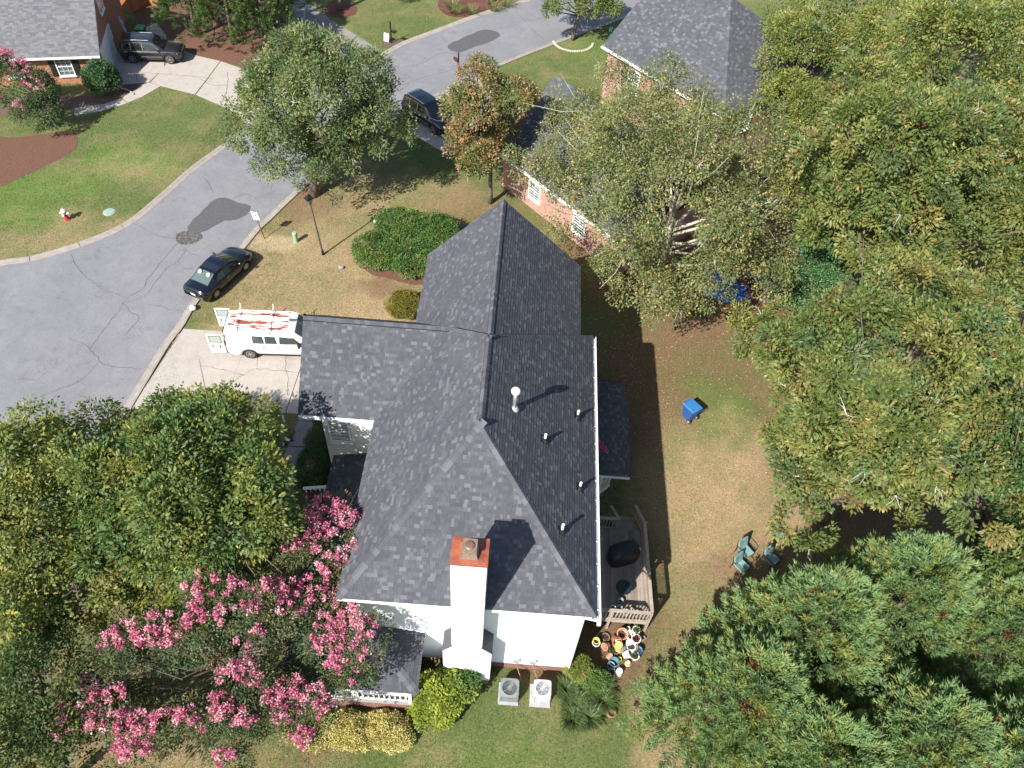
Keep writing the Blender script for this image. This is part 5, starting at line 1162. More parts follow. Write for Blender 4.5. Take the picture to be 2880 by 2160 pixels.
hy = thing('fire_hydrant', 'red fire hydrant with white bonnet on the green lawn', 'fire hydrant', (-32.68, 26.78, 0)); M_HR = mat('hydrant_red', (.42, .035, .03), .5, col2=(.33, .03, .03), nscale=6); M_HS = mat('hydrant_silver', (.70, .71, .72), .4, .2)
MB().lathe([(.19, 0), (.19, .05), (.13, .06), (.12, .30), (.14, .31), (.14, .35), (.125, .36), (.125, .60), (.17, .61), (.17, .66)], n=18).build('barrel', M_HR, hy, world=False)
MB().lathe([(.18, .66), (.17, .70), (.13, .78), (.06, .83), (.03, .84), (.03, .90), (.001, .91)], n=18).build('bonnet', M_HS, hy, world=False)
for d in ((1, 0), (-1, 0), (0, -1)):
    MB().tube([(d[0] * .1, d[1] * .1, .50), (d[0] * .22, d[1] * .22, .50)], .07, 12).tube([(d[0] * .22, d[1] * .22, .50), (d[0] * .27, d[1] * .27, .50)], .085, 12).build('nozzle', M_HS, hy, world=False)
def pedestal(label, x, y, m_):
    o = thing('utility_pedestal', label, 'utility box', (x, y, 0)); MB().lathe([(.14, -.02), (.14, .60), (.155, .61), (.155, .72), (.13, .76), (.001, .78)], n=16).build('casing', m_, o, world=False); MB().lathe([(.165, .0), (.165, .04)], n=16).build('base', m_, o, world=False)
pedestal('pale green utility pedestal beside the watch sign', -17.75, 26.33, mat('pedestal_green', (.26, .40, .26), .5)); pedestal('dark green utility pedestal beside the street tree', 3.36, 57.28, mat('pedestal_dark', (.05, .20, .15), .5))
def stone(name, label, cat, x, y, r, m_, seed=1, z=0.0, sq=.7, parent=None):
    bm = bmesh.new(); bmesh.ops.create_icosphere(bm, subdivisions=2, radius=r); rr = random.Random(seed)
    for v in bm.verts: v.co *= rr.uniform(.86, 1.1); v.co.z *= sq
    me = bpy.data.meshes.new(name); bm.to_mesh(me); bm.free(); me.materials.append(m_); o = bpy.data.objects.new(name, me); link(o, parent); o.location = (x, y, z + r * sq * .7)
    if label: tag(o, label, cat)
    return o
M_STONE = mat('field_stone', (.30, .28, .27), .9, col2=(.20, .19, .18), nscale=9)
stone('garden_stone', 'small grey stone on the dry lawn below the lamp post', 'stone', -14.41, 24.16, .17, M_STONE, 3); stone('garden_light', 'small white garden light at the lamp shadow tip', 'garden light', -13.03, 28.89, .15, M_WPOT, 4)
stone('kerb_globe', 'white round globe lying on the kerb behind the black coupe', 'globe', -22.25, 19.62, .19, M_WPOT, 5, .08, .9)
cvr = thing('meter_cover', 'pale green meter cover set into the lawn by the hydrant', 'cover', (-30.38, 27.8, 0)); MB().lathe([(.36, 0), (.35, .035), (.30, .045), (.001, .05)], n=18).build('lid', mat('meter_green', (.25, .36, .30), .7), cvr, world=False); MB().lathe([(.40, 0), (.40, .02)], n=18).build('frame', mat('meter_rim', (.30, .34, .30), .8), cvr, world=False)
def mailbox(label, x, y, ang, m_, placard=False):
    o = thing('mailbox', label, 'mailbox', (x, y, 0), R(ang)); MB().box((0, 0, .85), (.09, .09, 1.9)).box((.2, 0, 1.0), (.5, .07, .07)).lathe([(.05, 1.8), (.02, 1.95), (.001, 2.0)], n=8).build('post', m_, o, world=False)
    mb = MB(); pr_ = [(-.09, 0), (.09, 0), (.09, .12)] + [(.09 * math.cos(a), .12 + .09 * math.sin(a)) for a in (.5, 1.05, 1.57, 2.1, 2.64)] + [(-.09, .12)]
    n = len(pr_); mb.add([(x_, yy_, 1.06 + z) for x_ in (.05, .55) for yy_, z in pr_], [tuple(range(n))[::-1], tuple(range(n, 2 * n))] + [(i, (i + 1) % n, (i + 1) % n + n, i + n) for i in range(n)]); mb.build('box', m_, o, world=False)
    MB().box((.3, -.10, 1.25), (.03, .01, .14)).build('flag', M_LAMP_R, o, world=False)
    if placard: MB().box((-.42, -.1, .42), (.5, .03, .7), M=Matrix.Rotation(R(-8), 3, 'X')).build('placard', M_PLATE, o, world=False)
mailbox('black mailbox on a post with a white placard at the far drive', -15.67, 52.83, -25, M_IRON, True); mailbox('dark red mailbox on a post beside the road by the bronze tree', -9.46, 48.6, 135, mat('mailbox_red', (.05, .018, .018), .5))
ring = thing('stone_ring', 'curved edging of pale stones around the street tree', 'edging', (.03, 55.95, 0))
for k in range(26):
    a = R(190 + 165 * k / 25); stone('stone', None, None, 1.75 * math.cos(a), 1.75 * math.sin(a) - .4, .14, mat('pale_edging', (.42, .38, .30), .9), k, 0, .6, ring)
# ------------------------------------------------------------------ the patch of lawn before the porch
yl = thing('yard_light', 'white lamp post with a round head at the corner of the drive', 'yard light', (-15.05, 12.05, 0))
MB().tube([(0, 0, 0), (0, -.02, 2.0)], [.05, .04], 10).build('pole', M_TRIM, yl, world=False); MB().lathe([(.06, 1.98), (.16, 2.04), (.17, 2.24), (.10, 2.36), (.001, 2.40)], (0, -.02, 0), 12).build('lamp_head', mat('pale_lamp', (.70, .72, .70), .2), yl, world=False)
hb = thing('hanging_plant', 'bright green plant hanging on the white yard light', 'plant', (-15.3, 12.1, .7)); rng = np.random.default_rng(3); n = 260
V, F = leaf_arrays(unit(rng.normal(size=(n, 3))) * rng.random((n, 1)) ** .4 * np.array([.22, .22, .35]), rng.normal(size=(n, 3)), unit(rng.normal(size=(n, 3)) + np.array([0, 0, 1.])), .12, .06); np_mesh('foliage', V, F, leaf_mat('leaf'), hb, np.array((.12, .24, .04)) * rng.uniform(.7, 1.3, (n, 1)))
MB().tube([(.25, 0, .1), (0, 0, .3)], .01, 5).build('hook', M_IRON, hb, world=False)
rp_ = pot('round red bowl with a black bag in it on the front lawn', (-15.83, 11.86, 0), .36, .2, mat('glossy_red', (.45, .02, .03), .3), soil=False, taper=.85, rim=False); MB().lathe([(.2, .1), (.26, .2), (.22, .36), (.12, .44), (.001, .46)], (0, .03, 0), 12).build('bag', M_BLACK, rp_, world=False, smooth=True)
hs = thing('garden_hose', 'coiled dark red hose lying on the lawn by the path', 'hose', (-14.67, 11.36, 0)); MB().tube([(math.cos(a) * (.34 - .004 * a), math.sin(a) * (.34 - .004 * a), .03 + .012 * (a % 6.28) * (a / 30)) for a in np.linspace(0, 31, 120)], .018, 5).build('coil', mat('hose_red', (.20, .05, .05), .5), hs, world=False, smooth=True)
ck_ = thing('garden_ornament', 'black and white striped ornament lying on the lawn beside the path', 'ornament', (-14.75, 10.65, 0), R(50))
for k in range(6): MB().box((-.45 + .18 * k, .04 * (-1) ** k, .06), (.16, .20 + .05 * (k % 3), .1), .3 * (-1) ** k).build('panel', M_BLACK if k % 2 else M_WPOT, ck_, world=False)
cb_ = thing('cardboard_box', 'open cardboard box lying on the lawn edge by the drive', 'box', (-16.75, 12.3, 0), R(8)); M_CARD = mat('cardboard', (.42, .22, .13), .85)
MB().box((0, 0, .02), (.9, .5, .03)).build('base', M_CARD, cb_, world=False)
for c_, d_, rx, ry in (((0, .28, .13), (.9, .02, .26), -15, 0), ((0, -.28, .13), (.9, .02, .26), 20, 0), ((.48, 0, .13), (.02, .5, .26), 0, 12), ((-.48, 0, .13), (.02, .5, .26), 0, -18)): MB().box(c_, d_, M=Matrix.Rotation(R(rx), 3, 'X') @ Matrix.Rotation(R(ry), 3, 'Y')).build('flap', M_CARD, cb_, world=False)
MB().box((.05, -.31, .15), (.16, .01, .1)).build('sticker', M_PLATE, cb_, world=False)
dg = thing('drain_grate', 'round dark drain grate in the shaded lawn', 'grate', (-14.9, 10.12, 0)); MB().lathe([(.22, 0), (.22, .03), (.19, .035), (.19, .01), (.001, .01)], n=18).build('rim', M_STONE, dg, world=False)
for k in range(5): MB().box((-.14 + .07 * k, 0, .03), (.02, .3 if k in (0, 4) else .36, .015)).build('bar', M_IRON, dg, world=False)
fb = thing('flower_basket', 'pink flowers in a basket hanging at the porch stair rail', 'flower basket', (-12.35, 7.1, .95)); MB().lathe([(.12, -.2), (.2, 0), (.2, .03)], n=14).build('basket', M_BROWNP, fb, world=False)
rng = np.random.default_rng(8); n = 500; V, F = leaf_arrays(unit(rng.normal(size=(n, 3))) * rng.random((n, 1)) ** .4 * np.array([.32, .32, .2]) + np.array([0, 0, .12]), rng.normal(size=(n, 3)), unit(rng.normal(size=(n, 3)) + np.array([0, 0, 1.])), .08, .06); np_mesh('blossom', V, F, leaf_mat('petal', .7, .35, .1), fb, np.where(rng.random((n, 1)) < .6, np.array([[.55, .16, .33]]), np.array([[.05, .10, .03]])))
# ------------------------------------------------------------------ garden side
cb2 = thing('fallen_blossom', 'pink blossom spray lying on the dark bay roof', 'blossom', (.95, 9.4, 4.0)); n = 300; t_ = rng.random(n)
V, F = leaf_arrays(np.stack([t_ * .42 + rng.normal(0, .05, n), -t_ * .5 + rng.normal(0, .05, n), .12 - t_ * .12 + rng.random(n) * .1], 1), rng.normal(size=(n, 3)), unit(rng.normal(size=(n, 3)) + np.array([0, 0, 1.])), .08, .06); np_mesh('petals', V, F, leaf_mat('petal', .7, .35, .1), cb2, np.array([.62, .17, .36]) * rng.uniform(.7, 1.3, (n, 1))); MB().tube([(0, 0, .1), (.4, -.48, .0)], .008, 4).build('stem', M_BROWNP, cb2, world=False)
gh = thing('garden_hose', 'green hose hanging in loops from the bay and trailing on the lawn', 'hose', (2.1, 8.3, 0)); M_HOSE = mat('hose_green', (.03, .22, .15), .4)
MB().tube([(.02 + .34 * math.sin(a), -.1 + .02 * a / 6, 1.0 - .38 * math.cos(a)) for a in np.linspace(0, 12, 50)], .014, 5).build('loop', M_HOSE, gh, world=False); MB().tube([(.3, .1, .03), (.7, .2, .03), (.95, .12, .03), (1.3, .2, .03), (1.6, .18, .03)], .014, 5).build('trail', M_HOSE, gh, world=False)
M_TARP = mat('blue_tarp', (.02, .06, .26), .5, col2=(.03, .09, .34), nscale=3, bump=.5, bscale=5, bdist=.08)
tp_ = bpy.data.objects.new('tarp_tmp', None)
nx_, ny_ = 30, 22; gx, gy = np.meshgrid(np.linspace(-2.6, 2.4, nx_), np.linspace(-1.3, 1.3, ny_), indexing='ij'); gz = .06 + .18 * value_noise(gx + 9, gy + 9, .9, 7) + .08 * value_noise(gx + 5, gy, .35, 8) + .35 * np.exp(-((gx - 1.4) ** 2 + gy ** 2) / 1.6)
V = np.stack([10.8 + gx + .25 * np.sin(gy * 2), 25.0 + gy - .12 * gx + .2 * np.sin(gx * 1.7), gz], -1).reshape(-1, 3); ii = np.arange(nx_ * ny_).reshape(nx_, ny_)
tarp = np_mesh('tarpaulin', V, np.stack([ii[:-1, :-1], ii[1:, :-1], ii[1:, 1:], ii[:-1, 1:]], -1).reshape(-1, 4), M_TARP, smooth=True); tag(tarp, 'crumpled blue tarpaulin on the ground under the birch', 'tarpaulin')
bpy.data.objects.remove(tp_)
n = 7000; u_, v_ = rng.random(n), rng.random(n); lx = 11.6 + rng.normal(0, 1.5, n); ly = 24.7 + rng.normal(0, .85, n)
V, F = leaf_arrays(np.stack([lx, ly, .18 + .5 * np.exp(-((lx - 12.1) ** 2 + (ly - 24.6) ** 2) / 1.5) * rng.random(n) ** .3], 1), np.stack([rng.normal(size=n), rng.normal(size=n), rng.normal(0, .3, n)], 1), unit(rng.normal(size=(n, 3)) * .5 + np.array([0, 0, 1.])), .13, .08)
stuff(tag(np_mesh('leaf_litter', V, F, leaf_mat('leaf'), None, np.where(rng.random((n, 1)) < .5, np.array([[.22, .085, .05]]), np.array([[.14, .055, .04]])) * rng.uniform(.7, 1.4, (n, 1))), 'heap of brown leaves raked onto the blue tarpaulin', 'leaves'))
rd = thing('red_deck', 'low red stained wooden platform between the trees', 'deck', (14.1, 21.7, 0), R(-20)); M_RED = mat('red_stain', (.24, .075, .055), .7, col2=(.19, .055, .042), nscale=4, jitter=.15)
for k in range(22): MB().box((-1.53 + .146 * k, 0, .16), (.138, 2.6, .04)).build('plank', M_RED, rd, world=False)
MB().box((0, -1.2, .07), (3.2, .08, .14)).box((0, 1.2, .07), (3.2, .08, .14)).build('joist', M_RED, rd, world=False)
M_TEALC = mat('teal_cushion', (.20, .32, .30), .75, col2=(.11, .20, .20), nscale=4, lo=.4, hi=.6)
for k, (x, y, a, lab) in enumerate(((8.55, 6.25, 35, 'teal cushioned garden chair standing clear of the foliage'), (8.25, 5.45, 40, 'teal cushioned garden chair nearest the cypresses'), (9.75, 5.95, 38, 'teal cushioned garden chair in the tree shade'), (10.25, 7.3, 36, 'teal cushioned garden chair farthest from the house'))):
    o = thing('garden_chair', lab, 'chair', (x, y, 0), R(a), 'teal garden chairs')
    MB().box((0, 0, .42), (.52, .54, .08)).build('seat', M_TEALC, o, world=False); MB().box((0, .33, .72), (.52, .09, .58), M=Matrix.Rotation(R(-14), 3, 'X')).build('backrest', M_TEALC, o, world=False)
    for s_ in (1, -1):
        MB().tube([(s_ * .31, -.26, 0), (s_ * .31, -.24, .62), (s_ * .31, .0, .66), (s_ * .31, .34, .64), (s_ * .31, .36, 0)], .018, 6).build('arm', M_IRON, o, world=False)
        MB().tube([(s_ * .31, .30, .40), (s_ * .29, .46, 1.0)], .015, 6).build('frame', M_IRON, o, world=False)
tr_ = thing('garden_trellis', 'white ornamental trellis against the pink brick wall', 'trellis', (-2.0, 24.6, 0), R(-47))
for x in (-.25, .25): MB().bar((x, 0, 0), (x, 0, 1.5), .03, .03).build('upright', M_TRIM, tr_, world=False)
for k in range(6): MB().tube([(-.25, 0, .3 + .22 * k), (0, .02, .42 + .22 * k), (.25, 0, .3 + .22 * k)], .015, 5).build('scroll', M_TRIM, tr_, world=False)
cr_ = thing('wooden_crate', 'brown wooden crate between the two houses', 'crate', (-1.4, 23.6, 0), R(-40))
for k in range(5): MB().box((-.36 + .18 * k, 0, .62), (.165, .8, .03)).build('slat', M_BROWNP, cr_, world=False)
for s_ in (1, -1): MB().box((0, s_ * .38, .3), (.9, .03, .6)).build('side', M_BROWNP, cr_, world=False); MB().box((s_ * .43, 0, .3), (.03, .73, .6)).build('end', M_BROWNP, cr_, world=False)
um = thing('folded_umbrella', 'folded grey blue patio umbrella leaning on the garage wall', 'umbrella', (-37.0, 49.6, 0)); um.rotation_euler = (0, R(-8), 0)
MB().tube([(0, 0, 0), (0, 0, 2.1)], .025, 8).build('pole', M_GPOT, um, world=False); MB().lathe([(.05, .8), (.13, .9), (.11, 1.3), (.14, 1.6), (.09, 1.95), (.02, 2.15)], n=10).build('canopy', mat('blue_grey_cloth', (.30, .36, .45), .8, col2=(.5, .52, .56), nscale=7), um, world=False)
dp = thing('drain_pipe', 'beige drain pipe curving over the mulch by the round holly', 'pipe', (-34.61, 42.25, 0.00)); MB().tube([(-35.13, 42.43, 0.06), (-34.73, 42.39, 0.06), (-34.32, 42.19, 0.06), (-33.92, 41.83, 0.06)], .06, 8).build('pipe', mat('beige_pipe', (.36, .30, .24), .7), dp); MB().tube([(-33.96, 41.88, 0.06), (-33.79, 41.70, 0.06)], .075, 8).build('collar', mat('beige_pipe', (.36, .30, .24), .7), dp)
# ------------------------------------------------------------------ grass blades and fallen leaves
def scatter(n, x0, x1, y0, y1, rng):
    return rng.uniform(x0, x1, n), rng.uniform(y0, y1, n)
DRIVES = [[(q[0], q[1]) for q in ROAD]]
BLOCK = [[(-23.5, 18.6), (-20.3, 12.4), (-7.6, 12.4), (-7.6, 18.6)], [(-14.7, 12.6), (-13.4, 12.6), (-13.4, 6.8), (-14.7, 6.8)], [(-11.2, -2.3), (-6.1, -2.3), (-6.1, 0), (.1, 0), (.1, 18), (-8, 18), (-11.4, 13), (-11.4, -2)], [(0, 2), (3.6, 2), (3.6, 7.8), (2.4, 8), (2.4, 13.8), (0, 13.8)],
         [(-36.82, 44.04, 0.00)[:2], (-37.43, 48.19, 0.00)[:2], (-36.12, 53.36, 0.00)[:2], (-31.10, 48.43, 0.00)[:2], (-27.26, 47.18, 0.00)[:2], (-21.88, 43.77, 0.00)[:2], (-24.35, 38.76, 0.00)[:2], (-29.33, 42.26, 0.00)[:2], (-32.23, 43.08, 0.00)[:2], (-33.80, 40.28, 0.00)[:2], (-35.47, 38.96, 0.00)[:2], (-37.17, 38.14, 0.00)[:2], (-37.74, 39.51, 0.00)[:2]], [(-27.07, 60.44, 0.00)[:2], (-25.43, 60.73, 0.00)[:2], (-16.41, 51.54, 0.00)[:2], (-18.98, 47.60, 0.00)[:2], (-25.15, 48.95, 0.00)[:2]], [(-12.33, 39.73, 0.00)[:2], (-12.40, 43.19, 0.00)[:2], (-7.86, 49.03, 0.00)[:2], (-5.11, 42.71, 0.00)[:2], (-7.36, 38.31, 0.00)[:2], (-9.64, 37.32, 0.00)[:2]]]
BEDS = [[(q[0], q[1]) for q in pts] for pts in ([(-42.09, 34.24, 0.00), (-36.52, 36.26, 0.00), (-35.63, 35.48, 0.00), (-35.35, 34.06, 0.00), (-36.49, 32.08, 0.00), (-38.36, 29.54, 0.00), (-39.34, 28.63, 0.00)], [(-44.44, 40.13, 0.00), (-36.33, 42.78, 0.00), (-33.79, 43.27, 0.00), (-37.56, 39.39, 0.00), (-43.07, 37.30, 0.00)], [(-37.44, 49.08, 0.00), (-37.39, 52.63, 0.00), (-32.80, 58.70, 0.00), (-26.59, 59.80, 0.00), (-25.54, 54.15, 0.00), (-26.68, 46.98, 0.00), (-31.04, 48.26, 0.00)], [(-22.49, 58.03, 0.00), (-22.27, 59.47, 0.00), (-21.21, 59.87, 0.00), (-19.78, 58.84, 0.00), (-20.75, 56.68, 0.00)], [(-12.51, 60.24, 0.00), (-12.24, 61.95, 0.00), (-3.86, 64.93, 0.00), (-8.82, 59.46, 0.00), (-10.10, 58.48, 0.00)])]
def blades(name, n, box, h, w, seed, label):
    rng = np.random.default_rng(seed); x, y = scatter(n, *box, rng)
    ok = ~in_poly(x, y, DRIVES[0])
    for q in BLOCK + BEDS: ok &= ~in_poly(x, y, q)
    d, s, l, p_ = lawn(x, y); ok &= rng.random(n) > s * .9; x, y = x[ok], y[ok]; n = len(x)
    c = lawn_colour(x, y) * rng.uniform(.7, 1.55, (n, 1)); hh = h * rng.uniform(.5, 1.3, n); a = rng.uniform(0, 6.28, n); ln = rng.uniform(.2, .9, n)
    b0 = np.stack([x, y, np.zeros(n)], 1); sd_ = np.stack([np.cos(a), np.sin(a), np.zeros(n)], 1) * (w / 2); tip = b0 + np.stack([-np.sin(a) * ln * hh, np.cos(a) * ln * hh, hh * .8], 1)
    V = np.stack([b0 - sd_, b0 + sd_, tip], 1).reshape(-1, 3); o = np_mesh(name, V, np.arange(n * 3).reshape(-1, 3), leaf_mat('grass_blade', .75, .3, .15), None, c); stuff(o); tag(o, label, 'grass')
blades('grass', 80000, (-20, 8, -7, 2), .075, .020, 1, 'mown green grass in front of the porch and air conditioners')
blades('grass', 70000, (1, 14, -2, 18), .075, .022, 2, 'dry brown grass of the back garden')
blades('grass', 110000, (-27, -5, 10, 44), .085, .028, 3, 'patchy tan grass of the front yard')
blades('grass', 100000, (-52, -18, 18, 62), .10, .036, 4, 'green grass of the lawns across the road')
blades('grass', 45000, (-18, 10, 38, 66), .11, .042, 5, 'green grass along the far roadside')
rng = np.random.default_rng(77); n = 3600; x, y = rng.uniform(.6, 13, n), rng.uniform(2, 25, n); k = rng.random(n) < np.clip((y - 8) / 7, .06, 1); x, y = x[k], y[k]; n = len(x)
V, F = leaf_arrays(np.stack([x, y, .03 + rng.random(n) * .05], 1), np.stack([rng.normal(size=n), rng.normal(size=n), rng.normal(0, .2, n)], 1), unit(rng.normal(size=(n, 3)) * .4 + np.array([0, 0, 1.])), .085 * rng.uniform(.6, 1.2, n)[:, None] if False else .085, .06)
stuff(tag(np_mesh('fallen_leaves', V, F, leaf_mat('leaf'), None, np.array([[.42, .26, .12], [.50, .38, .20], [.30, .13, .06], [.55, .46, .28]])[rng.integers(0, 4, n)] * rng.uniform(.7, 1.2, (n, 1))), 'yellow and brown leaves fallen on the back lawn', 'leaves'))


# ------------------------------------------------------------------ foliage
LEAF = leaf_mat('leaf'); LEAF_GLOSS = leaf_mat('glossy_leaf', .42, .15, .4); NEEDLE = leaf_mat('needle', .6, .35, .2); PETAL = leaf_mat('petal', .7, .35, .1)
M_BARK = mat('bark', (.16, .125, .10), .9, col2=(.09, .07, .055), nscale=8, bump=.6, bscale=25)
M_BARK_PALE = mat('pale_bark', (.46, .41, .36), .85, col2=(.28, .24, .20), nscale=6, bump=.4, bscale=25)
M_TWIG = mat('grey_twig', (.42, .40, .37), .85, col2=(.30, .28, .26), nscale=9)
def unit(a): return a / (np.linalg.norm(a, axis=-1, keepdims=True) + 1e-9)
def leaf_arrays(p, axis, nrm_, L, W, fold=.12):
    axis = unit(axis); side = unit(np.cross(axis, nrm_)); up = np.cross(side, axis)
    L = np.broadcast_to(L, (len(p),))[:, None]; W = np.broadcast_to(W, (len(p),))[:, None]
    mid = p + axis * L * .45
    V = np.stack([p, mid + side * W * .5 + up * W * fold, p + axis * L, mid - side * W * .5 + up * W * fold], 1).reshape(-1, 3)
    F = np.arange(len(p) * 4).reshape(-1, 4)
    return V, F
def pick(pal, n, rng):
    c = np.array([q[0] for q in pal]); w = np.array([q[1] for q in pal], float); w /= w.sum()
    return c[rng.choice(len(pal), n, p=w)]
def clump_points(blobs, n, rng, shell=.14, zmin=-.5, carve=.72):
    vol = np.array([(r[0] * r[1] * r[2]) ** (2 / 3) for _, r in blobs]); vol /= vol.sum()
    C_, D_ = [], []
    while len(C_) < n:
        k = rng.choice(len(blobs), p=vol); c, r = np.array(blobs[k][0]), np.array(blobs[k][1])
        d = rng.normal(size=3); d /= np.linalg.norm(d)
        if d[2] < zmin: continue
        f = 1 - abs(rng.normal(0, shell)) if rng.random() < .8 else rng.uniform(.45, .9)
        q = c + d * r * f
        if any(j != k and (((q - np.array(b_[0])) / np.array(b_[1])) ** 2).sum() < carve ** 2 for j, b_ in enumerate(blobs)): continue
        if q[2] < .15: continue
        o = d / r; C_.append(q); D_.append(o / np.linalg.norm(o))
    return np.array(C_), np.array(D_)
def lumps(blobs, n, rng, lo=.26, hi=.48, zmin=-.35):
    out = []
    for c, r in blobs:
        c, r = np.array(c, float), np.array(r, float); m_ = r.mean()
        for _ in range(max(3, int(n * (m_ / 3) ** 1.2))):
            d = rng.normal(size=3); d /= np.linalg.norm(d)
            if d[2] < zmin: d[2] *= -1
            s = rng.uniform(lo, hi) * m_
            out.append((c + d * r * rng.uniform(.62, .95), (s, s, s * rng.uniform(.7, 1.0))))
        out.append((c + np.array([0, 0, r[2] * .25]), tuple(r * .6)))
    return out
def crown_arrays(blobs, clumps, cr, per, L, W, pal, rng, droop=.25, flat=.6, pal_leaf=None, shell=.14, zmin=-.25, rnd=.5, spread=1.0, jit=.25, out=.5, lump=0, stretch=1.0, tone=1):
    if lump: blobs = lumps(blobs, lump, rng)
    C_, D_ = clump_points(blobs, clumps, rng, shell, zmin)
    n = clumps * per
    ci = np.repeat(np.arange(clumps), per)
    crs = np.repeat(rng.uniform(.7, 1.3, clumps), per)[:, None] * cr
    off = rng.normal(size=(n, 3)); off = unit(off) * (rng.random((n, 1)) ** .45)
    d = D_[ci]
    along = (off * d).sum(1, keepdims=True)
    off = off - d * along * (1 - flat)
    if stretch != 1: off = off + (d * .7 + np.array([0, 0, .5])) * (rng.random((n, 1)) - .5) * 2 * (stretch - 1)
    p = C_[ci] + off * crs
    axis = unit(off) * spread + d * out + np.array([0, 0, -droop]) + rng.normal(size=(n, 3)) * .35
    nr = unit(d * .5 + np.array([-.15, -.2, .85]) + rng.normal(size=(n, 3)) * rnd)
    tint = pick(pal, clumps, rng)[ci]
    if pal_leaf:
        k = rng.random(n) < pal_leaf[0]; tint = tint.copy(); tint[k] = pick(pal_leaf[1], k.sum(), rng)
    tint = 1.22 * tint * rng.uniform(1 - jit, 1 + jit, (n, 1)) * np.repeat(rng.uniform(.85, 1.15, clumps), per)[:, None]
    V, F = leaf_arrays(p, axis, nr, L * rng.uniform(.7, 1.3, n), W * rng.uniform(.75, 1.25, n))
    return V, F, tint, C_
def limbs(mb, base, top, targets, r0, rng, forks=(), bend=.25):
    base, top = Vector(base), Vector(top)
    pts = [base + (top - base) * k + Vector(rng.normal(0, .12, 3)) * (k * (1 - k) * 4) for k in (0, .12, .3, .5, .7, .85, 1)]
    mb.tube(pts, [r0 * k for k in (1.25, 1.0, .88, .72, .5, .3, .1)], 10)
    for t_ in targets:
        t_ = Vector(t_); h = max(.18, min(.8, (t_.z - base.z) / max(.1, top.z - base.z) * .62))
        s = base + (top - base) * h
        L_ = (t_ - s).length; r = min(r0 * .42, .02 + L_ * .016)
        mid = s.lerp(t_, .5) + Vector((0, 0, -L_ * bend * .3)) + Vector(rng.normal(0, .08 * L_, 3))
        q = [s, s.lerp(mid, .55), mid, mid.lerp(t_, .55) + Vector(rng.normal(0, .03 * L_, 3)), t_]
        mb.tube(q, [r, r * .8, r * .6, r * .38, r * .15], 6)
        for _ in range(2):
            e = t_ + Vector(rng.normal(0, .18 * L_, 3)); mb.tube([mid.lerp(t_, .3), mid.lerp(e, .7), e], [r * .4, r * .22, r * .08], 4)
def twigs(mb, C_, D_, rng, n, L=.75):
    for k in rng.choice(len(C_), n):
        a = Vector(C_[k]) + Vector(D_[k]) * .25; d = (Vector(D_[k]) + Vector(rng.normal(0, .7, 3))).normalized()
        for _ in range(3):
            e = a + (d + Vector(rng.normal(0, .45, 3))).normalized() * L * float(rng.uniform(.4, 1))
            m_ = a.lerp(e, .5) + Vector(rng.normal(0, .06, 3)); mb.tube([a, m_, e], [.02, .014, .006], 4)
def tree(name, label, base, blobs, clumps, cr, per, L, W, pal, seed, cat='tree', r0=.25, top=None, nl=18, pal_leaf=None, dead=0, bark=None, mat_=None, group=None, extra=None, **kw):
    rng = np.random.default_rng(seed)
    root = thing(name, label, cat, (base[0], base[1], 0), 0, group)
    V, F, T, C_ = crown_arrays(blobs, clumps, cr, per, L, W, pal, rng, pal_leaf=pal_leaf, **kw)
    if top is None:
        b0 = max(blobs, key=lambda q: q[0][2] + q[1][2] * .6); top = (b0[0][0], b0[0][1], b0[0][2] + b0[1][2] * .55)
    mb = MB(); tg = C_[rng.choice(len(C_), min(nl, len(C_)), replace=False)]
    limbs(mb, (base[0], base[1], -.1), top, tg, r0, rng)
    mb.build('trunk', bark or M_BARK, root, smooth=True)
    np_mesh('crown', V, F, mat_ or LEAF, root, T, off=(base[0], base[1], 0))
    if dead:
        mb = MB(); D_ = unit(C_ - np.mean([b_[0] for b_ in blobs], 0)); twigs(mb, C_, D_, rng, dead); stuff(mb.build('bare_twigs', M_TWIG, root))
    if extra: extra(root, C_, rng)
    return root
# palettes are leaf colours in linear light
GUM = [((.100, .135, .034), 5), ((.140, .160, .042), 4), ((.175, .178, .052), 3), ((.085, .128, .046), 3), ((.20, .175, .06), 1)]
GUM_HI = (.012, [((.42, .22, .06), 2), ((.34, .15, .08), 2), ((.45, .32, .08), 1), ((.25, .07, .05), 1)])
YEL = [((.150, .180, .042), 4), ((.120, .155, .040), 3), ((.185, .20, .048), 3), ((.085, .125, .036), 2)]
MAPLE = [((.065, .115, .032), 4), ((.10, .145, .038), 3), ((.150, .170, .04), 2), ((.17, .17, .03), 1)]
MAPLE_Y = [((.085, .130, .038), 3), ((.135, .165, .045), 3.5), ((.175, .190, .048), 2.5), ((.23, .22, .05), .7)]
BIRCH = [((.125, .150, .055), 4), ((.165, .180, .072), 4), ((.095, .125, .045), 3), ((.205, .195, .08), 1.5)]
BIRCH_HI = (.03, [((.50, .36, .07), 3), ((.40, .26, .06), 2), ((.26, .13, .06), 1)])
FRONT = [((.090, .130, .050), 4), ((.125, .160, .062), 4), ((.165, .190, .072), 3), ((.072, .11, .048), 2)]
BRONZE = [((.115, .105, .035), 4), ((.17, .105, .04), 3), ((.085, .10, .03), 3), ((.22, .12, .05), 1.5)]
CYPRESS = [((.130, .210, .075), 4), ((.165, .255, .095), 4), ((.20, .225, .06), 2.6), ((.24, .235, .05), .9), ((.10, .165, .08), 2)]
CRAPE = [((.050, .085, .034), 4), ((.075, .105, .042), 3), ((.115, .115, .05), 2), ((.16, .10, .055), .7)]
PINKS = [((.62, .22, .35), 4), ((.70, .32, .44), 3), ((.52, .15, .27), 2), ((.76, .45, .54), 1.2)]
SHRUB = [((.060, .120, .030), 4), ((.085, .150, .034), 4), ((.12, .165, .04), 2)]

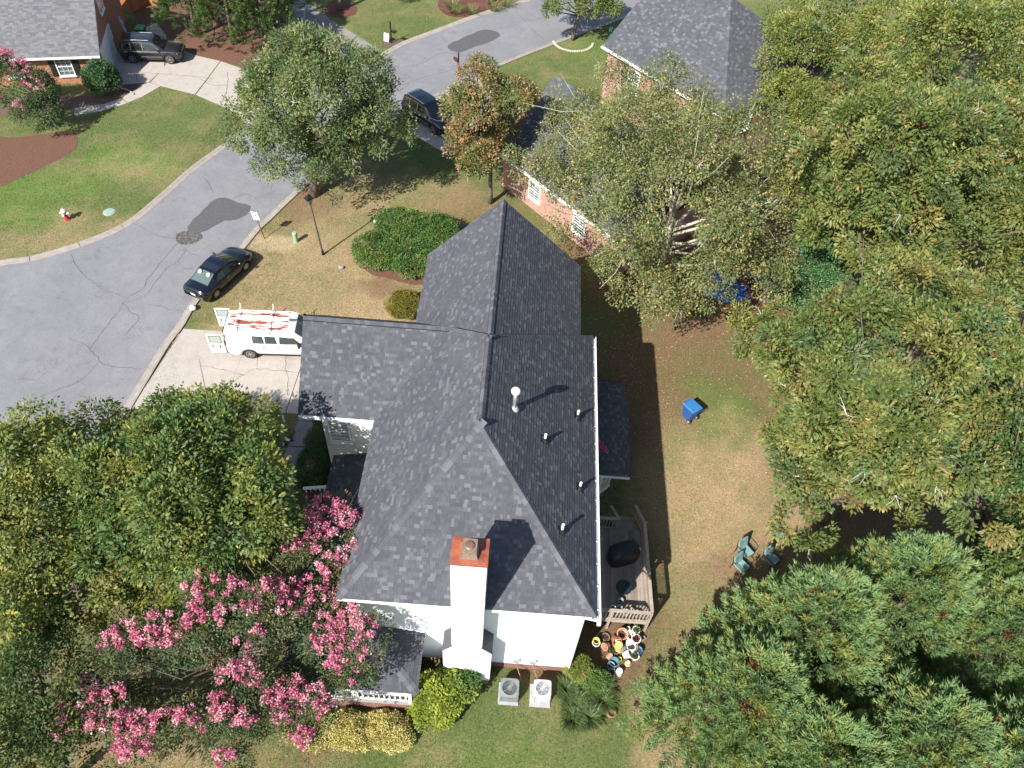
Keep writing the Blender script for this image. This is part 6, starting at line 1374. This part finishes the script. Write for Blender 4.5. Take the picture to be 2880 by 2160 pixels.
# the gum in the front yard, its bronze neighbour and the birch
tree('sweetgum_tree', 'pale green sweetgum with grey branches beside the street lamp and the road', (-17.61, 31.2), [((-16.3, 31.3, 6.4), (4.6, 4.4, 4.0)), ((-19.0, 30.4, 4.4), (2.6, 2.4, 2.2)), ((-13.4, 31.0, 4.6), (2.6, 2.6, 2.2)), ((-16.4, 29.0, 3.4), (2.4, 2.0, 1.8)), ((-19.7, 32.0, 6.9), (2.0, 2, 2)), ((-16.8, 31.5, 9.6), (2, 2, 1.5)), ((-12.8, 32.6, 6.4), (1.6, 1.8, 1.4)), ((-19.9, 29.4, 2.9), (1.3, 1.3, 1.0))],
     540, .6, 108, .18, .092, FRONT, 21, r0=.27, nl=46, dead=60, bark=M_BARK, shell=.25, lump=16, stretch=1.5)
tree('magnolia_tree', 'small bronze and green tree behind the gabled wing of the white house', (-5.57, 31.93), [((-6.0, 31.9, 6.6), (2.3, 2.3, 3.4)), ((-6.3, 31.4, 4.2), (2.4, 2.2, 2.2)), ((-7.2, 31.9, 6.2), (1.5, 1.6, 2.0))], 270, .5, 100, .17, .078, BRONZE, 22, r0=.16, nl=24, pal_leaf=(.15, [((.08, .12, .03), 1)]), mat_=LEAF_GLOSS, dead=6, lump=14)
tree('river_birch', 'broad yellow green birch with pale limbs overhanging the garden side of the roof', (5.2, 22.8), [((4.6, 22.5, 9.2), (5.2, 5.0, 3.6)), ((1.6, 23.5, 6.6), (2.8, 3.4, 3.0)), ((7.8, 20.5, 5.6), (3.0, 3.2, 2.6)), ((4.4, 18.6, 4.4), (2.4, 2.4, 2.4)), ((2.8, 20.4, 4.6), (2.0, 2.6, 2.6)), ((9.5, 24, 7.8), (2.8, 3.0, 3.0)), ((3.0, 27.5, 8.2), (3.2, 3.4, 3.0)), ((0.0, 26.5, 6.4), (2.2, 2.6, 2.2)), ((-2.4, 28.6, 5.2), (2.0, 2.0, 1.7)), ((-.6, 31.0, 7.0), (2.4, 2.4, 1.9)), ((1.8, 33.4, 8.0), (2.2, 2.2, 1.8)), ((-1.4, 24.6, 3.4), (1.5, 1.6, 1.4)), ((5.5, 30.5, 9.0), (3.0, 3.0, 2.4))],
     840, .66, 106, .14, .082, BIRCH, 23, r0=.24, nl=24, pal_leaf=BIRCH_HI, dead=50, bark=M_BARK_PALE, droop=.6, shell=.25, flat=.8, lump=14)
# the wood along the garden boundary
tree('sweetgum_tree', 'tall olive green sweetgum overhanging the dry lawn and the teal chairs', (13.0, 8.5), [((11.4, 8.0, 11.2), (4.6, 4.6, 3.0)), ((9.6, 9.2, 8.2), (3.2, 3.4, 2.6)), ((13.8, 6.6, 9.2), (3.6, 3.8, 3.0)), ((14.4, 11.2, 9.2), (3.8, 4.0, 3.0)), ((10.6, 5.6, 7.0), (2.8, 2.6, 2.0)), ((11.8, 12.4, 8.0), (3.2, 3.2, 2.6)), ((8.6, 14.2, 6.4), (2.2, 2.2, 1.6)), ((9.4, 7.0, 6.0), (2.0, 2.0, 1.6))],
     860, .58, 115, .19, .086, GUM, 31, r0=.3, nl=22, pal_leaf=GUM_HI, dead=40, droop=.2, lump=16)
tree('sweetgum_tree', 'huge olive sweetgum filling the view above the red garden deck', (16.5, 23.5), [((15.2, 21.6, 12.4), (5.4, 4.8, 3.2)), ((12.6, 23.4, 9.2), (3.4, 3.6, 3.0)), ((18.4, 19.4, 10.2), (4.2, 4.2, 3.2)), ((13.8, 18.0, 9.8), (3.2, 3.2, 2.6)), ((17.6, 25.4, 9.6), (4.6, 4.2, 3.0)), ((20.5, 23.0, 10.5), (3.8, 4.2, 3.0))],
     820, .62, 110, .21, .095, GUM, 32, r0=.34, nl=22, pal_leaf=GUM_HI, dead=34, droop=.2, lump=16)
tree('sweetgum_tree', 'dark green sweetgum at the picture edge above the blue cypress row', (17.5, 5.2), [((16.0, 5.4, 9.8), (2.8, 3.2, 2.8)), ((17.5, 7.5, 8.5), (3, 3, 2.6)), ((16.2, 2.8, 7.6), (2.2, 2.2, 2.0))], 330, .55, 115, .18, .08, [((.055, .105, .030), 4), ((.08, .125, .035), 3), ((.10, .14, .04), 1)], 33, r0=.24, nl=20, pal_leaf=(.02, GUM_HI[1]), lump=12)
tree('tulip_tree', 'bright yellow green tree at the top corner with a bare grey trunk showing', (23.5, 37.5), [((22.4, 35.4, 11.0), (5.0, 4.6, 3.4)), ((26, 38, 10), (4.5, 4.5, 3.2)), ((19.2, 37.8, 8.4), (3.4, 3.4, 2.8)), ((24.5, 30.0, 9.0), (4.2, 3.6, 3.0)), ((28.5, 32.0, 9.0), (4.2, 4.6, 3.0))], 500, .72, 92, .20, .095, YEL, 34, r0=.35, nl=16, pal_leaf=(.03, GUM_HI[1]), dead=10, lump=14)
tree('tulip_tree', 'yellow green tree with grey twigs leaning over the neighbouring hip roof', (14.8, 39.0), [((14.3, 39.0, 8.2), (2.6, 2.8, 3.0)), ((13.0, 36.4, 6.8), (2.2, 2.2, 2.2)), ((16.0, 41.5, 8.0), (2.8, 3.0, 2.6)), ((14.2, 33.6, 6.6), (2.4, 2.4, 2.2))], 300, .64, 95, .18, .085, YEL, 35, r0=.22, nl=26, pal_leaf=(.03, GUM_HI[1]), dead=26, lump=14)
tree('holly_tree', 'glossy deep green holly beside the blue tarpaulin', (14.2, 22.6), [((13.9, 22.7, 2.6), (1.9, 1.8, 2.2)), ((14.6, 24.0, 3.2), (1.9, 1.8, 2.2)), ((15.0, 25.6, 3.2), (1.6, 1.6, 1.9)), ((12.9, 22.0, 1.7), (1.2, 1.2, 1.4))], 210, .5, 95, .12, .065, [((.040, .105, .035), 4), ((.055, .125, .045), 3), ((.08, .145, .05), 1.5)], 36, r0=.14, nl=14, mat_=LEAF_GLOSS, rnd=.9, lump=14)
for k, (x, y, lab) in enumerate(((30, 50, 'deep green wood tree beyond the neighbouring roof'), (18.5, 47.5, 'olive wood tree between the far white wall and the corner'), (33, 41, 'olive wood tree at the upper picture edge'), (21, 14, 'olive wood tree behind the sweetgum over the chairs'), (26, 22, 'deep green wood tree behind the huge sweetgum'), (22.5, 8, 'deep green wood tree at the outer edge of the wood'))):
    tree('wood_tree', lab, (x, y), [((x, y, 8.4), (3.8, 3.8, 3.2)), ((x + 1.5, y - 1.5, 6), (3, 3, 2.5)), ((x - 1.8, y + 1, 6), (2.8, 2.8, 2.4))], 90, .9, 70, .25, .12, GUM if k % 2 else YEL, 60 + k, r0=.26, nl=12, lump=10, group='trees of the boundary wood')

# maples and pink crape myrtle on the street side of the porch
tree('maple_tree', 'dense green maple with yellow tips in front of the porch', (-15.4, 2.6), [((-14.9, 3.2, 7.2), (3.6, 3.4, 2.9)), ((-13.5, 4.2, 5.2), (1.7, 1.7, 1.7)), ((-16.8, 5.6, 6.0), (2.6, 2.6, 2.4)), ((-17.2, 2.0, 6.4), (2.6, 2.6, 2.4)), ((-13.4, 1.8, 5.4), (2.4, 2.2, 2.0)), ((-16.2, 7.0, 5.4), (1.5, 1.5, 1.7)), ((-18.4, 6.8, 5.0), (1.4, 1.4, 1.6))],
     620, .56, 106, .17, .09, MAPLE, 41, r0=.26, nl=22, pal_leaf=(.02, [((.28, .25, .05), 1)]), droop=.35, lump=16, stretch=1.35)
tree('maple_tree', 'yellowing maple at the picture edge between the road and the crape myrtle', (-21.0, 1.2), [((-20.4, 2.2, 6.8), (3.0, 3.2, 2.8)), ((-22.2, 4.8, 5.4), (2.4, 2.6, 2.4)), ((-19.4, -.6, 5.8), (2.6, 2.4, 2.4)), ((-22.8, .6, 5.4), (2.6, 2.6, 2.2)), ((-20.2, 5.4, 5.2), (2.0, 2.0, 2.2)), ((-24.2, 4.0, 5.2), (2, 2.4, 2.2))],
     500, .56, 104, .17, .09, MAPLE_Y, 42, r0=.24, nl=20, pal_leaf=(.03, [((.32, .27, .05), 1)]), droop=.35, lump=16, stretch=1.35)
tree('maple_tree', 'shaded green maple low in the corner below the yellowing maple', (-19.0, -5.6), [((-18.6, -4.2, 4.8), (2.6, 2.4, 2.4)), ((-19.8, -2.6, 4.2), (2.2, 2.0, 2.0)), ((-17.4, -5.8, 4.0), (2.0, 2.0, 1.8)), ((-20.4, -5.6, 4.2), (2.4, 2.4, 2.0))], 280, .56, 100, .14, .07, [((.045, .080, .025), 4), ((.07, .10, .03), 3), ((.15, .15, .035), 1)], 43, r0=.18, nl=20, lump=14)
def flowers(pts, per, rad, seed, size=.075):
    def f(root, C_, rng):
        r = np.random.default_rng(seed); P = np.array(pts, float)
        # each panicle is a short upright cone of crinkled petals
        cs = []
        for (x, y, z, s, n) in pts:
            d = r.normal(size=(n, 3)); d = unit(d); d[:, 2] = np.abs(d[:, 2]) * .8
            cs.append(np.array([x, y, z]) + d * s * r.uniform(.75, 1.05, (n, 1)))
        cs = np.concatenate(cs); n = len(cs) * per
        ci = np.repeat(np.arange(len(cs)), per)
        off = unit(r.normal(size=(n, 3))) * r.random((n, 1)) ** .5 * np.array([rad, rad, rad * 1.2])
        V, F = leaf_arrays(cs[ci] + off, r.normal(size=(n, 3)), unit(r.normal(size=(n, 3)) + np.array([0, 0, .6])), size * r.uniform(.7, 1.3, n), size * .9 * r.uniform(.7, 1.3, n), .3)
        T = pick(PINKS, len(cs), r)[ci] * r.uniform(.75, 1.2, (n, 1))
        o = np_mesh('blossom', V, F, PETAL, root, T, off=WLOC[root.name])
        o['label'] = 'pink blossom clusters at the branch tips'
    return f
CLUSTERS = [(-15.91, -2.13, 6.76), (-14.97, -1.87, 6.88), (-14.13, -1.87, 7.16), (-13.50, -1.81, 7.31), (-16.33, -2.58, 6.67), (-15.24, -2.33, 6.74), (-14.54, -2.34, 6.81), (-16.91, -3.78, 6.14), (-17.13, -4.19, 6.07), (-16.49, -4.36, 6.03), (-15.90, -4.01, 6.11), (-17.17, -5.11, 6.03), (-15.58, -4.82, 5.92), (-14.97, -4.70, 5.77), (-16.22, -4.86, 5.99), (-14.70, -5.11, 5.58), (-15.03, -5.50, 5.64), (-14.68, -5.71, 5.55), (-14.08, -4.68, 5.68), (-13.43, -4.49, 5.70), (-12.70, -4.50, 5.49), (-11.59, -4.31, 5.38), (-12.41, -4.06, 5.62), (-11.86, -5.60, 5.18), (-13.87, -0.43, 7.41), (-13.63, -1.17, 7.46), (-13.35, -0.48, 7.49), (-12.53, -1.51, 7.40), (-12.32, -0.80, 7.81), (-11.63, -1.23, 7.68), (-11.71, -1.96, 6.92), (-11.73, -2.75, 6.23), (-12.16, -3.12, 6.14), (-11.50, -3.07, 5.91), (-10.14, 3.06, 7.30), (-9.68, 2.95, 7.31), (-10.39, 2.55, 7.28), (-10.00, 2.09, 7.26), (-10.39, 1.72, 7.18), (-9.52, 2.13, 7.26), (-9.08, 2.53, 7.24), (-10.10, 1.52, 7.14), (-11.03, 1.50, 7.20), (-9.08, 1.24, 6.93), (-8.58, 1.57, 6.93), (-9.65, 0.83, 6.89), (-10.87, 1.34, 7.19), (-11.41, -0.55, 7.81), (-10.86, -0.37, 7.33), (-10.28, -0.53, 6.81), (-10.86, -0.96, 7.19), (-10.32, -0.83, 6.71), (-10.14, -0.08, 6.83), (-9.51, -0.01, 6.59), (-8.88, -0.07, 6.43), (-8.77, -0.51, 6.33), (-9.43, -1.03, 6.21), (-8.99, -1.22, 6.12), (-8.40, -0.89, 6.29), (-9.44, -1.56, 5.92), (-8.86, -1.53, 5.95), (-8.06, -1.16, 6.27), (-7.82, -1.18, 6.26), (-9.08, -1.86, 5.67), (-8.65, -1.88, 5.68), (-7.98, -1.80, 5.96), (-8.87, -2.26, 5.44), (-8.35, -2.55, 5.43), (-10.34, -3.13, 5.29), (-10.76, -3.53, 5.31), (-9.44, -3.23, 5.15), (-10.09, -3.22, 5.14), (-8.99, -3.66, 5.10), (-10.10, -3.87, 4.93), (-9.56, -4.60, 5.03), (-10.50, -3.92, 5.11)]
pk = [(x, y, z, random.uniform(.34, .5), random.randint(7, 13)) for x, y, z in CLUSTERS]
tree('crape_myrtle', 'large pink flowering crape myrtle leaning over the porch roof', (-13.4, -2.4), [((x + random.uniform(-.2, .2), y + random.uniform(-.2, .2), z - .45), (.72, .72, .62)) for x, y, z in CLUSTERS] + [((x * .8 - 2.55, y * .8 - .4, z - 1.5), (.9, .9, .8)) for x, y, z in CLUSTERS[::3]],
     640, .42, 100, .095, .055, CRAPE, 44, cat='tree', r0=.12, top=(-12.6, -1.4, 5.2), nl=64, extra=flowers(pk, 46, .14, 5, .08), shell=.2)
tree('crape_myrtle', 'pink flowering crape myrtle in the mulch bed before the brick house', (-38.0, 36.8), [((-38.6, 37.0, 2.6), (1.9, 1.8, 2.0)), ((-40.6, 37.2, 2.8), (2.2, 1.8, 2.2)), ((-38.0, 36.0, 1.4), (1.7, 1.4, 1.2))], 200, .5, 85, .13, .075, [((.05, .09, .035), 4), ((.08, .12, .05), 3)], 45, r0=.1, top=(-38.4, 37, 3), nl=20,
     extra=flowers([(-38.8, 37.2, 4.0, .9, 28), (-40.4, 37.4, 4.3, 1.1, 40), (-41.6, 37, 4.0, 1.0, 26), (-37.8, 36.6, 3.4, .8, 14), (-38.2, 35.8, 2.4, .9, 10), (-39.6, 37.6, 4.8, .7, 16)], 34, .17, 6, .09))

# conifers: plumes of narrow sprays
def conifer(name, label, base, h, rad, plumes, per, L, W, pal, seed, z0=.6, spray=.55, power=.75, brown=0, group=None, core=None):
    rng = np.random.default_rng(seed)
    root = thing(name, label, 'tree', (base[0], base[1], 0), 0, group)
    zf = rng.random(plumes) ** .75; z = z0 + (h - z0) * zf; a = rng.uniform(0, 2 * math.pi, plumes)
    r_ = rad * np.clip(1 - zf, .0, 1) ** power * rng.uniform(.72, 1.08, plumes) * (1 + .12 * np.sin(a * 3 + seed))
    d = np.stack([np.cos(a), np.sin(a), .55 + 1.1 * zf], 1); d = unit(d)
    p0 = np.stack([base[0] + np.cos(a) * r_, base[1] + np.sin(a) * r_, z], 1)
    n = plumes * per; ci = np.repeat(np.arange(plumes), per)
    tt = rng.random(n) ** .8; sp = spray * np.repeat(rng.uniform(.7, 1.35, plumes), per)
    perp = rng.normal(size=(n, 3)); perp = unit(perp - d[ci] * (perp * d[ci]).sum(1, keepdims=True))
    w = np.sin(np.clip(tt, 0, 1) * math.pi * .93 + .18) * .30 * sp
    p = p0[ci] + d[ci] * (tt * sp)[:, None] + perp * (w * rng.random(n))[:, None]
    axis = d[ci] * .9 + perp * .55 + rng.normal(size=(n, 3)) * .16
    tint = pick(pal, plumes, rng)[ci] * rng.uniform(.72, 1.3, (n, 1))
    # the young tips are bluish and pale, older sprays more olive
    tip = np.clip(tt * 1.3 - .35, 0, 1)[:, None]
    tint = tint * (1 - .35 * tip) + np.array([.31, .44, .20]) * .35 * tip * rng.uniform(.8, 1.2, (n, 1))
    if brown:
        bz = rng.choice(plumes, brown); tint[np.isin(ci, bz)] = np.array([.22, .075, .045])
    axis = unit(axis); sd_ = unit(np.cross(axis, unit(np.array([-.25, -.35, .8]) + perp * .45 + rng.normal(size=(n, 3)) * .35))) * (W * rng.uniform(.4, .6, n))[:, None]
    V = np.stack([p - sd_, p + sd_, p + axis * (L * rng.uniform(.7, 1.3, n))[:, None]], 1).reshape(-1, 3); F = np.arange(n * 3).reshape(-1, 3)
    np_mesh('crown', V, F, NEEDLE, root, tint, off=(base[0], base[1], 0))
    mb = MB(); mb.tube([(base[0], base[1], -.1), (base[0] + .05, base[1], h * .5), (base[0], base[1], h * .93)], [rad * .07 + .06, rad * .04 + .03, .02], 8)
    for k in range(0, plumes, max(1, plumes // 40)):
        mb.tube([(base[0], base[1], z[k] * .85), tuple(p0[k])], [.035, .012], 5)
    mb.build('trunk', M_BARK, root, smooth=True)
    return root
for k, (x, y, h, r, lab) in enumerate(((6.3, -2.2, 7.0, 3.0, 'blue green cypress nearest the flower pots and the deck'), (8.8, .2, 8.4, 3.1, 'tall blue green cypress with the pale pointed top in the row'), (12.2, 1.4, 9.0, 3.2, 'tallest blue green cypress in front of the dark gap in the wood'),
                                      (8.2, -4.4, 7.2, 2.8, 'blue green cypress at the bottom edge of the lawn'), (11.6, -3.8, 8.2, 3.0, 'blue green cypress in the middle of the bottom row'), (15.6, .4, 8.8, 3.0, 'blue green cypress at the picture edge under the dark sweetgum'), (14.8, -4.2, 8.0, 2.9, 'blue green cypress in the bottom corner of the picture'))):
    conifer('leyland_cypress', lab, (x, y), h, r, 820, 84, .175, .05, CYPRESS, 80 + k, brown=5, group='cypress row', power=.5, spray=.85)
CED = [((.045, .085, .025), 4), ((.065, .11, .028), 4), ((.09, .125, .03), 2)]
for k, (x, y, h, r, lab) in enumerate(((-32.0, 51.5, 6.0, 2.8, 'dark green cedar behind the brown car'), (-28.6, 50.6, 6.2, 2.6, 'dark green cedar in the middle of the clump by the drive'), (-25.6, 50.2, 6.4, 2.5, 'dark green cedar beside the far grey drive'), (-30.0, 54.5, 7.0, 3.0, 'dark green cedar farthest up the mulch bed'), (-26.0, 54.0, 7, 2.8, 'dark green cedar at the top edge beside the drive'))):
    conifer('cedar_tree', lab, (x, y), h, r, 380, 42, .22, .075, CED, 95 + k, z0=1.0, spray=.75, power=.6, group='cedars above the brown car')

# street trees
tree('street_tree', 'leafy green street tree by the road with a stone ring', (.03, 55.95), [((.2, 55.9, 3.9), (2.9, 2.8, 1.9)), ((-1.4, 55.4, 3.4), (1.9, 1.8, 1.4)), ((1.9, 55.6, 3.6), (1.9, 1.8, 1.5)), ((.2, 55.9, 5.6), (2.2, 2, 1.6))], 190, .6, 85, .21, .10, [((.08, .125, .03), 4), ((.12, .155, .04), 3), ((.15, .165, .04), 2)], 51, lump=12, r0=.17, nl=20)
tree('street_tree', 'street tree whose trunk stands between the road and the dark hip roof', (7.74, 62.7), [((7.7, 63.0, 6.4), (3, 3, 2.4))], 50, .7, 70, .22, .12, FRONT, 52, lump=12, r0=.18, nl=10)
tree('street_tree', 'yard tree rising from the round red mulch ring', (-21.1, 57.9), [((-21.1, 58.6, 7.6), (3.6, 3.4, 3.0))], 90, .75, 75, .22, .12, FRONT, 53, lump=12, r0=.2, nl=12)
tree('street_tree', 'yard tree in the long red mulch bed along the road', (-8.0, 61.5), [((-8.0, 62.2, 7.4), (3.4, 3.2, 2.8))], 90, .75, 75, .22, .12, FRONT, 54, lump=12, r0=.18, nl=12)

# shrubs
def shrub(name, label, base, blobs, clumps, cr, per, L, W, pal, seed, mat_=None, group=None, cat='shrub', **kw):
    rng = np.random.default_rng(seed)
    root = thing(name, label, cat, (base[0], base[1], 0), 0, group)
    kw.setdefault('zmin', -.2)
    V, F, T, C_ = crown_arrays(blobs, clumps, cr, per, L, W, pal, rng, **kw)
    np_mesh('foliage', V, F, mat_ or LEAF, root, T, off=(base[0], base[1], 0))
    mb = MB()
    for q in C_[rng.choice(len(C_), min(14, len(C_)), replace=False)]:
        b0 = Vector((base[0] + rng.normal(0, .08), base[1] + rng.normal(0, .08), -.03)); q = Vector(q)
        mb.tube([b0, b0.lerp(q, .5) + Vector((0, 0, .08)), q], [.02, .014, .005], 5)
    mb.build('stems', M_BARK, root)
    return root
AZ = [((.060, .125, .030), 4), ((.085, .155, .034), 4), ((.125, .17, .04), 2), ((.045, .095, .03), 2)]
for k, (x, y, r, h, lab) in enumerate(((-11.2, 27.9, 1.7, 1.5, 'round green azalea at the back of the bed facing the lamp shadow'), (-9.0, 27.7, 1.7, 1.5, 'round green azalea nearest the gable wall of the white house'), (-12.2, 25.4, 1.8, 1.3, 'wide green azalea nearest the lamp post'), (-9.8, 24.9, 1.9, 1.3, 'wide green azalea at the front of the bed'), (-8.4, 25.9, 1.3, 1.2, 'small azalea with red tips squeezed against the house'))):
    shrub('azalea_shrub', lab, (x, y), [((x, y, h * .5), (r, r * .8, h * .55)), ((x + .5, y - .3, h * .55), (r * .7, r * .6, h * .5))], 130, .34, 85, .11, .062, AZ, 110 + k, pal_leaf=(.02, [((.2, .07, .04), 1), ((.3, .22, .05), 1)]), group='azaleas in the front bed')
shrub('boxwood_shrub', 'golden olive clipped shrub between the drive and the gabled wing', (-9.9, 20.9), [((-9.9, 20.8, .55), (1.15, .95, .75))], 120, .26, 110, .075, .045, [((.14, .125, .022), 4), ((.19, .165, .028), 3), ((.10, .10, .022), 2)], 116)
shrub('holly_shrub', 'round dark green holly at the corner of the brick garage', (-36.0, 41.9), [((-36.0, 41.9, 1.05), (1.25, 1.25, 1.35))], 150, .34, 90, .13, .07, [((.035, .08, .028), 4), ((.05, .10, .03), 3)], 117, mat_=LEAF_GLOSS)
shrub('boxwood_hedge', 'tall dark green hedge between the garden path and the porch', (-12.4, 9.8), [((-12.5, 11.4, .8), (.75, .9, 1.1)), ((-12.5, 10.2, .8), (.85, 1.0, 1.15)), ((-12.5, 9.0, .8), (.95, 1.0, 1.1)), ((-12.4, 8.2, .7), (1.0, .9, 1.0))], 240, .28, 80, .08, .05, [((.028, .065, .022), 4), ((.04, .085, .026), 3), ((.07, .12, .035), .7)], 118, cat='hedge')
PRV = [((.42, .36, .13), 5), ((.54, .48, .22), 4), ((.24, .23, .07), 2)]
shrub('golden_privet', 'low yellow variegated shrub in front of the porch rail, touching the crape myrtle', (-10.40, -3.10), [((-10.40, -3.10, .3), (1.0, .75, .5)), ((-9.90, -3.35, .25), (.7, .55, .42))], 230, .17, 62, .06, .042, PRV, 321, pal_leaf=(.10, [((.07, .11, .03), 1)]), rnd=.9, group='yellow shrubs along the porch')
shrub('golden_privet', 'low yellow variegated shrub in the middle of the porch rail front', (-8.90, -3.05), [((-8.90, -3.05, .3), (1.0, .75, .5)), ((-8.40, -3.30, .25), (.7, .55, .42))], 230, .17, 62, .06, .042, PRV, 322, pal_leaf=(.10, [((.07, .11, .03), 1)]), rnd=.9, group='yellow shrubs along the porch')
shrub('golden_privet', 'low yellow variegated shrub in front of the porch rail, next to the lime shrub', (-7.30, -2.95), [((-7.30, -2.95, .3), (1.0, .75, .5)), ((-6.80, -3.20, .25), (.7, .55, .42))], 230, .17, 62, .06, .042, PRV, 323, pal_leaf=(.10, [((.07, .11, .03), 1)]), rnd=.9, group='yellow shrubs along the porch')
shrub('hydrangea_shrub', 'bright lime green shrub against the chimney foot', (-5.2, -1.6), [((-5.3, -1.7, .75), (1.0, .95, .95)), ((-4.7, -1.2, .9), (.9, .7, .9)), ((-5.5, -2.2, .55), (.9, .7, .65))], 190, .28, 80, .11, .08, [((.19, .235, .03), 4), ((.25, .285, .045), 4), ((.12, .165, .035), 3)], 121)
shrub('fern_shrub', 'mid green leafy plant at the chimney corner above the lime shrub', (-4.35, -1.05), [((-4.3, -1.05, 1.0), (.55, .35, .75))], 70, .25, 80, .13, .045, [((.07, .135, .045), 4), ((.10, .17, .05), 3)], 122)
shrub('spirea_shrub', 'yellow green shrub at the house corner above the grass clumps', (.55, .0), [((.5, .05, .45), (.6, .5, .6))], 90, .22, 80, .07, .045, [((.16, .19, .03), 4), ((.11, .155, .035), 3), ((.26, .19, .06), .8)], 123)
shrub('boxwood_shrub', 'dark green shrub between the grass clumps and the flower pots', (1.2, -.35), [((1.25, -.35, .35), (.55, .45, .5))], 80, .22, 80, .07, .045, SHRUB, 124)
shrub('hosta_plant', 'bright pale green plant in the gap between the two houses', (-.9, 22.6), [((-.9, 22.6, .8), (.9, .8, .9))], 60, .3, 60, .18, .10, [((.14, .26, .09), 3), ((.18, .32, .12), 2)], 125)
def tussock(label, x, y, r, n, L, pal, seed):
    rng = np.random.default_rng(seed); root = thing('grass_tussock', label, 'grass clump', (x, y, 0), 0, 'lilyturf clumps')
    a = rng.uniform(0, 2 * math.pi, n); q = r * .45 * rng.random(n) ** .6
    p = np.stack([x + np.cos(a) * q, y + np.sin(a) * q, np.full(n, .02)], 1)
    o = np.stack([np.cos(a + rng.normal(0, .5, n)), np.sin(a + rng.normal(0, .5, n)), np.zeros(n)], 1)
    Ls = L * rng.uniform(.6, 1.2, n); w = .014
    m1 = p + o * (Ls * .28)[:, None] + np.stack([np.zeros(n)] * 2 + [Ls * .55], 1); m2 = m1 + o * (Ls * .45)[:, None] + np.stack([np.zeros(n)] * 2 + [Ls * .02], 1)
    s = np.stack([-o[:, 1], o[:, 0], np.zeros(n)], 1) * w
    V = np.stack([p - s, p + s, m1 + s, m1 - s, m2 + s * .4, m2 - s * .4], 1).reshape(-1, 3)
    b_ = np.arange(n) * 6
    F = np.concatenate([np.stack([b_, b_ + 1, b_ + 2, b_ + 3], 1), np.stack([b_ + 3, b_ + 2, b_ + 4, b_ + 5], 1)])
    T = pick(pal, n, rng) * rng.uniform(.7, 1.3, (n, 1))
    np_mesh('blades', V, F, LEAF, root, np.concatenate([T, T]), off=(x, y, 0))
LIR = [((.065, .115, .035), 4), ((.10, .145, .045), 3), ((.15, .18, .06), 1.5)]
for k, (x, y, r, lab) in enumerate(((.35, -1.45, .8, 'large spraying grass clump nearest the pale air conditioner'), (1.0, -1.85, .7, 'grass clump beside the lone terracotta pot'), (.7, -.75, .65, 'grass clump below the yellow green shrub'), (1.55, -1.15, .6, 'grass clump at the lawn edge below the pots'), (.05, -.8, .55, 'grass clump in the shade beside the air conditioner pad'), (.3, -2.0, .6, 'grass clump lowest on the lawn'), (1.6, -.55, .5, 'small grass clump near the white bucket'))):
    tussock(lab, x, y, r, 420, .52, LIR, 130 + k)
for k, (u, v) in enumerate(((-10.8, 59.2), (-9.4, 59.4), (-11.2, 60.2), (-6.2, 61.4), (-7.2, 60.4))):
    tussock(['pale grass clump at the tip of the long red mulch bed', 'pale grass clump beside the yard tree trunk', 'pale grass clump at the back of the long mulch bed', 'green grass clump farthest along the mulch bed', 'green grass clump behind the yard tree trunk'][k], u, v, 1.1, 120, .95, [((.24, .24, .09), 3), ((.14, .18, .06), 2)], 140 + k)
